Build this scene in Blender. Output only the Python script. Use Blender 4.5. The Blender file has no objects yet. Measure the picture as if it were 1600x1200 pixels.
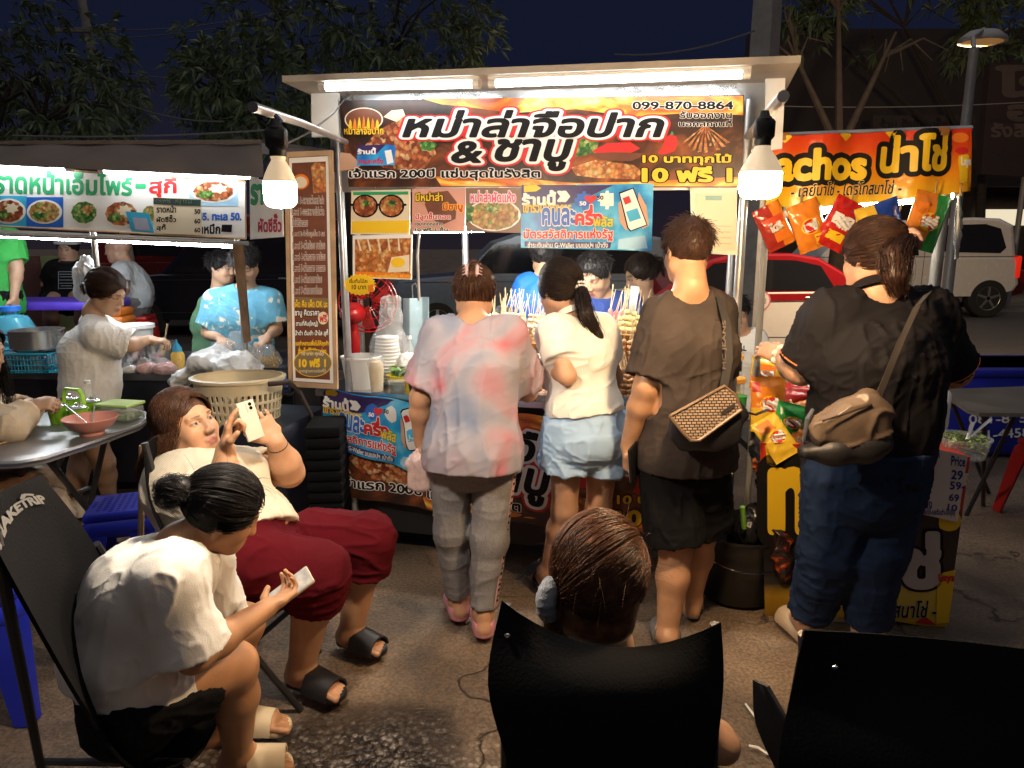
import bpy,math,random
import numpy as np
from mathutils import Vector,Matrix
random.seed(7);rng=np.random.default_rng(7)
SC=bpy.context.scene
COL=SC.collection
R_=math.radians
# ---------------------------------------------------------------- camera
CAM_H,TILT,FPX=1.57,R_(11.3),1109.0
cam=bpy.data.cameras.new("camera");cam_o=bpy.data.objects.new("camera",cam);COL.objects.link(cam_o)
cam.sensor_width=36.0;cam.lens=36.0*FPX/1600.0;cam.clip_end=500;cam.clip_start=0.05
cam_o.location=(0,0,CAM_H);cam_o.rotation_euler=(math.pi/2- TILT,0,0)
SC.camera=cam_o
# ---------------------------------------------------------------- night sky
world=bpy.data.worlds.new("World");SC.world=world;world.use_nodes=True
wn=world.node_tree;wbg=wn.nodes["Background"]
geo=wn.nodes.new("ShaderNodeTexCoord");sepw=wn.nodes.new("ShaderNodeSeparateXYZ");rampw=wn.nodes.new("ShaderNodeValToRGB")
wn.links.new(geo.outputs["Generated"],sepw.inputs[0]);wn.links.new(sepw.outputs["Z"],rampw.inputs[0])
wn.links.new(rampw.outputs[0],wbg.inputs[0])
rampw.color_ramp.elements[0].position=0.0;rampw.color_ramp.elements[0].color=(0.016,0.012,0.018,1)
rampw.color_ramp.elements[1].position=0.22;rampw.color_ramp.elements[1].color=(0.0062,0.0085,0.022,1)
e3=rampw.color_ramp.elements.new(0.5);e3.color=(0.007,0.009,0.022,1);e4=rampw.color_ramp.elements.new(0.8);e4.color=(0.36,0.34,0.335,1)   # added fill glow overhead, out of view, to lift the shaded sides
wbg.inputs[1].default_value=1.0
SC.view_settings.view_transform='Standard';SC.view_settings.look='None'
SC.view_settings.exposure=0.0;SC.view_settings.gamma=1.0
SC.cycles.use_denoising=True
SC.cycles.max_bounces=7;SC.cycles.transparent_max_bounces=12
SC.cycles.sample_clamp_indirect=4.0
SC.cycles.caustics_reflective=False;SC.cycles.caustics_refractive=False
# lamp strengths (every one is a lamp the photograph shows)
E_TUBE,E_BULB_L,E_BULB_R,E_TUBE_LEFT,E_STREET=20.0,960.0,760.0,22.0,950.0
E_BACK,E_COUNTER=120.0,210.0
C_TUBE,C_BULB_L,C_BULB_R=(0.92,0.97,1.0),(1.0,0.84,0.66),(1.0,0.67,0.36)

# ---------------------------------------------------------------- picture <-> place
_ct,_st=math.cos(TILT),math.sin(TILT)
def ray(u,v):
    x=(u-800.0)/FPX;y=(600.0-v)/FPX
    return Vector((x,_ct+ y*_st,-_st+ y*_ct))
def P(u,v,d):
    r=ray(u,v);return Vector((0,0,CAM_H))+ r*(d/r.y)
def G(u,v,z=0.0):
    r=ray(u,v);return Vector((0,0,CAM_H))+ r*((z-CAM_H)/r.z)
class Plane:
    def __init__(s,p,n):s.p=Vector(p);s.n=Vector(n).normalized()
    def at(s,u,v):
        r=ray(u,v);o=Vector((0,0,CAM_H))
        return o+ r*((s.p-o).dot(s.n)/r.dot(s.n))
def vplane(a,b):# upright plane through two ground points, facing the camera
    a=Vector((a[0],a[1],0));b=Vector((b[0],b[1],0));d=(b-a).normalized();n=Vector((d.y,-d.x,0))
    if n.y> 0:n=-n
    return Plane(a,n)
V=Vector
# ---------------------------------------------------------------- materials
MATS={}
def mat(name,col,rough=0.55,metal=0.0,var=0.12,vs=9.0,bump=0.0,bs=60.0,spec=0.5,emit=0.0,alpha=1.0,trans=0.0,attr=False,sheen=0.0,sss=0.0,ecol=None):
    if name in MATS:return MATS[name]
    m=bpy.data.materials.new(name);m.use_nodes=True;MATS[name]=m
    nt=m.node_tree;b=nt.nodes["Principled BSDF"]
    b.inputs["Roughness"].default_value=rough;b.inputs["Metallic"].default_value=metal
    b.inputs["Specular IOR Level"].default_value=spec
    if sheen:b.inputs["Sheen Weight"].default_value=sheen
    if sss:
        b.inputs["Subsurface Weight"].default_value=sss;b.inputs["Subsurface Radius"].default_value=(0.012,0.005,0.003)
    if alpha< 1:b.inputs["Alpha"].default_value=alpha
    if trans:b.inputs["Transmission Weight"].default_value=trans;b.inputs["IOR"].default_value=1.3
    if emit:
        b.inputs["Emission Color"].default_value=(*(ecol or col),1);b.inputs["Emission Strength"].default_value=emit
    tc=nt.nodes.new("ShaderNodeTexCoord")
    src=None
    if attr:
        a=nt.nodes.new("ShaderNodeVertexColor");a.layer_name="Col";src=a.outputs[0]
    if var> 0:
        n=nt.nodes.new("ShaderNodeTexNoise");n.inputs["Scale"].default_value=vs;n.inputs["Detail"].default_value=5
        nt.links.new(tc.outputs["Object"],n.inputs["Vector"])
        r=nt.nodes.new("ShaderNodeMapRange");r.inputs[1].default_value=0.3;r.inputs[2].default_value=0.7
        r.inputs[3].default_value=1-var;r.inputs[4].default_value=1+var*0.6
        nt.links.new(n.outputs[0],r.inputs[0])
        mx=nt.nodes.new("ShaderNodeVectorMath");mx.operation='MULTIPLY'
        if src:nt.links.new(src,mx.inputs[0])
        else:mx.inputs[0].default_value=col
        nt.links.new(r.outputs[0],mx.inputs[1]);nt.links.new(mx.outputs[0],b.inputs["Base Color"])
        rr=nt.nodes.new("ShaderNodeMapRange");rr.inputs[3].default_value=max(0.03,rough-0.09);rr.inputs[4].default_value=min(1,rough+0.09)
        nt.links.new(n.outputs[0],rr.inputs[0]);nt.links.new(rr.outputs[0],b.inputs["Roughness"])
    elif src:nt.links.new(src,b.inputs["Base Color"])
    else:b.inputs["Base Color"].default_value=(*col,1)
    if bump> 0:
        n2=nt.nodes.new("ShaderNodeTexNoise");n2.inputs["Scale"].default_value=bs;n2.inputs["Detail"].default_value=4
        nt.links.new(tc.outputs["Object"],n2.inputs["Vector"])
        bp=nt.nodes.new("ShaderNodeBump");bp.inputs["Strength"].default_value=bump;bp.inputs["Distance"].default_value=0.01
        nt.links.new(n2.outputs[0],bp.inputs["Height"]);nt.links.new(bp.outputs[0],b.inputs["Normal"])
    return m
def ramp_mat(name,stops,scale=30.0,kind='VORONOI',rough=0.45,detail=4.0,stretch=(1,1,1),bump=0.0,coord="Object",spec=0.5,offset=(0,0,0),distort=0.0):
    """colours picked from a ramp by a noise or voronoi field: food, printed pictures, cloth dye, worn sheet"""
    if name in MATS:return MATS[name]
    m=bpy.data.materials.new(name);m.use_nodes=True;MATS[name]=m
    nt=m.node_tree;b=nt.nodes["Principled BSDF"];b.inputs["Roughness"].default_value=rough;b.inputs["Specular IOR Level"].default_value=spec
    tc=nt.nodes.new("ShaderNodeTexCoord");mp=nt.nodes.new("ShaderNodeMapping");mp.inputs["Scale"].default_value=stretch;mp.inputs["Location"].default_value=offset
    nt.links.new(tc.outputs[coord],mp.inputs[0])
    if kind== 'VORONOI':
        dn=nt.nodes.new("ShaderNodeTexNoise");dn.inputs["Scale"].default_value=scale*1.2;dn.inputs["Detail"].default_value=3
        nt.links.new(mp.outputs[0],dn.inputs["Vector"])
        ad=nt.nodes.new("ShaderNodeVectorMath");ad.operation='MULTIPLY_ADD';ad.inputs[1].default_value=(1.0/scale,)*3
        nt.links.new(dn.outputs["Color"],ad.inputs[0]);nt.links.new(mp.outputs[0],ad.inputs[2])
        n=nt.nodes.new("ShaderNodeTexVoronoi");n.inputs["Scale"].default_value=scale;n.inputs["Randomness"].default_value=1
        nt.links.new(ad.outputs[0],n.inputs["Vector"])
        sp=nt.nodes.new("ShaderNodeSeparateColor");nt.links.new(n.outputs["Color"],sp.inputs[0]);fac=sp.outputs[0];hgt=n.outputs["Distance"]
    else:
        n=nt.nodes.new("ShaderNodeTexNoise");n.inputs["Scale"].default_value=scale;n.inputs["Detail"].default_value=detail;n.inputs["Distortion"].default_value=distort
        nt.links.new(mp.outputs[0],n.inputs["Vector"]);fac=n.outputs[0];hgt=n.outputs[0]
    rp=nt.nodes.new("ShaderNodeValToRGB");els=rp.color_ramp.elements
    while len(els)< len(stops):els.new(0.5)
    for e,(p,c) in zip(els,stops):e.position=p;e.color=(*c,1)
    nt.links.new(fac,rp.inputs[0]);nt.links.new(rp.outputs[0],b.inputs["Base Color"])
    if kind== 'VORONOI':# a darker seam round each piece, and grain inside it
        mm=nt.nodes.new("ShaderNodeMapRange");mm.inputs[1].default_value=0.0;mm.inputs[2].default_value=0.75;mm.inputs[3].default_value=1.1;mm.inputs[4].default_value=0.45
        nt.links.new(hgt,mm.inputs[0]);vm=nt.nodes.new("ShaderNodeVectorMath");vm.operation='MULTIPLY'
        nt.links.new(rp.outputs[0],vm.inputs[0]);nt.links.new(mm.outputs[0],vm.inputs[1]);nt.links.new(vm.outputs[0],b.inputs["Base Color"])
    if bump:
        bp=nt.nodes.new("ShaderNodeBump");bp.inputs["Strength"].default_value=bump;bp.inputs["Distance"].default_value=0.01
        nt.links.new(hgt,bp.inputs["Height"]);nt.links.new(bp.outputs[0],b.inputs["Normal"])
    return m
# ---------------------------------------------------------------- things and parts
def thing(name,label,cat,group=None,kind=None):
    o=bpy.data.objects.new(name,None);COL.objects.link(o);o.empty_display_size=0.1
    return tag(o,label,cat,group,kind)
def tag(o,label=None,cat=None,group=None,kind=None):
    if label:o["label"]=label
    if cat:o["category"]=cat
    if group:o["group"]=group
    if kind:o["kind"]=kind
    return o
def link_mesh(name,verts,faces,mats,parent=None,smooth=True,mi=None,cols=None,auto=None):
    me=bpy.data.meshes.new(name)
    if isinstance(faces,np.ndarray):
        nf,k=faces.shape
        me.vertices.add(len(verts));me.vertices.foreach_set("co",np.asarray(verts,np.float32).ravel())
        me.loops.add(nf*k);me.loops.foreach_set("vertex_index",faces.astype(np.int32).ravel())
        me.polygons.add(nf);me.polygons.foreach_set("loop_start",np.arange(0,nf*k,k,dtype=np.int32));me.polygons.foreach_set("loop_total",np.full(nf,k,np.int32))
        me.update(calc_edges=True)
    else:
        me.from_pydata([tuple(v) for v in verts],[],faces);me.update()
    for m in (mats if isinstance(mats,(list,tuple)) else [mats]):me.materials.append(m)
    if mi is not None:me.polygons.foreach_set("material_index",np.asarray(mi,np.int32))
    me.polygons.foreach_set("use_smooth",np.full(len(me.polygons),bool(smooth)))
    if cols is not None:
        a=me.color_attributes.new("Col",'FLOAT_COLOR','POINT')
        c=np.ones((len(verts),4),np.float32);c[:,:3]=cols;a.data.foreach_set("color",c.ravel())
    o=bpy.data.objects.new(name,me);COL.objects.link(o)
    if parent is not None:o.parent=parent
    return o
def frame_of(d,up=(0,0,1)):
    d=V(d).normalized();s=d.cross(V(up))
    if s.length< 1e-4:s=d.cross(V((1,0,0)))
    s.normalize();return d,s,s.cross(d).normalized()
class MB:
    """collects shapes, then links them as ONE mesh object"""
    def __init__(s):s.v=[];s.f=[];s.m=[]
    def add(s,vs,fs,mi=0):
        b=len(s.v);s.v += [V(x) for x in vs];s.f += [tuple(i+b for i in f) for f in fs];s.m += [mi]*len(fs);return s
    def box(s,c,size,rz=0.0,mi=0,bev=0.0,rot=None):
        x,y,z=size[0]/2,size[1]/2,size[2]/2
        M=rot if rot is not None else Matrix.Rotation(rz,3,'Z');c=V(c)
        if bev <= 0:
            vs=[c+ M @ V((sx*x,sy*y,sz*z)) for sz in (-1,1) for sy in (-1,1) for sx in (-1,1)]
            return s.add(vs,[(0,2,3,1),(4,5,7,6),(0,1,5,4),(2,6,7,3),(0,4,6,2),(1,3,7,5)],mi)
        b=min(bev,x*.49,y*.49,z*.49)       # bevelled: rounded-rectangle outline stacked in four rings
        def ring(ix,iz):
            pts=[]
            X,Y=x-ix,y-ix
            for (cx,cy,a0) in ((X-b,Y-b,0),(-X+b,Y-b,90),(-X+b,-Y+b,180),(X-b,-Y+b,270)):
                for a in (0,45,90):pts.append(c+ M @ V((cx+b*math.cos(R_(a0+a)),cy+b*math.sin(R_(a0+a)),iz)))
            return pts
        rs=[ring(b*.7,-z),ring(0,-z+b),ring(0,z-b),ring(b*.7,z)];n=12
        vs=sum(rs,[]);fs=[tuple(range(n-1,-1,-1)),tuple(range(3*n,4*n))]
        for k in range(3):
            for i in range(n):fs.append((k*n+i,k*n+(i+1) % n,(k+1)*n+(i+1) % n,(k+1)*n+i))
        return s.add(vs,fs,mi)
    def tube(s,pts,r,n=8,mi=0,caps=True,sq=1.0):
        pts=[V(p) for p in pts];rs=r if isinstance(r,(list,tuple)) else [r]*len(pts)
        vs=[];prev=None
        for i,p in enumerate(pts):
            d=(pts[min(i+1,len(pts)-1)]- pts[max(i-1,0)])
            d=d.normalized() if d.length> 1e-9 else V((0,0,1))
            if prev is None:_,a,b=frame_of(d)
            else:
                a=prev- d*prev.dot(d);a=a.normalized() if a.length> 1e-6 else frame_of(d)[1];b=a.cross(d).normalized()
            prev=a
            for k in range(n):
                t=2*math.pi*k/n;vs.append(p+ a*(rs[i]*math.cos(t))+ b*(rs[i]*sq*math.sin(t)))
        fs=[]
        for i in range(len(pts)-1):
            for k in range(n):fs.append((i*n+k,i*n+(k+1) % n,(i+1)*n+(k+1) % n,(i+1)*n+k))
        if caps:fs += [tuple(range(n-1,-1,-1)),tuple(range((len(pts)-1)*n,len(pts)*n))]
        return s.add(vs,fs,mi)
    def lathe(s,c,prof,n=20,mi=0,axis=(0,0,1),sx=1.0,sy=1.0,closed=False,rz=0.0):
        """profile of (radius, height) turned about an axis"""
        c=V(c);ax=V(axis).normalized()
        if abs(ax.z)> .999:e1,e2=V((math.cos(rz),math.sin(rz),0)),V((-math.sin(rz),math.cos(rz),0))
        else:_,e1,e2=frame_of(ax)
        vs=[];fs=[]
        for (r,h) in prof:
            for k in range(n):
                t=2*math.pi*k/n;vs.append(c+ ax*h+ e1*(r*sx*math.cos(t))+ e2*(r*sy*math.sin(t)))
        m=len(prof)
        for i in range(m-1+ (1 if closed else 0)):
            j=(i+1) % m
            for k in range(n):fs.append((i*n+k,i*n+(k+1) % n,j*n+(k+1) % n,j*n+k))
        if not closed:
            if prof[0][0]> 1e-5:fs.append(tuple(range(n-1,-1,-1)))
            if prof[-1][0]> 1e-5:fs.append(tuple(range((m-1)*n,m*n)))
        return s.add(vs,fs,mi)
    def ball(s,c,r,n=12,mi=0,R=None):
        r=r if isinstance(r,(tuple,list)) else (r,r,r);c=V(c);vs=[];fs=[];m=max(4,n//2)
        for i in range(m+1):
            p=math.pi*i/m
            for k in range(n):
                t=2*math.pi*k/n;q=V((r[0]*math.sin(p)*math.cos(t),r[1]*math.sin(p)*math.sin(t),r[2]*math.cos(p)))
                vs.append(c+ (R @ q if R is not None else q))
        for i in range(m):
            for k in range(n):fs.append((i*n+k,(i+1)*n+k,(i+1)*n+(k+1) % n,i*n+(k+1) % n))
        return s.add(vs,fs,mi)
    def prism(s,pts,off,mi=0):
        """a flat outline pushed through by a vector"""
        pts=[V(p) for p in pts];off=V(off);n=len(pts)
        vs=pts+ [p+off for p in pts]
        fs=[tuple(range(n-1,-1,-1)),tuple(range(n,2*n))]+ [(i,(i+1) % n,n+(i+1) % n,n+i) for i in range(n)]
        return s.add(vs,fs,mi)
    def sheet(s,grid,thick=0.004,mi=0):
        """grid of points [rows][cols] given a real thickness"""
        a=np.array([[tuple(p) for p in r] for r in grid],float);nr,nc=a.shape[:2]
        du=np.gradient(a,axis=1);dv=np.gradient(a,axis=0);nn=np.cross(du,dv);nn /= np.linalg.norm(nn,axis=2,keepdims=True)+1e-12
        A=(a+nn*thick/2).reshape(-1,3);B=(a-nn*thick/2).reshape(-1,3);N=nr*nc
        fs=[]
        for i in range(nr-1):
            for j in range(nc-1):
                q=(i*nc+j,i*nc+j+1,(i+1)*nc+j+1,(i+1)*nc+j);fs.append(q);fs.append(tuple(N+k for k in reversed(q)))
        edge=[j for j in range(nc)]+ [i*nc+nc-1 for i in range(1,nr)]+ [(nr-1)*nc+j for j in range(nc-2,-1,-1)]+ [i*nc for i in range(nr-2,0,-1)]
        for k in range(len(edge)):
            p,q=edge[k],edge[(k+1) % len(edge)];fs.append((q,p,N+p,N+q))
        return s.add([V(x) for x in A]+ [V(x) for x in B],fs,mi)
    def build(s,name,mats,parent=None,smooth=True,ang=40):
        o=link_mesh(name,s.v,s.f,mats,parent,smooth=False,mi=s.m)
        if smooth:
            me=o.data;me.polygons.foreach_set("use_smooth",np.full(len(me.polygons),True))
            try:me.set_sharp_from_angle(angle=R_(ang))
            except Exception:pass
        return o
def dup(root,dloc=(0,0,0),rz=0.0,label=None,sc=None,mats=None):
    """copy a thing with its parts and sub-parts; turned about its own base"""
    def cp(o,par):
        c=o.copy();COL.objects.link(c);c.parent=par
        for ch in list(o.children):cp(ch,c)
        return c
    c=cp(root,None);c.location=root.location+ V(dloc);c.rotation_euler=(root.rotation_euler[0],root.rotation_euler[1],root.rotation_euler[2]+rz)
    if sc:c.scale=(sc,sc,sc)
    if label:c["label"]=label
    return c
def settle_one(o):
    """put a thing's origin at the middle of its base"""
    ms=[]
    def walk(x):
        if x.type== 'MESH':ms.append(x)
        for ch in x.children:walk(ch)
    walk(o)
    if not ms:return
    lo=np.array([1e9]*3);hi=-lo
    for m in ms:
        n=len(m.data.vertices)
        if not n:continue
        a=np.empty(n*3,np.float32);m.data.vertices.foreach_get("co",a);a=a.reshape(-1,3);lo=np.minimum(lo,a.min(0));hi=np.maximum(hi,a.max(0))
    c=V(((lo[0]+hi[0])/2,(lo[1]+hi[1])/2,lo[2]))
    for m in ms:m.data.transform(Matrix.Translation(-c))
    for ch in o.children:
        if ch.type== 'LIGHT':ch.location=ch.location- c
    o.location=c;o["settled"]=1
    return o
def settle_all():
    for o in list(COL.objects):
        if o.parent is None and o.type in ('EMPTY','MESH') and "settled" not in o and tuple(o.location)== (0,0,0) and o.get("kind") != 'structure':
            settle_one(o)
    for o in COL.objects:
        if "settled" in o:del o["settled"]
# ---------------------------------------------------------------- lettering: glyph outlines laid out, filled and thickened on a grid
_gl={}
_UP=set("ิีึืั็ํ๎์");_TONE=set("่้๊๋์");_LOW=set("ฺุู");_COMB=(_UP | _TONE | _LOW)
def _outline(txt):
    cu=bpy.data.curves.new("t",'FONT');cu.body=txt;cu.fill_mode='NONE';cu.resolution_u=3
    o=bpy.data.objects.new("t",cu);COL.objects.link(o)
    dg=bpy.context.evaluated_depsgraph_get();me=bpy.data.meshes.new_from_object(o.evaluated_get(dg))
    n=len(me.vertices);v=np.empty(n*3,np.float32);me.vertices.foreach_get("co",v);v=v.reshape(-1,3)[:,:2].copy()
    e=np.empty(len(me.edges)*2,np.int32);me.edges.foreach_get("vertices",e);e=e.reshape(-1,2)
    bpy.data.objects.remove(o);bpy.data.meshes.remove(me);bpy.data.curves.remove(cu)
    return v,e
def glyph(ch):
    if ch in _gl:return _gl[ch]
    if ch in _COMB:
        v0,e0=_outline("ก");v,e=_outline("ก"+ch);n=len(v0)
        adv0=glyph("ก")[2]
        v=v[n:]- np.array([adv0,0],np.float32);e=e[(e >= n).all(1)]- n;adv=0.0
    else:
        a,_=_outline("||");b,_=_outline("|"+ch+"|") if ch != " " else _outline("| |")
        adv=float(b[:,0].max()- a[:,0].max())
        v,e=_outline(ch) if ch != " " else (np.zeros((0,2),np.float32),np.zeros((0,2),np.int32))
    _gl[ch]=(v,e,adv);return _gl[ch]
def layout(txt,shear=0.0,track=0.0):
    vs,es,n,x,prev=[],[],0,0.0,""
    for ch in txt:
        v,e,adv=glyph(ch);dy=0.0
        if ch in _TONE and prev in _UP:dy=0.19
        if ch in _TONE and prev not in _UP:dy=-0.02
        w=v+ np.array([x,dy],np.float32)
        if len(w):vs.append(w);es.append(e+n);n += len(w)
        x += adv+ (track if ch not in _COMB else 0.0);prev=ch
    v=np.concatenate(vs);e=np.concatenate(es)
    v[:,0] += shear*v[:,1]
    return v,e
def text_field(v,e,rows,pad):
    lo=v.min(0)-pad;hi=v.max(0)+pad;h=(hi[1]-lo[1])/rows
    nx=int((hi[0]-lo[0])/h)+2;ny=rows+2
    xs=lo[0]+np.arange(nx)*h;ys=lo[1]+np.arange(ny)*h
    D=np.full((ny,nx),pad*2,np.float32);W=np.zeros((ny,nx+1),np.int32)
    A=v[e[:,0]];B=v[e[:,1]]
    for a,b in zip(A,B):
        x0=max(0,int((min(a[0],b[0])-pad-lo[0])/h));x1=min(nx,int((max(a[0],b[0])+pad-lo[0])/h)+2)
        y0=max(0,int((min(a[1],b[1])-pad-lo[1])/h));y1=min(ny,int((max(a[1],b[1])+pad-lo[1])/h)+2)
        X=xs[x0:x1][None,:];Y=ys[y0:y1][:,None];dx,dy=b[0]-a[0],b[1]-a[1];L=dx*dx+dy*dy+1e-14
        t=np.clip(((X-a[0])*dx+(Y-a[1])*dy)/L,0,1);q=np.sqrt((X-a[0]-t*dx)**2+(Y-a[1]-t*dy)**2)
        s=D[y0:y1,x0:x1];np.minimum(s,q,out=s)
        if a[1] != b[1]:# winding: +-1 from the crossing rightwards
            l,u,sg=(a,b,1) if a[1]< b[1] else (b,a,-1)
            r0=int(math.ceil((l[1]-lo[1])/h-1e-9));r1=int(math.ceil((u[1]-lo[1])/h-1e-9))
            for r in range(max(r0,0),min(r1,ny)):
                xc=l[0]+(u[0]-l[0])*(ys[r]-l[1])/(u[1]-l[1]);W[r,min(nx,max(0,int(math.ceil((xc-lo[0])/h))))] += sg
    ins=np.cumsum(W,axis=1)[:,:nx] != 0
    return np.where(ins,-D,D),xs,ys
def fill_field(F,xs,ys,off,maxrun=10**6):
    """marching squares with run-merged interior: returns 2-D verts, faces"""
    f=F-off;s=f< 0;vs=[];fs=[];idx={}
    def vert(k,x,y):
        if k not in idx:idx[k]=len(vs);vs.append((x,y))
        return idx[k]
    def gp(i,j):return vert((i,j,0),xs[j],ys[i])
    def ex(i,j):
        t=f[i,j]/(f[i,j]-f[i,j+1]);return vert((i,j,1),xs[j]+t*(xs[j+1]-xs[j]),ys[i])
    def ey(i,j):
        t=f[i,j]/(f[i,j]-f[i+1,j]);return vert((i,j,2),xs[j],ys[i]+t*(ys[i+1]-ys[i]))
    c=s[:-1,:-1].astype(int)+s[:-1,1:]+s[1:,:-1]+s[1:,1:]
    for i in range(c.shape[0]):
        row=c[i];j=0
        for j0 in np.nonzero((row> 0) & (row< 4))[0]:
            j=int(j0);poly=[]
            a,b,d,e_=s[i,j],s[i,j+1],s[i+1,j+1],s[i+1,j]
            if a:poly.append(gp(i,j))
            if a != b:poly.append(ex(i,j))
            if b:poly.append(gp(i,j+1))
            if b != d:poly.append(ey(i,j+1))
            if d:poly.append(gp(i+1,j+1))
            if d != e_:poly.append(ex(i+1,j))
            if e_:poly.append(gp(i+1,j))
            if e_ != a:poly.append(ey(i,j))
            if len(poly) >= 3:fs.append(tuple(poly))
        full=np.nonzero(row== 4)[0]
        if len(full):
            br=np.nonzero(np.diff(full)> 1)[0];st=np.r_[full[0],full[br+1]];en=np.r_[full[br],full[-1]]
            for p,q in zip(st,en):
                for a_ in range(int(p),int(q)+1,maxrun):
                    z_=min(a_+maxrun,int(q)+1);fs.append((gp(i,a_),gp(i,z_),gp(i+1,z_),gp(i+1,a_)))
    return np.array(vs,float).reshape(-1,2),fs
def lerp2(q,s,t):
    return q[0]*(1-s)*(1-t)+q[1]*s*(1-t)+q[2]*s*t+q[3]*(1-s)*t      # q = TL, TR, BR, BL
def letters(txt,where,corners,layers,parent=None,rows=44,shear=0.0,track=0.0,lift=0.003,name="lettering",mats=None,step=0.0012):
    """writing fitted to a four-cornered area of a sign: corners TL,TR,BR,BL in photo pixels; where = Plane or callable(u,v)->(point, normal);
    layers = [(thickening, material), ...] from the back outline to the front fill"""
    v,e=layout(txt,shear,track);lo=v.min(0);hi=v.max(0)
    pad=max(o for o,_ in layers)+0.06
    F,xs,ys=text_field(v,e,rows,pad)
    mb=MB();ms=[]
    if len(corners)== 2:
        (a,b),(c,d)=corners;corners=((a,b),(c,b),(c,d),(a,d))
    cq=[np.array(c,float) for c in corners]
    for k,(off,m) in enumerate(layers):
        vs,fs=fill_field(F,xs,ys,off,10**6 if isinstance(where,Plane) else 4)
        if not len(vs):continue
        q=(vs-lo)/(hi-lo);pts=[]
        for s_,t_ in q:
            uv=lerp2(cq,s_,1-t_)
            if isinstance(where,Plane):pts.append(where.at(*uv)+ where.n*(lift+k*step))
            else:
                p,n=where(*uv);pts.append(p+n*(lift+k*step))
        if m not in ms:ms.append(m)
        mb.add(pts,fs,ms.index(m))
    return mb.build(name,ms,parent,smooth=False)
def poly_px(where,pts,m,parent=None,name="print",lift=0.002,thick=0.001):
    """flat printed patch on a sign, outline in photo pixels"""
    if not isinstance(where,Plane):# follow the cloth: fill the outline on a fine grid instead of one flat face
        a=np.array(pts,float);e=np.stack([np.arange(len(a)),(np.arange(len(a))+1) % len(a)],1);lo,hi=a.min(0),a.max(0);rows=max(6,int((hi[1]-lo[1])/4));F,xs,ys=text_field(a,e,rows,(hi[1]-lo[1])/rows*1.5)
        vs,fs=fill_field(F,xs,ys,0.0,2);mb=MB();q=[]
        for (u,v) in vs:p,n=where(u,v);q.append(p+n*(lift+thick))
        mb.add(q,[tuple(reversed(f)) for f in fs]);return mb.build(name,m,parent,smooth=False)
    ps=[];
    for (u,v) in pts:
        if isinstance(where,Plane):p,n=where.at(u,v),where.n
        else:p,n=where(u,v)
        ps.append(p+n*lift)
    mb=MB();mb.prism(ps,n*thick);return mb.build(name,m,parent,smooth=False)
def ellipse_px(cu,cv,ru,rv,n=28,jag=0.0,rot=0.0):
    out=[]
    for k in range(n):
        t=2*math.pi*k/n;r=1+jag*(1 if k % 2 else-1)
        x,y=ru*r*math.cos(t),rv*r*math.sin(t);out.append((cu+x*math.cos(rot)-y*math.sin(rot),cv+x*math.sin(rot)+y*math.cos(rot)))
    return out
def rect_px(a,b,c,d):return [(a,b),(c,b),(c,d),(a,d)]
# ---------------------------------------------------------------- smooth solid bodies: distance fields turned into one surface
def nrm(a):
    a=np.asarray(a,float);return a/(np.linalg.norm(a)+1e-12)
_NT=rng.random((32,32,32)).astype(np.float32)*2-1
def vnoise(p):
    p=np.asarray(p,np.float32);i=np.floor(p).astype(int);f=p-i;f=f*f*(3-2*f);i &= 31;j=(i+1) & 31
    def g(a,b,c):return _NT[a,b,c]
    x0,y0,z0=i.T;x1,y1,z1=j.T;fx,fy,fz=f.T
    a=g(x0,y0,z0)*(1-fx)+g(x1,y0,z0)*fx;b=g(x0,y1,z0)*(1-fx)+g(x1,y1,z0)*fx
    c=g(x0,y0,z1)*(1-fx)+g(x1,y0,z1)*fx;d=g(x0,y1,z1)*(1-fx)+g(x1,y1,z1)*fx
    return (a*(1-fy)+b*fy)*(1-fz)+(c*(1-fy)+d*fy)*fz
def smin(a,b,k):
    if k <= 0:return np.minimum(a,b)
    h=np.maximum(k-np.abs(a-b),0)/k;return np.minimum(a,b)-h*h*k*0.25
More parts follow.
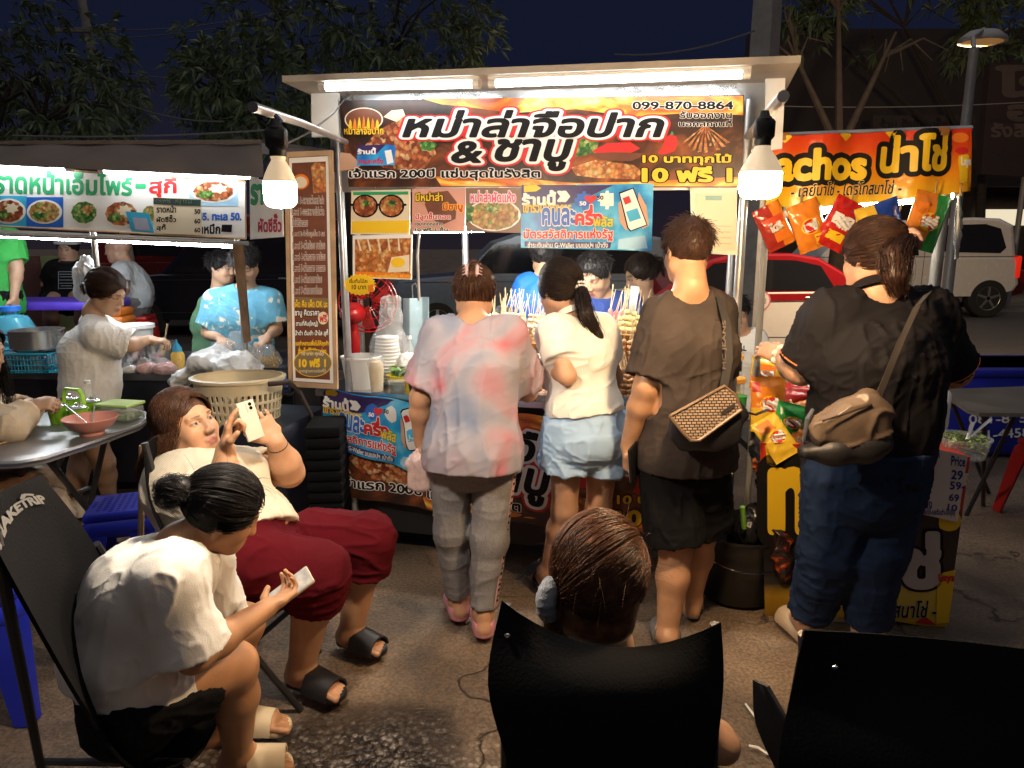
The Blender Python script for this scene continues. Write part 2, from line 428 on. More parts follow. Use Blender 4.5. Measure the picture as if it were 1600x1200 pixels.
class S:
    def __init__(s):s.pr=[]
    def _add(s,fn,lo,hi,k,sub,clip):s.pr.append((fn,np.asarray(lo,float),np.asarray(hi,float),k,sub,clip));return s
    def cap(s,a,b,ra,rb,k=0.02,sub=False,clip=None):
        a=np.array(a,float);b=np.array(b,float);ab=b-a;L2=max(ab @ ab,1e-12)
        def fn(X,Y,Z):
            t=np.clip(((X-a[0])*ab[0]+(Y-a[1])*ab[1]+(Z-a[2])*ab[2])/L2,0,1)
            return np.sqrt((X-a[0]-t*ab[0])**2+(Y-a[1]-t*ab[1])**2+(Z-a[2]-t*ab[2])**2)-(ra+(rb-ra)*t)
        r=max(ra,rb);return s._add(fn,np.minimum(a,b)-r,np.maximum(a,b)+r,k,sub,clip)
    def path(s,pts,rs,k=0.02,**kw):
        for i in range(len(pts)-1):s.cap(pts[i],pts[i+1],rs[i],rs[i+1],k,**kw)
        return s
    def ell(s,c,r,F=None,k=0.02,sub=False,clip=None):
        """F = (right, forward, up) frame rows"""
        c=np.array(c,float);r=np.array(r if not np.isscalar(r) else (r,)*3,float);F=np.eye(3) if F is None else np.array(F,float)
        def fn(X,Y,Z):
            x,y,z=X-c[0],Y-c[1],Z-c[2]
            q=[(x*F[i,0]+y*F[i,1]+z*F[i,2]) for i in range(3)]
            k0=np.sqrt(sum((q[i]/r[i])**2 for i in range(3)));k1=np.sqrt(sum((q[i]/r[i]**2)**2 for i in range(3)))+1e-9
            return k0*(k0-1)/k1
        e=np.abs(F.T) @ r;return s._add(fn,c-e,c+e,k,sub,clip)
    def loft(s,secs,k=0.02,sub=False,clip=None,pw=2.3):
        """secs: (centre, right vector, half width, half depth)"""
        for (c0,r0,a0,b0),(c1,r1,a1,b1) in zip(secs[:-1],secs[1:]):
            c0=np.array(c0,float);c1=np.array(c1,float);ax=c1-c0;L=np.linalg.norm(ax)+1e-9;ax=ax/L
            e1=nrm(r0)+nrm(r1);e1=nrm(e1-ax*(e1 @ ax));e2=np.cross(ax,e1)
            def fn(X,Y,Z,c0=c0,ax=ax,L=L,e1=e1,e2=e2,a0=a0,a1=a1,b0=b0,b1=b1):
                x,y,z=X-c0[0],Y-c0[1],Z-c0[2]
                tz=x*ax[0]+y*ax[1]+z*ax[2];t=np.clip(tz/L,0,1);A=a0+(a1-a0)*t;B=b0+(b1-b0)*t;m=np.minimum(A,B)
                u=np.abs(x*e1[0]+y*e1[1]+z*e1[2])/A;w=np.abs(x*e2[0]+y*e2[1]+z*e2[2])/B;o=np.abs(tz-t*L)/m
                return ((u**pw+w**pw+o**pw)**(1/pw)-1)*m
            r=max(a0,a1,b0,b1);s._add(fn,np.minimum(c0,c1)-r,np.maximum(c0,c1)+r,k,sub,clip)
        return s
    def mesh(s,h=0.006,cut=()):
        lo=np.min([p[1] for p in s.pr if not p[4]],0)-4*h;hi=np.max([p[2] for p in s.pr if not p[4]],0)+4*h
        n=np.ceil((hi-lo)/h).astype(int)+1;f=np.full(n,1.0,np.float32)
        ax=[(lo[i]+np.arange(n[i])*h).astype(np.float32) for i in range(3)]
        for fn,a,b,k,sub,clip in s.pr:
            pad=k+3*h;i0=np.clip(np.floor((a-pad-lo)/h).astype(int),0,n);i1=np.clip(np.ceil((b+pad-lo)/h).astype(int)+1,0,n)
            if (i1 <= i0).any():continue
            X=ax[0][i0[0]:i1[0]][:,None,None];Y=ax[1][i0[1]:i1[1]][None,:,None];Z=ax[2][i0[2]:i1[2]][None,None,:]
            d=fn(X,Y,Z).astype(np.float32)
            for (pt,nm) in (clip or ()):
                nm=nrm(nm);d=np.maximum(d,((X-pt[0])*nm[0]+(Y-pt[1])*nm[1]+(Z-pt[2])*nm[2]).astype(np.float32))
            sl=(slice(i0[0],i1[0]),slice(i0[1],i1[1]),slice(i0[2],i1[2]));g=f[sl]
            f[sl]=-smin(-g,d,k) if sub else smin(g,d,k)
        for (pt,nm) in cut:
            nm=nrm(nm);f=np.maximum(f,((ax[0][:,None,None]-pt[0])*nm[0]+(ax[1][None,:,None]-pt[1])*nm[1]+(ax[2][None,None,:]-pt[2])*nm[2]).astype(np.float32))
        return nets(f,lo,h)
def nets(f,lo,h):
    s=f< 0;n=np.array(f.shape)
    c=np.zeros(n-1,np.int8)
    cs=[(i,j,k) for i in (0,1) for j in (0,1) for k in (0,1)]
    for (i,j,k) in cs:c += s[i:n[0]-1+i,j:n[1]-1+j,k:n[2]-1+k]
    act=np.argwhere((c> 0) & (c< 8));N=len(act)
    vals=np.stack([f[act[:,0]+i,act[:,1]+j,act[:,2]+k] for (i,j,k) in cs],1)
    acc=np.zeros((N,3));cnt=np.zeros(N);C=np.array(cs,float)
    for a in range(8):
        for b in range(a+1,8):
            if np.abs(C[a]-C[b]).sum()== 1:
                va,vb=vals[:,a],vals[:,b];m=(va< 0) != (vb< 0);t=np.where(m,va/np.where(m,va-vb,1),0)
                acc += m[:,None]*(C[a]+(C[b]-C[a])*t[:,None]);cnt += m
    v=lo+(act+acc/cnt[:,None])*h
    vid=np.full(n-1,-1,np.int32);vid[tuple(act.T)]=np.arange(N)
    fs=[]
    for ax in range(3):
        sl0=[slice(None)]*3;sl1=[slice(None)]*3;sl0[ax]=slice(0,-1);sl1[ax]=slice(1,None)
        e=np.argwhere(s[tuple(sl0)] != s[tuple(sl1)]);b,d=(ax+1) % 3,(ax+2) % 3
        e=e[(e[:,b]> 0) & (e[:,d]> 0) & (e[:,b]< n[b]-1) & (e[:,d]< n[d]-1)]
        q=[]
        for ob,od in ((-1,-1),(0,-1),(0,0),(-1,0)):
            p=e.copy();p[:,b] += ob;p[:,d] += od;q.append(vid[tuple(p.T)])
        q=np.stack(q,1);flip=~s[tuple(e.T)];q[flip]=q[flip][:,::-1];fs.append(q[(q >= 0).all(1)])
    return v,np.concatenate(fs)
def vnormals(v,f):
    fn=np.cross(v[f[:,2]]-v[f[:,0]],v[f[:,3]]-v[f[:,1]]);n=np.zeros_like(v)
    for k in range(4):
        for a in range(3):n[:,a] += np.bincount(f[:,k],fn[:,a],len(v))
    return n/(np.linalg.norm(n,axis=1,keepdims=True)+1e-12)
def relax(v,f,it=1):
    for _ in range(it):
        a=np.zeros_like(v);c=np.zeros(len(v))
        for k in range(4):
            i,j=f[:,k],f[:,(k+1) % 4]
            for x in range(3):a[:,x] += np.bincount(i,v[j,x],len(v))+ np.bincount(j,v[i,x],len(v))
            c += np.bincount(i,minlength=len(v))+ np.bincount(j,minlength=len(v))
        v=v*.5+ .5*a/np.maximum(c,1)[:,None]
    return v
def folds(v,f,amp,axis=(0,0,1),freq=22.0,stretch=0.25,seed=0.0,lo=None):
    """cloth creases: ridged noise drawn out along an axis, pushed along the surface normal"""
    ax=nrm(axis);n=vnormals(v,f);al=v @ ax
    q=v- np.outer(al,ax)+ np.outer(al*stretch,ax)+ seed
    w=vnoise(q*6.1+3.3)[:,None]*0.05+ vnoise(q*3.0+9.1)[:,None]*0.06
    r=(1-np.abs(vnoise((q+w)*freq)))**6*1.5-0.35;r2=vnoise((q+w*1.7)*freq*0.45+5.7)
    m=0.35+0.65*np.clip(vnoise(v*5.0+seed*3.1)*1.6+0.5,0,1)
    return v+ n*((r*m+0.55*r2)*amp)[:,None]
def solid(name,sdf,m,parent,h=0.006,fold=None,cols=None,cut=(),rel=0,bumpy=0.0):
    v,f=sdf.mesh(h,cut)
    if rel:v=relax(v,f,rel)
    for fo in (fold or ()):v=folds(v,f,**fo)
    if bumpy:v=v+ vnormals(v,f)*(vnoise(v*90)*bumpy)[:,None]
    return link_mesh(name,v,f,m,parent,True,cols=cols(v) if cols else None)
def strands(name,paths,m,parent,r0=0.0011,r1=0.0004,k=3):
    """paths: array (N, n, 3) of hair strands -> one mesh of thin tubes"""
    p=np.asarray(paths,float);N,n,_=p.shape
    d=np.gradient(p,axis=1);d /= np.linalg.norm(d,axis=2,keepdims=True)+1e-12
    ref=np.zeros_like(d);ref[...,0]=.31;ref[...,1]=.77;ref[...,2]=.55
    a=np.cross(d,ref);a /= np.linalg.norm(a,axis=2,keepdims=True)+1e-12;b=np.cross(d,a)
    rr=np.linspace(r0,r1,n)[None,:,None]
    ring=np.stack([p+ a*(rr*math.cos(2*math.pi*i/k))+ b*(rr*math.sin(2*math.pi*i/k)) for i in range(k)],2)   # N,n,k,3
    v=ring.reshape(-1,3);base=(np.arange(N)[:,None,None]*n+ np.arange(n-1)[None,:,None])*k+ np.arange(k)[None,None,:]
    nx=(np.arange(N)[:,None,None]*n+ np.arange(n-1)[None,:,None])*k+ ((np.arange(k)+1) % k)[None,None,:]
    f=np.stack([base,nx,nx+k,base+k],-1).reshape(-1,4)
    return v,f
# ---------------------------------------------------------------- people
A_=lambda v:np.array(v,float)
def frame(fwd,up=(0,0,1)):
    f=nrm(fwd);r=nrm(np.cross(f,A_(up)));u=np.cross(r,f);return np.array([r,f,u])
SKIN=mat("skin",(0.5,0.3,0.2),rough=0.48,var=0.20,vs=11,attr=True,bump=0.06,bs=220,spec=0.45,sss=0.08)
HAIR={}
def hair_mat(c):
    k="hair_%02d_%02d_%02d" % tuple(int(x*100) for x in c)
    return mat(k,c,rough=0.46,var=0.6,vs=45,spec=0.28)
BD=dict(neck=.054,sho=.052,ua=.046,el=.037,wr=.025,chest=(.150,.105),waist=(.130,.095),pelvis=(.165,.120),thigh=.085,knee=.055,calf=.055,ankle=.034,hs=1.0,bust=0.0,belly=0.0)
def hand(s,W,D,N,thumb,curl=(35,35,35,35),sc=1.0,spread=0.05,thumb_in=0.35,tk=0.004):
    """palm, four fingers bending towards the palm side N, and a thumb off the side of the palm. thumb: direction the thumb side faces"""
    W=A_(W);D=nrm(D);N=A_(N);N=nrm(N-D*(N @ D));T=A_(thumb);T=nrm(T-D*(T @ D)-N*(T @ N))
    s.loft([(W,T,.026*sc,.019*sc),(W+D*.035*sc,T,.036*sc,.016*sc),(W+D*.085*sc,T,.040*sc,.0125*sc)],k=.012)
    Ls=(.068,.076,.070,.055)
    for i,(L,c) in enumerate(zip(Ls,curl)):
        o=(1.5-i)/1.5;p=W+ D*(.088-.006*abs(o-.2))*sc+ T*o*.030*sc;d=nrm(D+T*o*spread);a=R_(c)*.8;r=(.0092-.0007*i)*sc
        for seg,(fr,rr) in enumerate(((.45,1.0),(.31,.92),(.24,.82))):
            dd=nrm(d*math.cos(a)+N*math.sin(a));q=p+dd*L*fr*sc;s.cap(p,q,r*rr,r*(rr-.1),k=tk);p=q;a += R_(c)*(1.0 if seg== 0 else .7)
    p=W+D*.025*sc+T*.026*sc;d=nrm(D*.65+T*.75+N*thumb_in)
    s.cap(p,p+d*.042*sc,.013*sc,.0115*sc,k=.012);p=p+d*.042*sc;d=nrm(D*.85+T*.25+N*(thumb_in+.15));s.cap(p,p+d*.034*sc,.011*sc,.0085*sc,k=.005)
def head(s,C,F,sc=1.0,round_=1.0):
    R,Fw,U=F;c=A_(C)
    def L(r,f,u):return c+(R*r+Fw*f+U*u)*sc
    s.ell(L(0,-.012,.030),A_((.076,.095,.084))*sc,F,k=.02)
    s.ell(L(0,.022,-.030),A_((.063*round_,.068,.082))*sc,F,k=.03)
    s.ell(L(0,.056,-.088),A_((.030*round_,.026,.020))*sc,F,k=.035)
    for sg in (-1,1):
        s.ell(L(sg*.036*round_,.058,-.035),A_((.024,.022,.026))*sc,F,k=.025)
        s.cap(L(sg*.052,.0,-.055),L(sg*.022,.060,-.090),.020*sc,.016*sc,k=.03)
        s.cap(L(sg*.014,.088,.019),L(sg*.046,.074,.019),.007*sc,.006*sc,k=.014)
        s.ell(L(sg*.031,.090,.0),A_((.017,.011,.010))*sc,F,k=.010,sub=True)
        s.ell(L(sg*.031,.0765,.0),A_((.0150,.0110,.0095))*sc,F,k=.004)
        s.ell(L(sg*.013,.098,-.036),A_((.0085,.009,.0075))*sc,F,k=.007)
        s.ell(L(sg*.0775,-.008,-.008),nrm((1,1,1))*A_((.010,.026,.043))*sc,F,k=.008)
        s.ell(L(sg*.083,-.004,-.008),A_((.006,.010,.017))*sc,F,k=.006,sub=True)
    s.cap(L(0,.088,.010),L(0,.102,-.032),.0065*sc,.0095*sc,k=.014)
    s.cap(L(-.018,.088,-.0655),L(.018,.088,-.0655),.0062*sc,.0062*sc,k=.007);s.cap(L(0,.092,-.064),L(0,.092,-.065),.007*sc,.007*sc,k=.006)
    s.cap(L(-.014,.087,-.077),L(.014,.087,-.077),.0076*sc,.0076*sc,k=.007)
    s.cap(L(-.022,.098,-.0712),L(.022,.098,-.0712),.0022*sc,.0022*sc,k=.004,sub=True)
def face_paint(v,C,F,sc,base,eyes='open',lip=(.42,.12,.10)):
    q=((v-A_(C)) @ np.asarray(F).T)/sc;r,f,u=q.T;a=np.abs(r);col=np.tile(A_(base),(len(v),1))
    def mix(m,c):col[:]=col*(1-m[:,None])+A_(c)*m[:,None]
    fr=(f> .04)
    bl=np.exp(-(((a-.042)/.02)**2+((u+.035)/.02)**2))*fr*.25;mix(bl,A_(base)*A_((1.08,.80,.76)))
    w=.021*np.sqrt(np.clip(1-((u+.071)/.0125)**2,0,1));m=np.clip((w*1.15-a)/.004,0,1)*(np.abs(u+.071)< .013)*(f> .072);mix(m*.75,lip)
    mix(np.clip(1-np.abs(u+.0712)/.0022,0,1)*(a< .021)*(f> .07)*.6,A_(lip)*.4)
    bu=.0225-.10*(a-.03)**2*8-.0015;m=np.clip((.0042*np.clip((.056-a)/.02,.25,1)-np.abs(u-bu))/.002,0,1)*(a> .012)*(a< .054)*fr;mix(m*.85,(.03,.02,.015))
    er,eu=a-.031,u
    if eyes== 'open':
        lid=.0046*(1-(er/.0155)**2);m=(np.abs(er)< .0155)*(np.abs(eu+.0005)< lid)*fr;mix(m*1.0,(.45,.41,.38))
        mix(np.clip((.0056-np.sqrt(er**2+(eu+.0005)**2))/.001,0,1)*m,(.015,.010,.008))
        m=np.clip((.0020-np.abs(eu-lid-.0002))/.001,0,1)*(np.abs(er)< .017)*fr;mix(m*.9,(.015,.01,.01))
    else:
        m=np.clip((.0024-np.abs(eu+.005-.004*(er/.016)**2))/.001,0,1)*(np.abs(er)< .017)*fr;mix(m*.9,(.02,.012,.01))
    mix(np.clip(1-np.hypot((a-.007)/.004,(u+.043)/.003),0,1)*(f> .09)*.7,A_(base)*.35)
    return col
class Fig:
    def __init__(s,label,J,B=None,skin=(.50,.27,.155),fwd=(0,1,0),up=(0,0,1),group=None):
        s.J={k:A_(v) for k,v in J.items()};s.B=dict(BD);s.B.update(B or {});s.skin=A_(skin)
        s.F=frame(fwd,up);s.root=thing("person",label,"person",group);J=s.J
        s.sh=(J['sL']+J['sR'])/2;s.hp=(J['hL']+J['hR'])/2;s.ax=nrm(s.sh-s.hp);s.rs=nrm(J['sR']-J['sL']);s.rh=nrm(J['hR']-J['hL'])
        s.wa=J.get('waist',s.hp*.58+s.sh*.42);s.ch=J.get('chest',s.hp*.24+s.sh*.76);s.tf=nrm(np.cross(s.ax,s.rs))*1.0   # torso forward
        s.hands=[]
    def torso(s,S_,off=0.0,k=.03,hem=None,flare=0.0,hp_extra=0.0):
        B=s.B;w=np.linalg.norm(s.J['sR']-s.J['sL'])/2
        secs=[]
        if hem is not None:secs.append((A_(hem),s.rh,B['pelvis'][0]+off+flare,B['pelvis'][1]+off+flare))
        secs += [(s.hp,s.rh,B['pelvis'][0]+off+hp_extra,B['pelvis'][1]+off+hp_extra),(s.wa,nrm(s.rh+s.rs),B['waist'][0]+off,B['waist'][1]+off),(s.ch,s.rs,max(B['chest'][0],w*.8)+off,B['chest'][1]+off),(s.sh-s.ax*.01,s.rs,w*.86+off*.5,B['chest'][1]*.62+off*.5)]
        S_.loft(secs,k=k)
        if B['bust']:
            for sg in (-1,1):S_.ell(s.ch+s.tf*(B['chest'][1]*.75+off)+s.rs*sg*.07-s.ax*.03,B['bust'],k=.05)
        if B['belly']:S_.ell(s.wa+s.tf*(B['waist'][1]*.45)-s.ax*.02,(B['belly'],)*3,k=.08)
    def body(s,h=.006,eyes='open',feet=True,toes=True,round_=1.0,face=True,lip=(.42,.12,.10),nolegs=False):
        J,B=s.J,s.B;q=S();s.torso(q,-.006)
        hs=B['hs'];R,Fw,U=s.F;C=J['head'];nk=J['neck']
        for sd in 'LR':
            sh=J['s'+sd];q.cap(nk-s.ax*.02,sh,.04,B['sho'],k=.03)
            if 'e'+sd in J:
                q.cap(sh,J['e'+sd],B['ua']*1.08,B['el'],k=.03)
                if 'w'+sd in J:
                    e,w=J['e'+sd],J['w'+sd];m=e*.68+w*.32;q.path([e,m,w],[B['el'],B['el']*1.03,B['wr']],k=.02)
            if 'k'+sd in J and not nolegs:
                hp,kn=J['h'+sd],J['k'+sd];q.cap(hp,kn,B['thigh'],B['knee'],k=.04)
                if 'a'+sd in J:
                    an=J['a'+sd];m=kn*.68+an*.32;ca=J.get('calf',None);back=nrm(np.cross(np.cross(kn-an,J.get('t'+sd,an+Fw)-an),kn-an)) if 't'+sd in J else-Fw
                    q.path([kn,m-back*.0+nrm(an-kn)*0,an],[B['knee']*.95,B['calf'],B['ankle']],k=.03)
                    if 't'+sd in J and feet:
                        t=J['t'+sd];d=t-an;d[2]=0;d=nrm(d);fl=J.get('floor'+sd,A_((0,0,t[2])))[2];side=np.cross(d,(0,0,1.))
                        heel=A_((an[0],an[1],fl+.030))-d*.030;ball=A_((t[0],t[1],fl+.028))-d*.055
                        q.cap(an,heel,B['ankle'],.033,k=.02);q.cap(an,ball,B['ankle'],.026,k=.03);q.cap(heel,ball,.030,.030,k=.02)
                        q.cap(ball-side*.022,ball+side*.022,.024,.023,k=.015)
                        if toes:
                            big=J.get('big'+sd,A_((1.,)))[0]
                            for i in range(5):
                                o=(i-2)*.0165*big;L=(.050,.047,.042,.035,.028)[i];r=(.0125,.0095,.009,.0088,.0085)[i]
                                b0=ball+side*(-o*1.0)*1.0+d*.012;q.cap(b0,b0+d*L-A_((0,0,.008)),r,r*.95,k=.004)
                        else:q.cap(ball,A_((t[0],t[1],fl+.024))-d*.02,.032,.024,k=.02)
        q.cap(nk,C-U*.055*hs-Fw*.016*hs,B['neck'],B['neck']*.93,k=.025)
        head(q,C,s.F,hs,round_)
        for a in s.hands:hand(q,**a)
        b=s.skin
        def cols(v):
            c=face_paint(v,C,s.F,hs,b,eyes,lip)
            far=np.linalg.norm(v-C,axis=1)> .2*hs;c[far]=b;return c
        s.bodyo=solid("body",q,SKIN,s.root,h,cols=cols)
        return s
    def tee(s,m,off=.02,hem=None,flare=.0,slL=.62,slR=.62,slr=.030,h=.007,amp=.006,neck=.018,name="shirt",hollow=True,blend=.05,vneck=0.0,fold=None,hpx=0.0,collar=False,puff=0.0,cutn=None):
        J,B=s.J,s.B;q=S();hem=s.hp-s.ax*.06 if hem is None else A_(hem)
        s.torso(q,off,k=.04,hem=hem-s.ax*.10 if cutn is None else hem,flare=flare,hp_extra=hpx)
        subs=[]
        for sd,fr in (('L',slL),('R',slR)):
            sh=J['s'+sd];q.cap(J['neck']-s.ax*.03,sh-s.ax*.005,.045+off*.3,B['sho']+off*.35,k=.04)
            if fr and 'e'+sd in J:
                e=J['e'+sd];L=np.linalg.norm(e-sh);d=(e-sh)/L;end=sh+d*L*min(fr,1.0);d2=d
                if fr> 1 and 'w'+sd in J:
                    d2=nrm(J['w'+sd]-e);end=e+d2*np.linalg.norm(J['w'+sd]-e)*(fr-1);q.cap(sh,e,B['ua']+off*.7,B['el']+slr,k=blend);q.cap(e,end+d2*.03,B['el']+slr,B['el']+slr*.9,k=.03,clip=[(end,d2)])
                else:
                    q.cap(sh,end+d*.04,B['ua']+off*.6+puff,B['ua']*.9+slr,k=blend,clip=[(end,d)])
                if hollow:subs.append((end-d2*.035,end+d2*.08,(B['el'] if fr> 1 else B['ua']*.9)+slr-.017))
        for a,b,r in subs:q.cap(a,b,r*.9,r,k=.004,sub=True)
        nk=J['neck'];up=nrm(J['head']-nk);q.cap(nk-up*(.01+vneck)+s.tf*vneck*.6,nk+up*.16,B['neck']+neck,B['neck']+neck+.03,k=.012,sub=True)
        cut=[(hem,-s.ax if cutn is None else nrm(cutn))]
        fo=fold or [dict(amp=amp,axis=s.ax,freq=20,stretch=.22,seed=float(J['neck'][0]*7)),dict(amp=amp*.5,axis=nrm(s.rs+s.ax*.5),freq=34,stretch=.3,seed=float(J['neck'][0]*17+4))]
        o=solid(name,q,m,s.root,h,fold=fo,cut=cut)
        return o
    def legs(s,m,off=.02,fr=.55,flare=.01,h=.007,amp=.005,name="shorts",top=None,hollow=True,taper=None,waist_off=None):
        """trousers: fr = how far down (1 = knee, 2 = ankle)"""
        J,B=s.J,s.B;q=S();top=s.wa*.55+s.hp*.45 if top is None else A_(top)
        wo=off if waist_off is None else waist_off
        q.loft([(s.hp-s.ax*.03,s.rh,B['pelvis'][0]+off,B['pelvis'][1]+off),(s.hp+s.ax*.05,s.rh,B['pelvis'][0]*.98+wo,B['pelvis'][1]+wo),(top,s.rh,B['waist'][0]*1.03+wo,B['waist'][1]*1.02+wo)],k=.03)
        for sd in 'LR':
            if 'k'+sd not in J:continue
            hp,kn=J['h'+sd],J['k'+sd];an=J.get('a'+sd,kn+(kn-hp));d1=nrm(kn-hp);d2=nrm(an-kn)
            if fr <= 1:
                end=hp+(kn-hp)*fr;r1=B['thigh']*(1-fr)+B['knee']*fr+off+flare
                q.cap(hp,end+d1*.04,B['thigh']+off,r1,k=.012,clip=[(end,d1)])
                if hollow:q.cap(end-d1*.05,end+d1*.1,r1-.022,r1-.016,k=.003,sub=True)
            else:
                end=kn+(an-kn)*(fr-1);t=fr-1;re=(B['knee']*(1-t)+B['ankle']*t+off+flare) if taper is None else taper
                q.cap(hp,kn,B['thigh']+off,B['knee']+off*1.15,k=.012)
                m_=kn*.6+end*.4;q.cap(kn,m_,B['knee']+off*1.15,(B['calf']+off*1.3)*.5+re*.5,k=.03);q.cap(m_,end+d2*.03,(B['calf']+off*1.3)*.5+re*.5,re,k=.02,clip=[(end,d2)])
                if hollow:q.cap(end-d2*.03,end+d2*.1,re-.018,re-.014,k=.003,sub=True)
        ax=nrm(J['kL']-J['hL']) if 'kL' in J else s.ax
        return solid(name,q,m,s.root,h,fold=[dict(amp=amp,axis=ax,freq=22,stretch=.25,seed=float(J['neck'][0]*5+2)),dict(amp=amp*.6,axis=s.rh,freq=30,stretch=.35,seed=8.)],cut=[(top,s.ax)],rel=1)
    # ---- hair
    def L(s,r,f,u):return s.J['head']+(s.F[0]*r+s.F[1]*f+s.F[2]*u)*s.B['hs']
    EL=(.086,.108,.098);EC=(0,-.012,.030)
    def hair_cap(s,m,low=-.055,face=(.100,-.040,.068,.066,.098),tail=None,tr=None,extra=None,h=.006,name="hair",fold=None,grow=1.0,side_cut=True,dome=None):
        q=S();hs=s.B['hs'];q.ell(s.L(*s.EC),A_(s.EL)*hs*grow,s.F,k=.01)
        if low<-.08:q.loft([(s.L(0,-.035,.02),s.F[0],.080*hs*grow,.075*hs*grow),(s.L(0,-.045,low+.02),s.F[0],.075*hs*grow,.055*hs)],k=.03)
        if face:q.ell(s.L(0,face[0],face[1]),A_(face[2:])*hs,s.F,k=.008,sub=True)
        if tail is not None:
            q.path(tail,tr,k=.02)
        if extra:extra(q)
        return q
    def surf(s,d,lift=0.003,grow=1.0):
        """point of the hair ellipsoid in local unit direction d (N,3)"""
        e=A_(s.EL)*s.B['hs']*grow;t=1/np.sqrt(((d/e)**2).sum(-1,keepdims=True));loc=d*(t+lift)
        return s.L(*s.EC)+loc @ s.F
    def tied(s,m,T,tail=None,n=1500,tr=.03,nt=500,low=-.05,face=(.100,-.040,.068,.066,.098),seed=1,wisps=60,r0=.0013,h=.006,grow=1.0,extra=None,capr=None,tail_tip=.3,up_only=False):
        """hair drawn back to a tie point T (local r,f,u) with an optional tail (world points)"""
        g=np.random.default_rng(seed);q=s.hair_cap(m,low,face,h=h,grow=grow*.985,extra=extra)
        Tw=s.L(*T)
        if tail is not None:q.path(tail,[tr*.55]+[tr*.8]*(len(tail)-2)+[tr*.25],k=.01)
        cv,cf=q.mesh(h)
        cv=relax(cv,cf,1)
        loc=A_(T)-A_(s.EC);d1=loc/np.linalg.norm(loc)
        th=g.uniform(0,2*math.pi,n*3);z=g.uniform(-.75,1,n*3);d0=np.stack([np.sqrt(1-z*z)*np.cos(th),np.sqrt(1-z*z)*np.sin(th),z],1)
        p0=s.surf(d0,0);ql=((p0-s.J['head']) @ s.F.T)/s.B['hs']
        if face:
            inface=(((ql[:,0])/face[2])**2+((ql[:,1]-face[0])/face[3])**2+((ql[:,2]-face[1])/face[4])**2)< 1.0
        else:inface=np.zeros(len(ql),bool)
        ok=~inface & (ql[:,2]> low);d0=d0[ok][:n];t=np.linspace(0,1,14)[None,:,None]
        om=np.arccos(np.clip(d0 @ d1,-1,1))[:,None,None];sl=(np.sin((1-t)*om)*d0[:,None]+np.sin(t*om)*d1)/(np.sin(om)+1e-6)
        sl /= np.linalg.norm(sl,axis=2,keepdims=True)+1e-9
        lift=(.001+.010*g.random((len(d0),1,1))**1.5)*np.sin(np.pi*np.clip(t*.9+.1,0,1))+.001
        pts=s.surf(sl,lift,grow);w=np.clip((t-.75)/.25,0,1);pts=pts*(1-w)+(Tw+g.normal(0,.006,(len(d0),1,3)))*w
        V1,F1=strands("",pts,None,None,r0,r0*.8);vs,fs=[cv,V1],[cf,F1+len(cv)];off=len(cv)+len(V1)
        if tail is not None:
            tl=np.array([A_(p) for p in tail]);u=np.linspace(0,len(tl)-1,16);i=np.minimum(u.astype(int),len(tl)-2);ctr=tl[i]*(1-(u-i))[:,None]+tl[i+1]*(u-i)[:,None]
            for _ in range(2):ctr[1:-1]=(ctr[:-2]+2*ctr[1:-1]+ctr[2:])/4
            o=g.normal(0,1,(nt,1,3));o /= np.maximum(1,np.linalg.norm(o,axis=2,keepdims=True)/1.2)
            uu=np.linspace(0,1,16)[None,:,None];env=tr*(.35+.75*np.sin(np.pi*np.clip(uu*.8+.12,0,1)))*(1-(1-tail_tip)*uu**3)
            cc=np.cumsum(g.normal(0,.0018,(nt,16,3)),axis=1);end=g.uniform(.7,1.0,(nt,1,1));ui=uu*end*15
            i0=np.minimum(ui[...,0].astype(int),14);fr=ui-i0[...,None];c2=ctr[i0]*(1-fr)+ctr[i0+1]*fr
            V2,F2=strands("",c2+o*env*.8+cc,None,None,r0,r0*.35);vs.append(V2);fs.append(F2+off);off += len(V2)
        if wisps:
            th=g.uniform(0,2*math.pi,wisps);z=g.uniform(-.2,.9,wisps);d=np.stack([np.sqrt(1-z*z)*np.cos(th),np.sqrt(1-z*z)*np.sin(th),z],1);d=d[~((d[:,1]> .3) & (d[:,2]< .4))]
            p=s.surf(d,.002,grow);t=np.linspace(0,1,8)[None,:,None];dirs=g.normal(0,1,(len(d),1,3));dirs += (d @ s.F)[:,None]*1.0
            V3,F3=strands("",p[:,None]+dirs*.024*t+A_((0,0,-.03))*t**2,None,None,r0*.6,r0*.3);vs.append(V3);fs.append(F3+off)
        return link_mesh("hair",np.concatenate(vs),np.concatenate(fs),m,s.root,True)
    def shorthair(s,m,n=1500,ln=.035,low=-.045,face=(.105,-.045,.070,.068,.110),seed=2,r0=.0013,h=.006,grow=.97):
        g=np.random.default_rng(seed);q=s.hair_cap(m,low,face,h=h,grow=grow)
        cv,cf=q.mesh(h,cut=[(s.L(0,-.05,low),-s.F[2]+s.F[1]*.5)]);cv=cv+vnormals(cv,cf)*(vnoise(cv*70)*.004)[:,None]
        th=g.uniform(0,2*math.pi,n*3);z=g.uniform(-.6,1,n*3);d0=np.stack([np.sqrt(1-z*z)*np.cos(th),np.sqrt(1-z*z)*np.sin(th),z],1)
        p0=s.surf(d0,-.002,grow);ql=((p0-s.J['head']) @ s.F.T)/s.B['hs']
        inf=(((ql[:,0])/face[2])**2+((ql[:,1]-face[0])/face[3])**2+((ql[:,2]-face[1])/face[4])**2)< 1.1
        ok=~inf & (ql[:,2]+.5*(ql[:,1]+.05)*-1> low);d0,p0=d0[ok][:n],p0[ok][:n]
        cr=A_((0.1,-.55,.83));fl=d0-cr;fl -= d0*(fl*d0).sum(1,keepdims=True);fl /= np.linalg.norm(fl,axis=1,keepdims=True)+1e-6
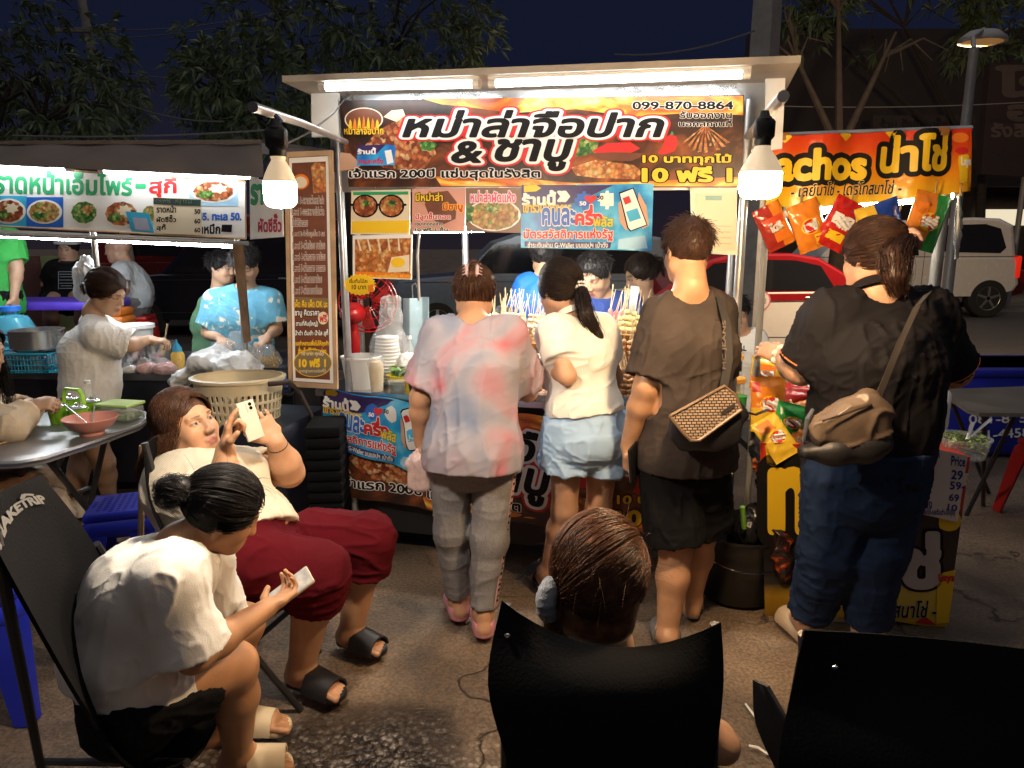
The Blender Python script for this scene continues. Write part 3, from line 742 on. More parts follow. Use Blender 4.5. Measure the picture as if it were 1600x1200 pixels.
        dr=(fl*.85+d0*(.35+.3*g.random((len(d0),1)))+ g.normal(0,.25,(len(d0),3))) @ s.F
        L=ln*(.5+.8*g.random((len(d0),1)))*np.where(d0[:,2:3]< .1,.45,1.0);t=np.linspace(0,1,6)[None,:,None]
        nn=d0 @ s.F
        pts=p0[:,None]+dr[:,None]*L[:,None]*t- nn[:,None]*(L[:,None]*.35*t**2)
        V1,F1=strands("",pts,None,None,r0,r0*.4)
        return link_mesh("hair",np.concatenate([cv,V1]),np.concatenate([cf,F1+len(cv)]),m,s.root,True)
    def longhair(s,m,drop=.25,n=1400,face=(.100,-.045,.066,.066,.100),seed=3,r0=.0014,h=.006,grow=1.0,fwd_part=.35,spread=.05,capdrop=True,gdir=(0,0,-1),back=None):
        g=np.random.default_rng(seed);G_=nrm(gdir)
        q=s.hair_cap(m,-.05,face,h=h,grow=grow*.90)
        if capdrop:
            b=s.L(0,-.06,-.02);q.loft([(s.L(0,-.045,.02),s.F[0],.080*s.B['hs'],.055),(b+G_*drop*.45,s.F[0],.075*s.B['hs'],.035),(b+G_*drop*.85,s.F[0],.05*s.B['hs'],.018)],k=.03)
        cv,cf=q.mesh(h)
        x=g.uniform(-1,1,n);top=np.stack([g.normal(0,.30,n),g.uniform(-.6,1.15,n),np.full(n,1.)],1);top /= np.linalg.norm(top,axis=1,keepdims=True)
        an=g.uniform(R_(95),R_(265),n)*1.0;an=np.where(g.random(n)< .3,np.where(g.random(n)< .5,R_(72),R_(288))+g.normal(0,.16,n),an)
        low=np.stack([np.sin(an),np.cos(an),np.full(n,-.28)],1);low /= np.linalg.norm(low,axis=1,keepdims=True)
        t=np.linspace(0,1,10)[None,:,None];om=np.arccos(np.clip((top*low).sum(1),-1,1))[:,None,None]
        sl=(np.sin((1-t)*om)*top[:,None]+np.sin(t*om)*low[:,None])/np.sin(om);sl /= np.linalg.norm(sl,axis=2,keepdims=True)
        p1=s.surf(sl,.001+.007*g.random((n,1,1)),grow);t2=np.linspace(0,1,10)[None,1:,None];D=drop*g.uniform(.65,1.05,(n,1,1))
        ql=((p1-s.J['head']) @ s.F.T)/s.B['hs'];ok=~((((ql[...,0]/face[2])**2+((ql[...,1]-face[0])/face[3])**2+((ql[...,2]-face[1])/face[4])**2)< .93).any(1));p1,D,low=p1[ok],D[ok],low[ok];n=len(p1)
        e=p1[:,-1:];out=(low @ s.F)[:,None];jit=np.cumsum(g.normal(0,.003,(n,9,3)),1)
        p2=e+G_*D*t2+out*spread*np.sin(t2*2.2)*.4+jit
        if back is not None:p2=p2+A_(back)*t2
        V1,F1=strands("",np.concatenate([p1,p2],1),None,None,r0,r0*.4)
        return link_mesh("hair",np.concatenate([cv,V1]),np.concatenate([cf,F1+len(cv)]),m,s.root,True)
    def slide(s,sd,m,name="sandal",strap=True,clog=False,heel=True,mt=None,lab=None,grow=1.0):
        J=s.J;an,t=J['a'+sd],J['t'+sd];d=t-an;d[2]=0;d=nrm(d);fl=t[2];side=np.cross(d,(0,0,1.))
        h0=A_((an[0],an[1],fl))-d*.062;t0=A_((t[0],t[1],fl))+d*.012;L=np.linalg.norm(t0-h0);mid=h0+d*L*.68
        q=S();F=np.array([side,d,(0,0,1.)])
        z=A_((0,0,.012))
        q.cap(h0+d*.036+z*.6,h0+d*L*.45+z*.6,.036*grow,.034*grow,k=.01);q.cap(h0+d*L*.45+z*.6,t0-d*.045+z*.6,.034*grow,.046*grow,k=.01)
        if clog:
            q.cap(h0+d*.05+A_((0,0,.036)),t0-d*.06+A_((0,0,.030)),.047*grow,.048*grow,k=.02);q.ell(an+A_((0,0,.03)),(.043,.043,.06),k=.008,sub=True)
            q.cap(h0+d*.05+A_((0,0,.075)),h0+d*.12+A_((0,0,.10)),.038,.03,k=.01,sub=True)
            o=solid(name,q,m,s.root,.005,cut=[(A_((0,0,fl+.001)),(0,0,-1))])
        else:
            o=solid(name,q,m,s.root,.005,cut=[(A_((0,0,fl+.024)),(0,0,1)),(A_((0,0,fl+.001)),(0,0,-1))])
            if strap:
                g=[]
                for i in range(5):
                    f=mid-d*(.055-.026*i);row=[]
                    for j in range(11):
                        a=math.pi*j/10;row.append(f+side*(math.cos(a)*.052*grow)+A_((0,0,.012+math.sin(a)*(.074-.006*i))))
                    g.append(row)
                mb=MB();mb.sheet(g,.007);mb.build("strap",mt or m,o)
        return o
# ---------------------------------------------------------------- ground
def ground_material():
    m=bpy.data.materials.new("worn_concrete");m.use_nodes=True;nt=m.node_tree;b=nt.nodes["Principled BSDF"];N=nt.nodes.new;Lk=nt.links.new
    tc=N("ShaderNodeTexCoord");P_=tc.outputs["Object"]
    def noise(sc,det=6,dist=0.0):
        n=N("ShaderNodeTexNoise");n.inputs["Scale"].default_value=sc;n.inputs["Detail"].default_value=det;n.inputs["Distortion"].default_value=dist;Lk(P_,n.inputs["Vector"]);return n.outputs[0]
    def ramp(src,stops):
        r=N("ShaderNodeValToRGB");e=r.color_ramp.elements
        while len(e)< len(stops):e.new(.5)
        for x,(p,c) in zip(e,stops):x.position=p;x.color=(*c,1) if len(c)== 3 else c
        Lk(src,r.inputs[0]);return r.outputs[0]
    def mix(f,a,c,bl='MIX'):
        x=N("ShaderNodeMix");x.data_type='RGBA';x.blend_type=bl
        if isinstance(f,float):x.inputs[0].default_value=f
        else:Lk(f,x.inputs[0])
        for i,s in ((6,a),(7,c)):
            if isinstance(s,tuple):x.inputs[i].default_value=(*s,1)
            else:Lk(s,x.inputs[i])
        return x.outputs[2]
    base=ramp(noise(1.3,9,.8),[(.28,(.060,.046,.034)),(.43,(.125,.093,.068)),(.58,(.20,.145,.10)),(.75,(.30,.22,.15))])
    fine=ramp(noise(85,3),[(.35,(.42,.40,.38)),(.65,(1.35,1.28,1.2))]);c1=mix(.7,base,fine,'MULTIPLY')
    # exposed pebbles where the skin of the concrete has worn away (nearest the viewer, left of the middle)
    v=N("ShaderNodeTexVoronoi");v.inputs["Scale"].default_value=52;v.inputs["Randomness"].default_value=1;nz=N("ShaderNodeTexNoise");nz.inputs["Scale"].default_value=60;Lk(P_,nz.inputs["Vector"])
    ad=N("ShaderNodeVectorMath");ad.operation='MULTIPLY_ADD';ad.inputs[1].default_value=(.02,.02,.02);Lk(nz.outputs["Color"],ad.inputs[0]);Lk(P_,ad.inputs[2]);Lk(ad.outputs[0],v.inputs["Vector"])
    sc=N("ShaderNodeSeparateColor");Lk(v.outputs["Color"],sc.inputs[0]);peb=ramp(sc.outputs[0],[(.0,(.09,.075,.06)),(.5,(.20,.165,.13)),(.75,(.32,.27,.22)),(.93,(.60,.54,.47))])
    edge=ramp(v.outputs["Distance"],[(.30,(1,1,1)),(.62,(.18,.16,.15))]);peb=mix(1.0,peb,edge,'MULTIPLY')
    sx=N("ShaderNodeSeparateXYZ");Lk(P_,sx.inputs[0])
    def ell(cx,cy,rx,ry):
        a=N("ShaderNodeVectorMath");a.operation='SUBTRACT';Lk(P_,a.inputs[0]);a.inputs[1].default_value=(cx,cy,0)
        s=N("ShaderNodeVectorMath");s.operation='DIVIDE';Lk(a.outputs[0],s.inputs[0]);s.inputs[1].default_value=(rx,ry,1)
        l=N("ShaderNodeVectorMath");l.operation='LENGTH';Lk(s.outputs[0],l.inputs[0]);return l.outputs["Value"]
    def add(a,b_,k=1.0):
        x=N("ShaderNodeMath");x.operation='MULTIPLY_ADD';Lk(b_,x.inputs[0]);x.inputs[1].default_value=k;Lk(a,x.inputs[2]);return x.outputs[0]
    warp=noise(3.5,6)
    mr=N("ShaderNodeMapRange");Lk(add(ell(-.5,1.35,.95,.78),warp,.8),mr.inputs[0]);mr.inputs[1].default_value=1.12;mr.inputs[2].default_value=1.5;mr.inputs[3].default_value=1;mr.inputs[4].default_value=0
    c2=mix(mr.outputs[0],c1,peb)
    # ellipse: seated woman's shade painted in; noise: damp patches; both darker and glossier
    shade_patch=N("ShaderNodeMapRange");Lk(add(ell(-.46,1.98,.36,.26),warp,.6),shade_patch.inputs[0]);shade_patch.inputs[1].default_value=1.1;shade_patch.inputs[2].default_value=1.35;shade_patch.inputs[3].default_value=.85;shade_patch.inputs[4].default_value=0
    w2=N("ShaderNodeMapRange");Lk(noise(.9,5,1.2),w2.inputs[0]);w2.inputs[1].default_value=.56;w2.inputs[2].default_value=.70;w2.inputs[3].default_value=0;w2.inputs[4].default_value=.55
    mx=N("ShaderNodeMath");mx.operation='MAXIMUM';Lk(shade_patch.outputs[0],mx.inputs[0]);Lk(w2.outputs[0],mx.inputs[1])
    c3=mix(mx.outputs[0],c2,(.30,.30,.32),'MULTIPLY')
    # cracks
    vc=N("ShaderNodeTexVoronoi");vc.feature='DISTANCE_TO_EDGE';vc.inputs["Scale"].default_value=.95;n3=N("ShaderNodeTexNoise");n3.inputs["Scale"].default_value=4;n3.inputs["Detail"].default_value=8;Lk(P_,n3.inputs["Vector"])
    a3=N("ShaderNodeVectorMath");a3.operation='MULTIPLY_ADD';a3.inputs[1].default_value=(.30,.30,.3);Lk(n3.outputs["Color"],a3.inputs[0]);Lk(P_,a3.inputs[2]);Lk(a3.outputs[0],vc.inputs["Vector"])
    cr=ramp(vc.outputs["Distance"],[(.0,(1,1,1)),(.006,(0,0,0))]);cm=ramp(noise(.8,3),[(.46,(0,0,0)),(.54,(1,1,1))]);cr=mix(1.0,cr,cm,'MULTIPLY');c4=mix(cr,c3,(.03,.024,.02));Lk(c4,b.inputs["Base Color"])
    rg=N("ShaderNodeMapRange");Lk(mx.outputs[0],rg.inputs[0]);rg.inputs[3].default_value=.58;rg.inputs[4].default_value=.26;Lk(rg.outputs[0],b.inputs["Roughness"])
    hh=N("ShaderNodeMix");hh.data_type='FLOAT';Lk(mr.outputs[0],hh.inputs[0]);Lk(noise(70,5),hh.inputs[2]);iv=N("ShaderNodeMath");iv.operation='SUBTRACT';iv.inputs[0].default_value=1;Lk(v.outputs["Distance"],iv.inputs[1]);Lk(iv.outputs[0],hh.inputs[3])
    h2=N("ShaderNodeMath");h2.operation='MULTIPLY_ADD';Lk(cr,h2.inputs[0]);h2.inputs[1].default_value=-1.5;Lk(hh.outputs[0],h2.inputs[2])
    bp=N("ShaderNodeBump");bp.inputs["Strength"].default_value=.75;bp.inputs["Distance"].default_value=.012;Lk(h2.outputs[0],bp.inputs["Height"]);Lk(bp.outputs[0],b.inputs["Normal"])
    return m
def build_ground():
    n=90;xs=np.linspace(-4,4,n);ys=np.linspace(.4,6.4,n);v=[];f=[]
    X,Y=np.meshgrid(xs,ys);Z=.006*vnoise(np.stack([X.ravel()*2.2,Y.ravel()*2.2,X.ravel()*0],1)).reshape(X.shape)-.004
    edge=np.minimum(np.minimum(X+4,4-X),np.minimum(Y-.4,6.4-Y));Z=Z*np.clip(edge,0,1)
    mb=MB();mb.v=[V((a,b,c)) for a,b,c in zip(X.ravel(),Y.ravel(),Z.ravel())]
    mb.f=[(i*n+j,i*n+j+1,(i+1)*n+j+1,(i+1)*n+j) for i in range(n-1) for j in range(n-1)];mb.m=[0]*len(mb.f)
    far=160
    for (x0,y0,x1,y1) in ((-far,-20,-4,far),(4,-20,far,far),(-4,-20,4,.4),(-4,6.4,4,far)):mb.add([(x0,y0,0),(x1,y0,0),(x1,y1,0),(x0,y1,0)],[(0,1,2,3)])
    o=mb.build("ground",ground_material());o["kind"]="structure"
    mb=MB();mb.box((0,12.5,.002),(120,7.5,.004));o=mb.build("road",mat("asphalt",(.055,.048,.045),rough=.8,var=.25,vs=6,bump=.3,bs=70));o["kind"]="structure"
# ---------------------------------------------------------------- background: trees, poles, parked cars, far shop fronts
LEAF=[mat("leaf_dark",(.06,.085,.042),rough=.5,var=.4,vs=3),mat("leaf_mid",(.10,.14,.065),rough=.5,var=.4,vs=3),mat("leaf_pale",(.17,.22,.10),rough=.45,var=.4,vs=3)]
BARK=mat("bark",(.045,.034,.027),rough=.9,var=.35,vs=8,bump=.6,bs=30)
def tree(label,base,height,blobs,n=700,seed=1,leaf=.19,group=None,bare=False):
    t=thing("tree",label,"tree",group);g=np.random.default_rng(seed);base=A_(base);b=MB()
    top=base+A_((g.normal(0,.1),g.normal(0,.1),height));b.tube([base,base*.5+top*.5+A_((.08,0,0)),top],[.17,.13,.09],n=10)
    for c,r in blobs:
        c=A_(c);m=top*.5+c*.5+A_((0,0,-.15));b.tube([top-A_((0,0,.3)),m,c],[.07,.05,.02],n=7)
        for k in range(6):
            e=c+A_(r)*nrm(g.normal(0,1,3))*.9;b.tube([m*.4+c*.6,(c+e)/2+A_((0,0,.05)),e],[.03,.018,.006],n=5)
    b.build("trunk",BARK,t)
    if bare:return t
    vs,fs,mi=[],[],[]
    for c,r in blobs:
        c=A_(c);r=A_(r)
        for _ in range(int(n*r[0]*r[2])):
            d=nrm(g.normal(0,1,3));p=c+d*r*g.uniform(.45,1.05)**.6
            if vnoise((p*1.1+seed)[None])[0]<-.18:continue
            ax=nrm(d+g.normal(0,.6,3)+A_((0,0,-.1)))
            for k in range(int(g.integers(7,13))):
                L=leaf*g.uniform(.6,1.15);dd=nrm(ax+g.normal(0,.65,3)+A_((0,0,-.15)));s=nrm(np.cross(dd,g.normal(0,1,3)))*L*.11;q=p+dd*.02;tip=p+dd*L+A_((0,0,-.25*L));md=p+dd*L*.5
                i=len(vs);vs += [q,md+s,tip,md-s];fs.append((i,i+1,i+2,i+3));mi.append(int(g.choice([0,1,1,2])))
    o=link_mesh("crown",np.array(vs),np.array(fs),LEAF,t,False,mi=mi)
    return t
GLASS_DARK=mat("car_glass",(.012,.013,.017),rough=.06,var=0,spec=.8)
TYRE=mat("tyre",(.015,.015,.015),rough=.85,var=.2);RIM=mat("alloy",(.45,.43,.40),rough=.3,metal=.8);TAIL=mat("tail_lamp_lit",(.5,.02,.01),rough=.2,emit=.5,ecol=(1,.03,.01),var=0);TAILD=mat("tail_lamp",(.30,.015,.012),rough=.15,var=0);CHROME=mat("chrome",(.7,.7,.7),rough=.15,metal=1,var=.03)
TRIM=mat("black_trim",(.015,.015,.016),rough=.5)
def car(label,x0,x1,y,W,paint,belt,prof,roofp,windows,lower=None,wheels=(.19,.80),wr=.33,lamp=None,lamps=(),handle=(),name="car",deco=None):
    """side-on car between x0 and x1, near side at depth y. prof: body outline (fraction of length, height); roofp: cabin outline; windows: outlines on the near side"""
    L=x1-x0;t=thing(name,label,"car");X=lambda f:x0+f*L
    def shell(pts,ins,y0,y1,m,nm,par):
        """outline swept across the width with rounded shoulders"""
        rows=[];n=len(pts);c=(sum(p[0] for p in pts)/n,min(p[1] for p in pts))
        for yy,sc in ((y0,.965),(y0+ins*.35,.985),(y0+ins,1.0),(y1-ins,1.0),(y1-ins*.35,.985),(y1,.965)) if ins< .12 else ((y0,.94),(y0+ins*.2,.975),(y0+ins*.5,1.0),(y1-ins*.5,1.0),(y1-ins*.2,.975),(y1,.94)):
            rows.append([V((X(c[0]+(p[0]-c[0])*sc),yy,c[1]+(p[1]-c[1])*sc)) for p in pts])
        b=MB();vs=sum(rows,[]);fs=[tuple(range(n)),tuple(range(5*n+n-1,5*n-1,-1))]
        for k in range(5):
            for i in range(n):fs.append((k*n+i,(k+1)*n+i,(k+1)*n+(i+1) % n,k*n+(i+1) % n))
        b.add(vs,fs);return b.build(nm,m,par,ang=18)
    body=shell(prof,.06,y,y+W,lower or paint,"body",t)
    cab=shell(roofp,.14,y+.02,y+W-.02,paint,"cabin",t)
    for w in windows:
        b=MB();b.prism([V((X(p[0]),y+.012,p[1])) for p in w],V((0,.03,0)));b.build("window",GLASS_DARK,t)
    for f in wheels:
        if f is None:continue
        b=MB();b.lathe((X(f),y-.002,wr),[(wr*.55,0),(wr*.93,.0),(wr,.03),(wr,.19),(wr*.9,.22)],n=28,axis=(0,1,0));w=b.build("wheel",TYRE,t)
        b=MB();b.lathe((X(f),y-.006,wr),[(wr*.62,.02),(wr*.60,.0),(wr*.56,.012)],n=28,axis=(0,1,0))
        for k in range(5):
            a=2*math.pi*k/5+.3;d=V((math.cos(a),0,math.sin(a)));s=V((-d.z,0,d.x));c0=V((X(f),y-.004,wr));b.prism([c0-s*.03,c0+d*wr*.58-s*.022,c0+d*wr*.58+s*.022,c0+s*.03],V((0,.012,0)))
        b.build("rim",RIM,w)
    for (f,z,w,h,m) in lamps:
        b=MB();b.box((X(f),y+.10,z),(w,.24,h),bev=.03);b.build("tail_lamp",m,t)
    for (f,z) in handle:
        b=MB();b.box((X(f),y-.012,z),(.20,.03,.028),bev=.01);b.build("door_handle",CHROME,t)
    b=MB()
    for (p,q) in (deco or ()):b.tube([V((X(p[0]),y-.001,p[1])),V((X(q[0]),y-.001,q[1]))],.006,n=4)
    if deco:b.build("seam",TRIM,body)
    return t
def build_background():
    L="broad leafy mango tree rising behind the noodle stall"
    tree("leafy dark tree behind the noodle stall at the far left of the picture",(-7.0,9.5,0),2.4,[(P(20,120,9.3),(1.5,1.1,1.15)),(P(95,165,9.0),(.9,.8,.65)),(P(-60,40,9.5),(1.6,1,1.2))],n=330,seed=3)
    tree("large leafy tree behind the skewer stall, its foliage hanging over the roof's left end",(-2.2,10.2,0),2.6,[(P(385,150,9.4),(.95,.8,.70)),(P(470,60,9.8),(1.5,1,.95)),(P(620,60,10.0),(1.35,1,.9)),(P(330,130,9.2),(.45,.5,.45)),(P(540,150,9.8),(1.2,.8,.55)),(P(400,205,9.2),(.6,.5,.35)),(P(690,100,10.2),(.6,.7,.6))],n=350,seed=5)
    tree("bare forked tree standing dimly behind the chips stall banner",P(1300,480,13),3.0,[(P(1230,60,13),(.8,.5,.8)),(P(1400,50,13),(1.2,.6,.7)),(P(1310,-40,13),(.9,.6,.6))],seed=8,bare=True)
    tree("dark tree crown above the far shop signs at the upper right",(12.2,19,0),3.6,[(P(1380,-20,18.5),(3.2,1.5,1.5)),(P(1580,30,18.5),(2.0,1.5,1.3)),(P(1250,10,19),(1.6,1,1.4))],n=60,seed=9,leaf=.4)
    CONC=mat("concrete_pole",(.30,.29,.28),rough=.85,var=.2,bump=.2);STEEL=mat("grey_steel",(.35,.34,.33),rough=.5,metal=.4)
    def pole(label,b0,t0,r,m,name="utility_pole",sq=False):
        b=MB();b.tube([b0,t0],[r,r*.72],n=4 if sq else 12)
        t=thing(name,label,"pole");b.build("shaft",m,t);return t
    pole("pale square concrete utility pole rising behind the right end of the skewer stall roof",(2.62,7.9,0),(2.62,7.9,5.2),.19,CONC,sq=True)
    t=pole("thin grey utility pole standing behind the noodle stall, between the two leafy trees",(-7.6,14.5,0),(-8.1,14.5,6.2),.10,CONC)
    b=MB();b.box((-8.05,14.45,5.5),(1.1,.08,.08));b.build("cross_arm",CONC,t)
    t=pole("street lamp on a tall grey post behind the chips stall",V((P(1500,300,6.9).x,6.9,0)),P(1522,76,6.9),.055,STEEL,"street_lamp")
    c=P(1535,66,7.6);b=MB();b.lathe(c,[(.02,.12),(.11,.10),(.175,.035),(.18,0)],n=24,sx=1.3);b.build("lamp_shade",STEEL,t)
    b=MB();b.lathe(c,[(.15,.0),(.10,-.02),(.03,-.03)],n=20,sx=1.3);b.build("lens",mat("sodium_lens",(.6,.4,.2),rough=.3,emit=.15,ecol=(1,.5,.15),var=0),t)
    sl=bpy.data.lights.new("street_lamp_light","SPOT");sl.energy=E_STREET;sl.color=(1,.70,.42);sl.spot_size=R_(150);sl.spot_blend=.35;sl.shadow_soft_size=.12;so=bpy.data.objects.new("street_lamp_light",sl);COL.objects.link(so);so.location=c-V((0,0,.10));so.rotation_euler=V((-.12,.80,-.60)).to_track_quat('-Z','Y').to_euler();so.parent=t
    b=MB();b.tube([P(1522,76,6.9),P(1520,58,7.1),c+V((0,0,.12))],.02,n=8);b.build("arm",STEEL,t)
    WIRE=mat("black_cable",(.10,.09,.09),rough=.5)
    def wire(label,a,e,sag,r=.009):
        a,e=V(a),V(e);b=MB();b.tube([a.lerp(e,k/14)-V((0,0,sag*4*(k/14)*(1-k/14))) for k in range(15)],r,n=5);tag(b.build("overhead_cable",WIRE),label,"cable","overhead cables")
    wire("thin cable rising to the right across the sky above the left trees",P(120,45,14),P(480,8,12.5),.15);wire("second thin cable just below the highest one in the sky at left",P(120,62,14),P(480,18,12.5),.1)
    wire("cable sagging from the thin pole towards the middle tree",P(150,90,14),P(330,112,12),.2);wire("slack cable falling from the left tree to the noodle stall roof",P(150,140,9),P(350,190,8),.1);wire("faint level cable crossing behind the chips banner",P(1190,165,13),P(1600,160,13),.05)
    wire("cable slanting up towards the square concrete pole above the roof",P(960,85,8.5),P(1180,48,7.8),.08);wire("level cable just above the noodle stall's awning",P(20,212,7),P(420,203,7),.03)
    # parked cars along the road
    NAVY=mat("car_paint_black",(.012,.013,.022),rough=.18,var=.05,spec=.7);STEELB=mat("car_paint_steel_blue",(.13,.17,.23),rough=.22,metal=.3,var=.05,spec=.7);WHITEP=mat("car_paint_white",(.68,.66,.63),rough=.22,var=.05);REDP=mat("car_paint_red",(.26,.010,.014),rough=.2,var=.05);SILV=mat("car_paint_silver",(.72,.70,.66),rough=.25,metal=.1,var=.05);MARO=mat("car_paint_dark_red",(.20,.02,.018),rough=.25,var=.05)
    suv_p=[(.0,.42),(.02,.36),(.10,.30),(.90,.30),(.985,.36),(1,.55),(.99,.92),(.97,1.05),(.25,1.06),(.05,.98),(.0,.80)]
    suv_r=[(.25,1.04),(.37,1.58),(.45,1.70),(.85,1.72),(.95,1.64),(.975,1.04)]
    w3=[[(.30,1.09),(.385,1.53),(.53,1.57),(.53,1.09)],[(.55,1.09),(.55,1.57),(.73,1.57),(.74,1.09)],[(.76,1.09),(.75,1.57),(.86,1.54),(.92,1.09)]]
    seams=[((.54,.36),(.54,1.56)),((.75,.40),(.75,1.56)),((.08,.95),(.97,.98)),((.1,.42),(.9,.42))]
    car("black SUV parked across the road behind the noodle stall",-7.0,-2.35,11.8,1.8,NAVY,1.05,suv_p,suv_r,w3,lamps=((.985,.95,.12,.22,TAIL),),handle=((.49,.98),(.70,.98)),deco=seams)
    car("steel blue SUV parked behind the skewer stall",-2.05,2.55,11.2,1.8,STEELB,1.05,suv_p,suv_r,w3,lamps=((.99,.9,.1,.2,TAILD),),handle=((.49,.98),(.70,.98)),deco=seams)
    sed_p=[(.0,.45),(.02,.28),(.10,.24),(.90,.24),(.99,.34),(1,.58),(.985,.90),(.93,.96),(.30,.92),(.05,.80),(.0,.65)]
    sed_r=[(.24,.88),(.40,1.33),(.48,1.42),(.66,1.43),(.75,1.37),(.93,.95)]
    sw=[[(.32,.95),(.42,1.30),(.55,1.35),(.55,.95)],[(.57,.95),(.57,1.35),(.67,1.34),(.75,1.27),(.80,.98),(.78,.95)]]
    tx=car("white and red taxi parked behind the boy in the football shirt",.85,5.05,9.3,1.75,REDP,.92,sed_p,sed_r,sw,lower=WHITEP,lamps=((.975,.82,.2,.14,TAILD),),handle=((.52,.86),(.73,.86)),deco=[((.56,.32),(.56,1.34)),((.78,.40),(.76,.94)),((.12,.34),(.9,.34))],wr=.31,name="taxi")
    tp=Plane((0,9.288,0),(0,-1,0));b=MB();b.prism([V((.85+f*4.2,9.285,z)) for f,z in ((.30,.90),(.30,.80),(.94,.84),(.97,.92))],V((0,.02,0)));b.build("red_waist_band",REDP,tx)
    c=tp.at(1188,470);b=MB();b.lathe(c+V((0,-.004,0)),[(.135,0),(.135,.004)],n=28,axis=(0,1,0));b.lathe(c+V((0,-.007,0)),[(.115,0),(.115,.004)],n=28,mi=1,axis=(0,1,0));b.build("round_emblem",[mat("emblem_pink",(.55,.16,.18),rough=.5),WHITEP],tx)
    letters("TAXI",tp,((1181,466),(1196,474)),[(.02,mat("emblem_pink",(.55,.16,.18)))],tx,rows=12,lift=.012)
    pu_p=[(.0,.55),(.02,.42),(.12,.38),(.90,.40),(.985,.50),(1,.62),(.985,1.02),(.97,1.10),(.22,1.10),(.04,1.02),(.0,.80)]
    pu_r=[(.22,1.08),(.33,1.62),(.40,1.74),(.80,1.82),(.90,1.80),(.955,1.68),(.98,1.08)]
    car("silver pickup with a fitted canopy over its bed, parked at the far right",5.2,10.65,15.0,1.8,SILV,1.1,[(x,z*1.14) for x,z in pu_p],[(x,z*1.14) for x,z in pu_r],[[(x,z*1.14) for x,z in w_] for w_ in [[(.28,1.14),(.345,1.58),(.44,1.64),(.44,1.14)],[(.46,1.14),(.46,1.64),(.58,1.68),(.60,1.14)],[(.70,1.20),(.665,1.40),(.69,1.68),(.84,1.70),(.90,1.62),(.93,1.28),(.91,1.18)]]],wheels=(.19,.885),wr=.41,lamps=((.985,1.06,.10,.46,TAIL),),handle=((.42,1.14),),deco=[((.62,.5),(.62,1.95)),((.03,1.26),(.98,1.28)),((.45,.5),(.45,1.85))],name="pickup")
    car("dark red hatchback parked beyond the silver pickup",8.6,12.6,17.5,1.75,MARO,.95,sed_p,[(.2,.9),(.36,1.42),(.46,1.53),(.86,1.52),(.97,1.0)],sw,lamps=((.03,.7,.2,.12,TAILD),))
    car("dark red van parked behind the black SUV",-9.5,-3.6,14.6,1.9,MARO,1.1,[(x,z*1.12) for x,z in suv_p],[(.14,1.15),(.24,1.95),(.32,2.12),(.93,2.12),(.985,2.0),(.985,1.15)],[[(.22,1.3),(.28,1.9),(.48,1.95),(.48,1.3)]],name="van")
    # dim shop fronts and signs at the far right
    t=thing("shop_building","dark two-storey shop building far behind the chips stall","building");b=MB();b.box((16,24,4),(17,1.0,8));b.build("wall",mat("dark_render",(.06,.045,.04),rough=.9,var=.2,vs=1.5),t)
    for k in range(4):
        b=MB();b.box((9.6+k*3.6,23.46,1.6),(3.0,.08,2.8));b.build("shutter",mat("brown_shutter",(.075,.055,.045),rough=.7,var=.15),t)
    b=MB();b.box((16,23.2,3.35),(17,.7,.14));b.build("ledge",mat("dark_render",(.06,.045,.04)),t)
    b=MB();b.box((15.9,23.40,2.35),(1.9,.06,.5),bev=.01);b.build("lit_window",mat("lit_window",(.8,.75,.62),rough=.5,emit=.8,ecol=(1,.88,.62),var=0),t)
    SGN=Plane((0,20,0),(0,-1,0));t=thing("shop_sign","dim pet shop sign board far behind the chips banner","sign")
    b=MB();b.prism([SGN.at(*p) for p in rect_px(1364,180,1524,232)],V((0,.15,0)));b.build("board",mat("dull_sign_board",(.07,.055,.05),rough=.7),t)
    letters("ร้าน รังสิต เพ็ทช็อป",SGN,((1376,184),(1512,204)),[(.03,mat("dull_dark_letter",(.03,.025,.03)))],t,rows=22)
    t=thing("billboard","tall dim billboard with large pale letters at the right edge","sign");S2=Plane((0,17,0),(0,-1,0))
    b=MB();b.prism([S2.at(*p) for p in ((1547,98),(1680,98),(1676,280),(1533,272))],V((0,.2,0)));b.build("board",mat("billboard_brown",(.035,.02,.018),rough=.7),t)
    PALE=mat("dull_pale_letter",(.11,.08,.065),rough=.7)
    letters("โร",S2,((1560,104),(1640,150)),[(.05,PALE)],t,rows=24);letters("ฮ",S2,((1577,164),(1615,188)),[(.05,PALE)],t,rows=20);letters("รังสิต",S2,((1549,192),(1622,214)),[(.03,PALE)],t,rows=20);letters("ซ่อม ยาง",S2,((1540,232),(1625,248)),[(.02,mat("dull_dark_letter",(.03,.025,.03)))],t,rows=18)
    for i,(z0,k) in enumerate(((0,0),(0,1))):
        b=MB();b.tube([V((11.9+k*1.5,17.1,0)),V((11.9+k*1.5,17.1,4.2))],.06);b.build("post",STEEL,t)
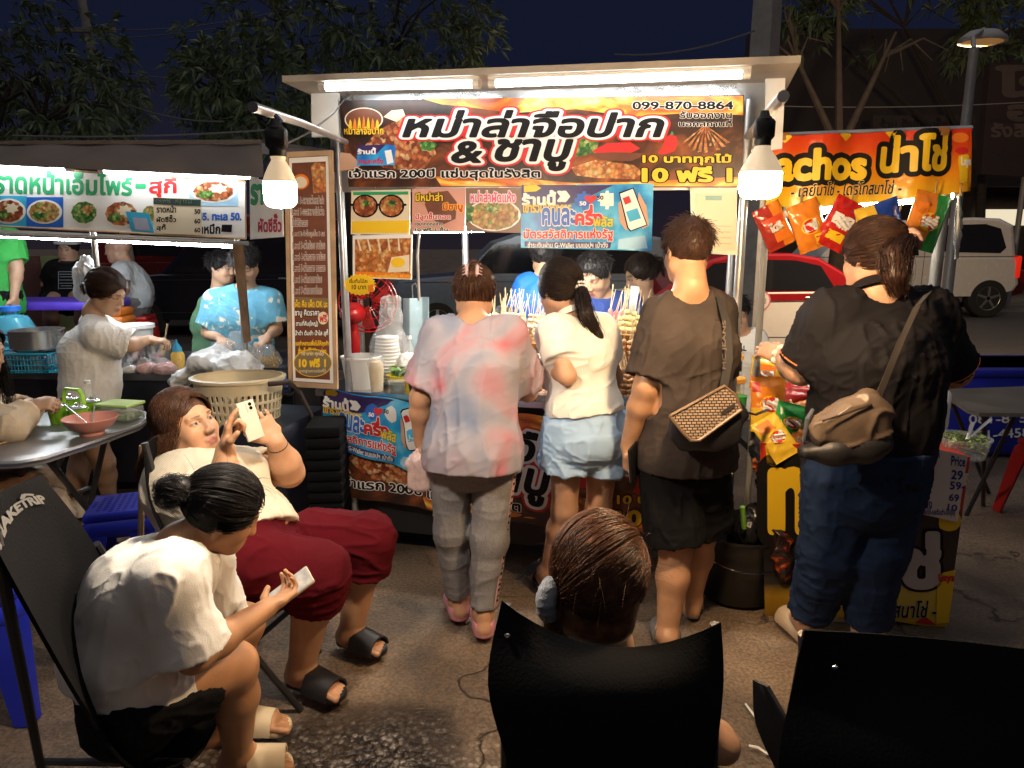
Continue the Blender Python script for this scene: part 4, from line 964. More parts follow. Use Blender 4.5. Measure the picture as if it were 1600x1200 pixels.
# ---------------------------------------------------------------- shared stall materials and lamps
WHITEP2=mat("white_painted_board",(.72,.71,.68),rough=.5,var=.06);FOIL=mat("foil_sheet",(.55,.57,.58),rough=.28,metal=.85,var=.2,vs=5,bump=.45,bs=12)
GALV=mat("galvanised_steel",(.50,.50,.50),rough=.35,metal=.75,var=.12,vs=14);WOOD=mat("raw_wood",(.42,.27,.15),rough=.75,var=.25,vs=14,bump=.2);STAINLESS=mat("stainless",(.62,.62,.62),rough=.22,metal=.95,var=.06,vs=4);ROOFM=mat("roof_sheet",(.40,.36,.31),rough=.6,var=.15)
BLACKM=mat("black_metal",(.015,.015,.017),rough=.5,var=.2);WHITEPL=mat("white_plastic",(.74,.73,.70),rough=.4,var=.05);CLEAR=mat("clear_plastic",(.85,.87,.88),rough=.12,alpha=.28,var=0,spec=.8);FILM=mat("thin_clear_film",(.80,.82,.84),rough=.15,alpha=.26,var=0,vs=30,bump=.5,bs=35,spec=.9)
BLK=mat("print_black",(.010,.009,.009),rough=.6,var=0,spec=.15);WHT=mat("print_white",(.78,.77,.74),rough=.4,var=0);RED=mat("print_red",(.55,.02,.02),rough=.4,var=0);YEL=mat("print_yellow",(.80,.52,.02),rough=.4,var=0);GRN=mat("print_green",(.03,.30,.12),rough=.4,var=0);BLU=mat("print_blue",(.02,.12,.50),rough=.4,var=0);NAVYP=mat("print_navy",(.035,.02,.10),rough=.35,var=.0);ORG=mat("print_orange",(.75,.20,.02),rough=.4,var=0);CYAN=mat("print_cyan",(.05,.40,.65),rough=.35,var=.15,vs=10);CREAM=mat("print_cream",(.72,.62,.45),rough=.5,var=.05);BRN=mat("print_brown",(.16,.05,.025),rough=.4,var=.25,vs=14);GREY=mat("print_grey",(.30,.30,.31),rough=.5,var=0)
FLAME=ramp_mat("print_flames",[(.30,(.30,.05,.01)),(.45,(.65,.16,.02)),(.55,(.85,.42,.04)),(.66,(.90,.70,.25))],scale=3.5,kind='NOISE',rough=.35,detail=5,stretch=(1,1,3),distort=1.5)
EMBER=ramp_mat("print_embers",[(.35,(.020,.012,.010)),(.52,(.06,.022,.012)),(.62,(.22,.06,.02)),(.75,(.45,.14,.03))],scale=5,kind='NOISE',rough=.35,detail=6,distort=1.2)
MEAT=ramp_mat("print_grilled_meat",[(.0,(.16,.03,.012)),(.35,(.36,.08,.03)),(.6,(.55,.16,.05)),(.85,(.68,.34,.14)),(1,(.75,.52,.30))],scale=46,rough=.4)
MEAT2=ramp_mat("print_fried_chicken",[(.0,(.40,.10,.03)),(.4,(.62,.20,.05)),(.7,(.75,.35,.10)),(1,(.80,.55,.25))],scale=55,rough=.4)
NOODLE=ramp_mat("print_noodles",[(.0,(.30,.10,.03)),(.3,(.62,.33,.10)),(.6,(.75,.50,.20)),(.85,(.20,.35,.06)),(1,(.60,.10,.04))],scale=60,rough=.4)
SALAD=ramp_mat("print_herbs",[(.0,(.02,.10,.02)),(.45,(.08,.28,.05)),(.8,(.30,.48,.12)),(1,(.65,.60,.25))],scale=60,rough=.4)
SKY_P=ramp_mat("print_blue_sky",[(.35,(.01,.12,.42)),(.52,(.03,.35,.68)),(.68,(.20,.58,.80)),(.8,(.70,.82,.86))],scale=7,kind='NOISE',rough=.35)
TUBE_B=mat("tube_light_lit_inside",(.9,.95,1),emit=E_BACK,ecol=C_TUBE,var=0)
TUBE_E=mat("tube_light_lit",(.9,.95,1),emit=E_TUBE,ecol=C_TUBE,var=0)
def tube_light(label,a,b,r=.014,parent=None,body=True,em=None):
    t=thing("tube_light",label,"tube light");a,b=V(a),V(b);d=(b-a).normalized()
    m=MB();m.tube([a+d*.025,b-d*.025],r,n=12);m.build("tube",em or TUBE_E,t)
    m=MB();m.box((a+b)/2+V((0,.0,.024)),((b-a).length,.035,.022),rot=Matrix((d,V((0,0,1)).cross(d),V((0,0,1)))).transposed());m.build("batten",WHITEPL,t)
    for p,q in ((a,a+d*.03),(b-d*.03,b)):m=MB();m.tube([p,q],r*1.25,n=10);m.build("end_cap",WHITEPL,t)
    return t
def bulb(label,top,h,rad,m_e,hook):
    """hanging tapered bulb: lit dome below a white body, clip and cord"""
    t=thing("light_bulb",label,"light bulb");c=V(top)
    m=MB();m.lathe(c,[(rad,-h*.52),(rad*1.0,-h*.78),(rad*.97,-h*.86),(rad*.86,-h*.93),(rad*.62,-h*.97),(0,-h*.99)],n=28);m.build("lit_dome",m_e,t)
    m=MB();m.lathe(c,[(.018,0),(.019,-h*.05),(rad*.42,-h*.14),(rad*.66,-h*.26),(rad*.88,-h*.40),(rad*1.005,-h*.50),(rad*1.01,-h*.525)],n=28);m.build("body",mat("bulb_body",(.66,.60,.52),rough=.35,var=.05,emit=.55,ecol=(1,.72,.42)),t)
    m=MB();m.lathe(c,[(.020,-.01),(.020,.055),(.014,.060),(.010,.075)],n=14);m.box(c+V((0,-.005,.03)),(.05,.03,.05),bev=.008);m.build("socket",TRIM,t)
    m=MB();m.tube([c+V((0,0,.06)),V(hook)*.5+c*.5+V((.012,0,.03)),V(hook)],.006,n=6);m.build("cord",mat("blue_cord",(.05,.10,.25),rough=.6),t)
    return t
def board(t,where,corners,m,thick=.006,name="panel",rim=None,lift=0.0):
    b=MB();ps=[where.at(*c)+where.n*lift for c in corners];b.prism(ps,-where.n*thick);o=b.build(name,m,t,smooth=False)
    if rim:
        b=MB();b.tube(ps+[ps[0]],rim[1],n=4);b.build("edge",rim[0],t)
    return o
def off(pl,k):return Plane(pl.p+pl.n*k,pl.n)
def dish(t,w,cu,cv,ru,rv,food,plate=WHT,k=0,rim=.80):
    poly_px(w,ellipse_px(cu,cv,ru,rv),plate,t,"plate_print",lift=.0015+k);poly_px(w,ellipse_px(cu,cv,ru*rim,rv*rim,n=22,jag=.03),food,t,"food_print",lift=.003+k)
# ---------------------------------------------------------------- the skewer stall in the middle
FPL=vplane((-.95,3.45),(.86,3.0));FX=V((.86+.95,3.0-3.45,0)).normalized();FB=-FPL.n      # along the front, and backwards
def fp(u,v,k=0.0):return off(FPL,k).at(u,v)
def main_stall():
    t=thing("food_stall","skewer stall of white boards and foil under a flat roof","food stall");z=V((0,0,1))
    # roof with fascia
    A=off(FPL,.24);a0,a1=A.at(441,128),A.at(1251,98)
    D=FB*1.45+V((0,0,-.05));b=MB();b.add([a0,a1,a1+D,a0+D,a0+z*.025,a1+z*.025,a1+D+z*.025,a0+D+z*.025],[(0,1,2,3),(7,6,5,4),(0,4,5,1),(1,5,6,2),(2,6,7,3),(3,7,4,0)]);b.build("roof",ROOFM,t)
    # sheet-foil back lining of the header, side boards
    b=MB();ps=[fp(*c,-.03) for c in ((512,138),(1196,122),(1186,296),(520,300))];b.prism(ps,FB*.02);b.build("header_lining",FOIL,t)
    for cs in (((486,140),(527,138),(529,212),(487,214)),((1196,112),(1228,108),(1222,232),(1196,236))):
        for q_ in (0,.55):b=MB();b.prism([fp(*c,.03)+FB*q_ for c in cs],FB*.025);b.build("side_board",WHITEP2,t)
    for (u0,v0,u1,v1,k) in ((1168,215,1158,650,.02),(528,215,536,650,-.04)):
        p,q=fp(u0,v0,k),fp(u1,v1,k);q=V((p.x,p.y,.0));b=MB();b.tube([V((p.x,p.y,2.12)),q],.019,n=12);b.build("post",GALV,t)
    for (u,k) in ((727,.75),(1142,.75),(560,.95)):
        p=off(FPL,-k).at(u,400);b=MB();b.tube([V((p.x,p.y,2.15)),V((p.x,p.y,0))],.018,n=12);b.build("post",GALV,t)
    # counter
    TOPZ=.85;L0,R0=V((-.98,3.4575,0)),V((.90,2.99,0));b=MB()
    def slab(z0,z1,f0,f1,l,r,m,nm):
        ps=[l+FB*f0,r+FB*f0,r+FB*f1,l+FB*f1];b=MB();b.prism([p+V((0,0,z0)) for p in ps],V((0,0,z1-z0)));return b.build(nm,m,t)
    slab(TOPZ-.03,TOPZ,0,.85,L0,R0,STAINLESS,"counter_top");slab(.12,TOPZ-.031,.05,.07,L0,R0,BLACKM,"front_panel");slab(.30,.33,.08,.80,L0,R0,BLACKM,"lower_shelf")
    slab(.20,TOPZ-.031,.07,.80,L0,L0+FX*.02,BLACKM,"end_panel");slab(.20,TOPZ-.031,.78,.80,L0+FX*.03,R0,BLACKM,"rear_panel")
    for p in (L0+FB*.1+FX*.05,R0+FB*.1-FX*.05,L0+FB*.75+FX*.05,R0+FB*.75-FX*.05):
        b=MB();b.box(p+V((0,0,.15)),(.05,.05,.30));b.build("leg",BLACKM,t)
    # tie wires and pipes
    b=MB();b.tube([P(395,167,1.62),P(470,192,2.35),P(541,222,3.30)],.0115,n=10);b.build("lamp_pipe",GALV,t)
    b=MB();b.tube([P(1224,150,1.80),P(1166,216,3.05)],.0145,n=10);b.build("lamp_pipe",GALV,t)
    b=MB();b.tube([P(545,148,3.3),P(520,178,3.1),P(482,208,2.7),P(440,228,1.85),P(434,236,1.75)],.0035,n=5);b.build("lamp_wire",TRIM,t)
    b=MB();b.tube([P(655,362,3.5),P(652,400,3.5),P(655,470,3.5)],.008,n=6);b.build("hanging_chain",GALV,t)
    tube_light("left tube light under the skewer stall roof",off(FPL,.20).at(500,136),off(FPL,.20).at(750,131),r=.016)
    tube_light("right tube light under the skewer stall roof",off(FPL,.20).at(764,131),off(FPL,.20).at(1173,116),r=.014)
    tube_light("tube light at the back of the skewer stall, glimpsed below the food posters",off(FPL,-.28).at(640,360),off(FPL,-.28).at(1010,354),r=.014,em=mat("tube_light_lit_counter",(.9,.95,1),emit=E_COUNTER,ecol=(1,.95,.86),var=0))
    bl=mat("bulb_lit_left",(1,.9,.8),emit=E_BULB_L,ecol=C_BULB_L,var=0);br=mat("bulb_lit_right",(1,.85,.7),emit=E_BULB_R,ecol=C_BULB_R,var=0)
    bulb("glowing white bulb hanging on a blue cord beside the tall brown menu board",P(434,238,1.75),.130,.038,bl,P(430,180,1.75))
    bulb("glowing warm bulb clipped to a pipe in front of the chips banner",P(1192,222,1.88),.142,.052,br,P(1197,186,1.95))
def banner_print(t,w,M,dim=False,skirt=False):
    """the printed design shared by the header banner and the counter skirt; M maps header-banner pixels to this cloth's pixels"""
    def R(a,b,c,d):return [M(a,b),M(c,b),M(c,d),M(a,d)]
    def poly(pts,m,k=.0015,nm="print"):poly_px(w,[M(*p) for p in pts],m,t,nm,lift=k)
    poly([(660,153),(1161,150),(1161,180),(1080,176),(990,182),(900,170),(800,176),(730,166),(690,162)],FLAME,nm="flame_print")
    poly([(680,276),(760,270),(850,282),(900,286),(1000,284),(1161,276),(1159,291),(690,291)],FLAME,nm="flame_print")
    poly([(560,240),(590,205),(615,190),(640,180),(668,205),(682,240),(664,262),(640,268),(600,262)],MEAT,.003,"grilled_meat_print");poly([(600,182),(612,172),(630,170),(634,180),(620,190)],CREAM,.004,"spice_print");poly([(655,222),(672,216),(684,226),(676,236),(660,236)],SALAD,.0042,"herb_print")
    poly([(531,238),(548,240),(566,258),(556,264),(531,268)],mat("print_skin",(.55,.33,.22),rough=.4),.0042,"hand_print")
    poly([(870,238),(890,218),(925,212),(936,222),(930,240),(895,246)],SALAD,.002,"herb_print");poly([(925,236),(950,224),(985,222),(1000,232),(980,242),(940,244)],RED,.003,"chilli_print");poly([(915,240),(960,238),(1015,240),(985,252),(940,250)],BRN,.0038,"bowl_print")
    poly([(893,262),(930,250),(990,258),(1006,270),(990,280),(930,278),(900,274)],MEAT2,.004,"sausage_print")
    for k in range(9):
        a=-.9+k*.22;x,y=1102,196;c,s=math.cos(math.pi/2+a),math.sin(math.pi/2+a);poly([(x-1,y),(x+1,y),(x+c*22+1,y+s*20),(x+c*46+3,y+s*40+2),(x+c*46-3,y+s*40+3),(x+c*22-1.5,y+s*20)],MEAT if k % 2 else MEAT2,.003+.0002*k,"skewer_print")
    poly([(1034,232),(1040,216),(1048,210),(1057,214),(1059,224),(1054,236),(1040,241),(1028,240)],RED,.0045,"chilli_print");poly([(1047,211),(1050,205),(1053,210)],GRN,.0045,"chilli_stem_print")
    # emblem: ring of flames and skewers with its lettering (no figure)
    poly(ellipse_px(569,186,30,19,n=32,jag=.0),CREAM,.003,"emblem_print");poly(ellipse_px(569,186,28,17.4,n=32,jag=.0),BRN,.0038,"emblem_print")
    for k in range(7):
        x=548+k*7;poly([(x-3,202),(x-1.5,190),(x,180+abs(k-3)*2),(x+2,190),(x+3,202)],ORG if k % 2 else YEL,.0044,"flame_print")
    def T(txt,box,layers,rows=40,shear=0.0,nm="lettering",k=.006):letters(txt,w,R(*box),layers,t,rows=rows,shear=shear,lift=k,name=nm)
    T("หม่าล่าจือปาก",(539,197,600,210),[(.06,BRN),(.02,YEL)],18)
    T("หม่าล่าจือปาก",(632,173,1036,214),[(.155,RED),(.105,WHT),(.035,BLK)],60,.22,"headline");T("&",(708,222,752,254),[(.155,RED),(.105,WHT),(.035,BLK)],44,.15,"headline");T("ชาบู",(776,219,894,266),[(.155,RED),(.105,WHT),(.035,BLK)],56,.22,"headline")
    T("เจ้าแรก 200ปี แซ่บสุดในรังสิต",(547,263,844,282),[(.085,WHT),(.03,BLK)],34)
    T("099-870-8864",(989,159,1145,171),[(.07,WHT),(.03,BLK)],26);T("รับออกงาน",(1063,174,1143,185),[(.06,WHT),(.025,BLK)],26);T("นอกสถานที่",(1061,186,1143,198),[(.06,WHT),(.025,BLK)],26)
    T("10 บาททุกไม้",(1005,241,1142,258),[(.09,BLK),(.035,YEL)],30);T("10 ฟรี 1",(1005,261,1142,284),[(.09,BLK),(.045,YEL)],34)
    # promotion sticker
    if not skirt:
        poly([(558,228),(606,226),(619,228),(617,258),(559,259)],SKY_P,.0055,"sticker_print");poly([(558,228),(604,226),(590,240),(558,243)],NAVYP,.0062,"sticker_print");poly([(602,236),(612,234),(616,254),(606,257)],WHT,.0066,"sticker_phone_print")
        T("ร้านนี้",(560,231,588,241),[(.05,WHT)],18,k=.0075);T("คนละครึ่ง",(562,245,600,256),[(.03,RED)],18,k=.0075)
def promo(t,w,M,rows=1.0):
    """blue half-price promotion print: header stripe, puzzle and heart, phone in a hand, three lines of writing"""
    def poly(pts,m,k,nm="print"):poly_px(w,[M(*p) for p in pts],m,t,nm,lift=k)
    def T(txt,box,layers,r=36,k=.006):a,b,c,d=box;letters(txt,w,[M(a,b),M(c,b),M(c,d),M(a,d)],layers,t,rows=r,lift=k)
    poly([(815,289),(900,289),(893,314),(815,334)],NAVYP,.002);poly([(893,290),(960,289),(900,316),(860,326)],NAVYP,.0022);poly([(819,290),(838,289),(846,294),(838,299),(819,300)],YEL,.003)
    T("ร้านนี้",(817,298,868,320),[(.05,WHT)]);T("»",(873,300,889,314),[(.06,WHT)],24);T("เข้าร่วมโครงการ",(818,315,893,332),[(.03,YEL)])
    puz=[(902,303),(910,303),(911,299),(915,299),(916,303),(923,303),(923,323),(916,323),(915,328),(910,328),(910,323),(902,323),(902,316),(898,315),(898,310),(902,309)]
    poly(puz,BLU,.003,"puzzle_print");poly([(x+36,y-1) for x,y in puz],WHT,.003,"puzzle_print")
    hp=[]
    for k in range(28):a=2*math.pi*k/28;hp.append((923+9.5*math.sin(a)**3*1.0,311-(8.5*math.cos(a)-3.2*math.cos(2*a)-1.3*math.cos(3*a)-.6*math.cos(4*a))*.75))
    poly(hp,RED,.0045,"heart_print");T("50",(906,315,916,321),[(.04,WHT)],16,.0055);T("50",(933,306,943,312),[(.03,BLK)],16,.0055)
    T("คนละ",(848,326,899,351),[(.07,WHT),(.035,BLU)]);T("ครึ่ง",(900,321,941,351),[(.08,WHT),(.045,RED)],k=.0065);T("พลัส",(928,338,958,354),[(.06,GRN),(.02,YEL)],24,.009)
    T("บัตรสวัสดิการแห่งรัฐ",(819,357,958,376),[(.075,WHT),(.03,RED)])
    poly([(820,377),(955,379),(953,388),(820,385)],NAVYP,.0028);T("ชำระเงินผ่าน G-Wallet บนแอปฯ เป๋าตัง",(825,378,950,387),[(.02,WHT)],26)
    SK=mat("print_skin",(.55,.33,.22));poly([(966,318),(972,312),(982,320),(986,356),(978,360),(968,346)],SK,.003,"hand_print");poly([(998,300),(1010,322),(1014,352),(1004,358),(996,330)],SK,.003,"hand_print")
    poly([(967,301),(990,293),(1012,352),(985,362),(980,356)],BLK,.0045,"phone_print");poly([(969,303),(989,295),(1010,351),(986,360),(982,355)],WHT,.0053,"phone_print");poly([(978,331),(996,325),(1002,341),(984,347)],CYAN,.006,"app_print");T("เป๋าตัง",(981,336,1001,345),[(.03,WHT)],16,.0068);poly([(973,310),(983,306),(987,316),(977,320)],RED,.006,"app_print")
    poly([(967,374),(1008,368),(1012,388),(965,389)],mat("print_pale_blue",(.35,.58,.75),rough=.4),.0035)
def stall_signs():
    I=lambda u,v:(u,v)
    # header banner
    t=thing("banner","wide black and orange skewer banner with big outlined Thai headline and phone number","banner");w=off(FPL,.035)
    board(t,w,((530,157),(1163,148),(1160,293),(545,292)),EMBER,.008,"vinyl")
    def MH(u,v):# the header's own slight taper
        s=(u-530)/633;return (u,v+(.0 if v> 220 else 1.5*(1-s)*((220-v)/60)))
    banner_print(t,w,MH)
    w=off(FPL,.05)
    def poster(name,label,cat,q,m,k=.0,tilt=0):t=thing(name,label,cat);board(t,w,q,m,.004,"card",lift=k);return t
    t=poster("poster","small poster showing two pots of stew on a yellow ground","poster",((549,298),(641,296),(640,367),(548,366)),CREAM);poly_px(w,[(550,346),(640,344),(639,364),(550,364)],YEL,t,"yellow_print",.0008)
    for c,f in ((571,MEAT),(612,MEAT2)):dish(t,w,c,322,20,18,f,BLK,.0005,.86);poly_px(w,ellipse_px(c+1,318,7,5,10,.2),SALAD,t,"garnish_print",.0048)
    for c in (550,591,633):poly_px(w,ellipse_px(c,320,3,2,8),BLK,t,"handle_print",.0022)
    poly_px(w,[(552,300),(638,299),(638,304),(552,305)],GRN,t,"stripe_print",.001)
    t=poster("poster","poster listing mala, shabu and fried balls in yellow and red boxes","poster",((644,295),(727,295),(726,363),(643,362)),mat("print_salmon",(.66,.33,.25),rough=.4),-.002)
    poly_px(w,[(668,302),(700,298),(714,316),(712,342),(690,352),(672,340),(664,320)],BRN,t,"brown_print",.001)
    for txt,bx,m1,m2 in (("มีหม่าล่า",(650,301,692,314),BLK,YEL),("มีชาบู",(693,317,723,331),YEL,RED),("มีลูกชิ้นทอด",(650,332,704,345),WHT,RED),("10บาททุกอย่าง",(649,347,692,354),WHT,BLK),("10 ฟรี 1 ชิ้น",(649,355,700,361),WHT,BLK)):letters(txt,w,((bx[0],bx[1]),(bx[2],bx[3])),[(.10,m1),(.03,m2)],t,rows=26,lift=.003)
    t=poster("poster","poster of a bowl of stir-fried dry mala noodles under pink writing","poster",((728,294),(815,293),(814,364),(728,362)),mat("print_dim_brown",(.22,.12,.07),rough=.4),.001)
    dish(t,w,772,336,42,25,NOODLE,WHT,.001,.93);poly_px(w,ellipse_px(768,326,12,6,12,.2),SALAD,t,"garnish_print",.0055);poly_px(w,[(729,318),(742,324),(738,346),(729,348)],SALAD,t,"garnish_print",.0055);letters("หม่าล่าผัดแห้ง",w,((736,299),(806,316)),[(.10,WHT),(.035,mat("print_pink",(.70,.10,.22),rough=.4,var=0))],t,rows=28,lift=.006)
    t=thing("poster","large bright blue promotion poster with a red heart and a hand holding a phone","poster");board(t,w,((815,290),(1021,287),(1018,392),(814,387)),SKY_P,.004,"card",lift=.004);promo(t,off(w,.004),I)
    t=poster("poster","photo poster of crispy fried chicken strips with lime","poster",((552,368),(645,366),(644,437),(552,434)),WHT,.006);wp=off(w,.006)
    poly_px(wp,[(555,374),(642,372),(641,434),(555,431)],MEAT2,t,"chicken_print",.0008);poly_px(wp,[(612,402),(640,398),(640,424),(606,426)],CREAM,t,"plate_print",.002);poly_px(wp,ellipse_px(622,410,11,8,12),YEL,t,"lime_print",.003)
    for k in range(5):poly_px(wp,[(558+k*16,373),(560+k*16,373),(566+k*15,392),(563+k*15,392)],CREAM,t,"stick_print",.0035)
    poly_px(wp,[(556,424),(643,428),(642,435),(556,432)],ORG,t,"band_print",.004);letters("เริ่มต้น ราคาเพียงไม้ละ 10 บาท",wp,((570,427),(642,434)),[(.03,YEL)],t,rows=20,lift=.0055)
    t=thing("notice","pale payment notice with a green frame, hanging at the right end of the stall","notice");board(t,w,((1078,293),(1151,294),(1152,399),(1081,395)),mat("print_mint",(.45,.62,.50),rough=.4),.004,"card",lift=.002);poly_px(w,[(1087,302),(1151,303),(1151,392),(1088,388)],CREAM,t,"paper_print",.003);poly_px(w,[(1102,306),(1128,306),(1128,313),(1102,313)],mat("print_teal",(.10,.30,.30),rough=.4),t,"bar_print",.004)
    for k in range(4):poly_px(w,[(1096,352+k*9),(1142,353+k*9),(1142,354.5+k*9),(1096,353.5+k*9)],mat("print_tan",(.5,.42,.30),rough=.5),t,"line_print",.004)
    t=thing("price_star","yellow starburst price card with a thumb drawing, hanging below the chicken poster","price card");w2=off(FPL,.09)
    b=MB();b.prism([w2.at(*p) for p in ellipse_px(562,445,24,16,44,.07)],-w2.n*.004);b.build("card",YEL,t);letters("เริ่มต้นไม้ละ",w2,((546,434),(575,442)),[(.02,BLK)],t,rows=20,lift=.001);letters("10 บาท",w2,((550,445),(572,452)),[(.02,BLK)],t,rows=18,lift=.001);poly_px(w2,[(575,446),(583,444),(585,455),(576,456)],ORG,t,"thumb_print",.001)
    # tall brown menu board at the left end
    t=thing("menu_board","tall narrow brown spice-level menu board in a raw wood frame","menu board");mp=Plane(P(485,420,3.28),(-.05,-1,0));n=mp.n
    q=((451,246),(514,243),(522,600),(457,596));board(t,mp,q,BRN,.006,"panel")
    for i in range(4):
        o=((445,238),(520,235),(528,608),(452,603));a,b_,c,d=o[i],o[(i+1) % 4],q[(i+1) % 4],q[i];b=MB();b.prism([mp.at(*x)+n*.010 for x in (a,b_,c,d)],-n*.024);b.build("frame",WOOD,t)
    poly_px(mp,[(452,247),(456,247),(462,595),(458,595)],WHT,t,"white_border",.001);poly_px(mp,[(509,244),(513,244),(521,599),(516,599)],WHT,t,"white_border",.001);poly_px(mp,[(452,247),(513,244),(513,252),(452,255)],WHT,t,"white_border",.0012);poly_px(mp,[(458,590),(520,594),(520,599),(458,595)],WHT,t,"white_border",.0012)
    poly_px(mp,[(460,256),(482,254),(484,296),(461,296)],BRN,t,"emblem_print",.001);poly_px(mp,ellipse_px(470,284,13,12,20),ORG,t,"emblem_print",.0022);poly_px(mp,ellipse_px(470,285,10,9,20),CREAM,t,"emblem_print",.003);poly_px(mp,[(486,260),(494,253),(508,256),(510,300),(490,302)],MEAT2,t,"meatball_print",.0015)
    rows=["Level 0-ความเผ็ดหม่าล่า","Level 1-ออสหวานไม่เผ็ด","ไม่มีรักเลย","Level 2-น้ำจิ้มลูกชิ้น 3 รส","Level 3-เผ็ดน้อย ชาน้อย","Level 4-เผ็ดกลาง ชาน้อย","Level 5-เผ็ดกลาง ชากลาง","Level 6-เผ็ดมากชาน้อย","Level 7-เผ็ดมากชาโคตร"]
    for i,r in enumerate(rows):
        v=313+i*17.6;x0=456+i*.42;wd=50 if i != 2 else 24;wd=wd-6 if i> 6 else wd;letters(r,mp,((x0,v-7),(x0+wd,v+5)),[(.075,WHT),(.03,BRN)],t,rows=26,lift=.002)
    poly_px(mp,[(460,464),(514,466),(514,482),(460,480)],mat("print_olive",(.20,.15,.08),rough=.4),t,"band_print",.001)
    for r,v,x0,x1,m1,m2 in (("เผ็ด คือ เผ็ด OK นะ",474,460,512,BRN,YEL),("ชาบู คิดราคา",490,461,499,BLK,WHT),("ตามที่คีบ(ใหญ่)",505,463,497,BLK,WHT),("น้ำดำ ต้มยำ น้ำใส สุกี้",520,461,513,BLK,WHT),("ขอคำหยาบเพื่อไม่ให้คุยค้า",536,462,514,BRN,YEL),("สั่งเผ็ดก็ไม่ต้องห่วง",547,466,510,BRN,YEL)):letters(r,mp,((x0,v-6),(x1,v+6)),[(.12,m1),(.03,m2)],t,rows=26,lift=.002)
    poly_px(mp,ellipse_px(505,497,8,10,20),CREAM,t,"free_print",.0015);letters("ฟรี",mp,((500,491),(511,503)),[(.03,RED)],t,rows=18,lift=.003)
    poly_px(mp,ellipse_px(489,567,30,22,36),YEL,t,"oval_print",.0015);poly_px(mp,ellipse_px(489,567,28.6,20.6,36),mat("print_olive",(.20,.15,.08)),t,"oval_print",.0022)
    letters("10 บาท ทุกไม้",mp,((472,549),(506,557)),[(.03,CREAM)],t,rows=20,lift=.004);letters("10 ฟรี 1",mp,((468,560),(509,573)),[(.05,YEL)],t,rows=26,lift=.004);letters("(มาตรฐานความอร่อยที่นี่)",mp,((468,575),(510,583)),[(.02,CREAM)],t,rows=20,lift=.004)
    b=MB();b.tube([P(420,600,3.25),P(452,597,3.24),P(468,612,3.3),P(495,665,3.36)],[.013,.013,.010,.008],n=8);tag(b.build("bent_pipe",mat("dark_brown_pipe",(.05,.035,.028),rough=.5)),"bent dark pipe under the tall menu board","pipe")
    # counter skirt: sagging copy of the banner with the blue promotion sheet over its left end
    def sk(u,v):
        p=off(FPL,.028).at(u,v);k=.012*math.sin(u*.045+v*.01)+.008*math.sin(u*.11+2)-.00005*(v-640)*0;return p+FPL.n*k,FPL.n
    def MS(u,v):
        s=(u-530)/633;f=(v-150)/143;uu=517+s*598
        return (uu,(612+s*55)+f*((770-612)+s*(838-667-(770-612)))+ (12*math.sin(s*math.pi)))
    t=thing("counter_skirt","sagging printed vinyl banner hung along the front of the skewer counter","banner");g=[]
    for i in range(9):g.append([sk(*MS(530+633*j/40,150+143*i/8))[0] for j in range(41)])
    b=MB();b.sheet(g,.004);b.build("vinyl",EMBER,t);banner_print(t,lambda u,v:(sk(u,v)[0]+FPL.n*.003,FPL.n),MS,skirt=True)
    t=thing("promotion_sheet","creased blue promotion sheet hung over the left end of the counter skirt","banner")
    def pr(u,v):
        p=off(FPL,.062).at(u,v);return p+FPL.n*(.010*math.sin(u*.07)+.006*math.sin(u*.05+v*.12)),FPL.n
    def MP(u,v):
        s=(u-815)/206;f=(v-288)/104;return (504+s*166,607+s*26+f*((694-607)+s*24))
    g=[[pr(*MP(815+206*j/24,288+104*i/10))[0] for j in range(25)] for i in range(11)];b=MB();b.sheet(g,.003);b.build("vinyl",SKY_P,t);promo(t,lambda u,v:(pr(u,v)[0]+FPL.n*.002,FPL.n),MP)
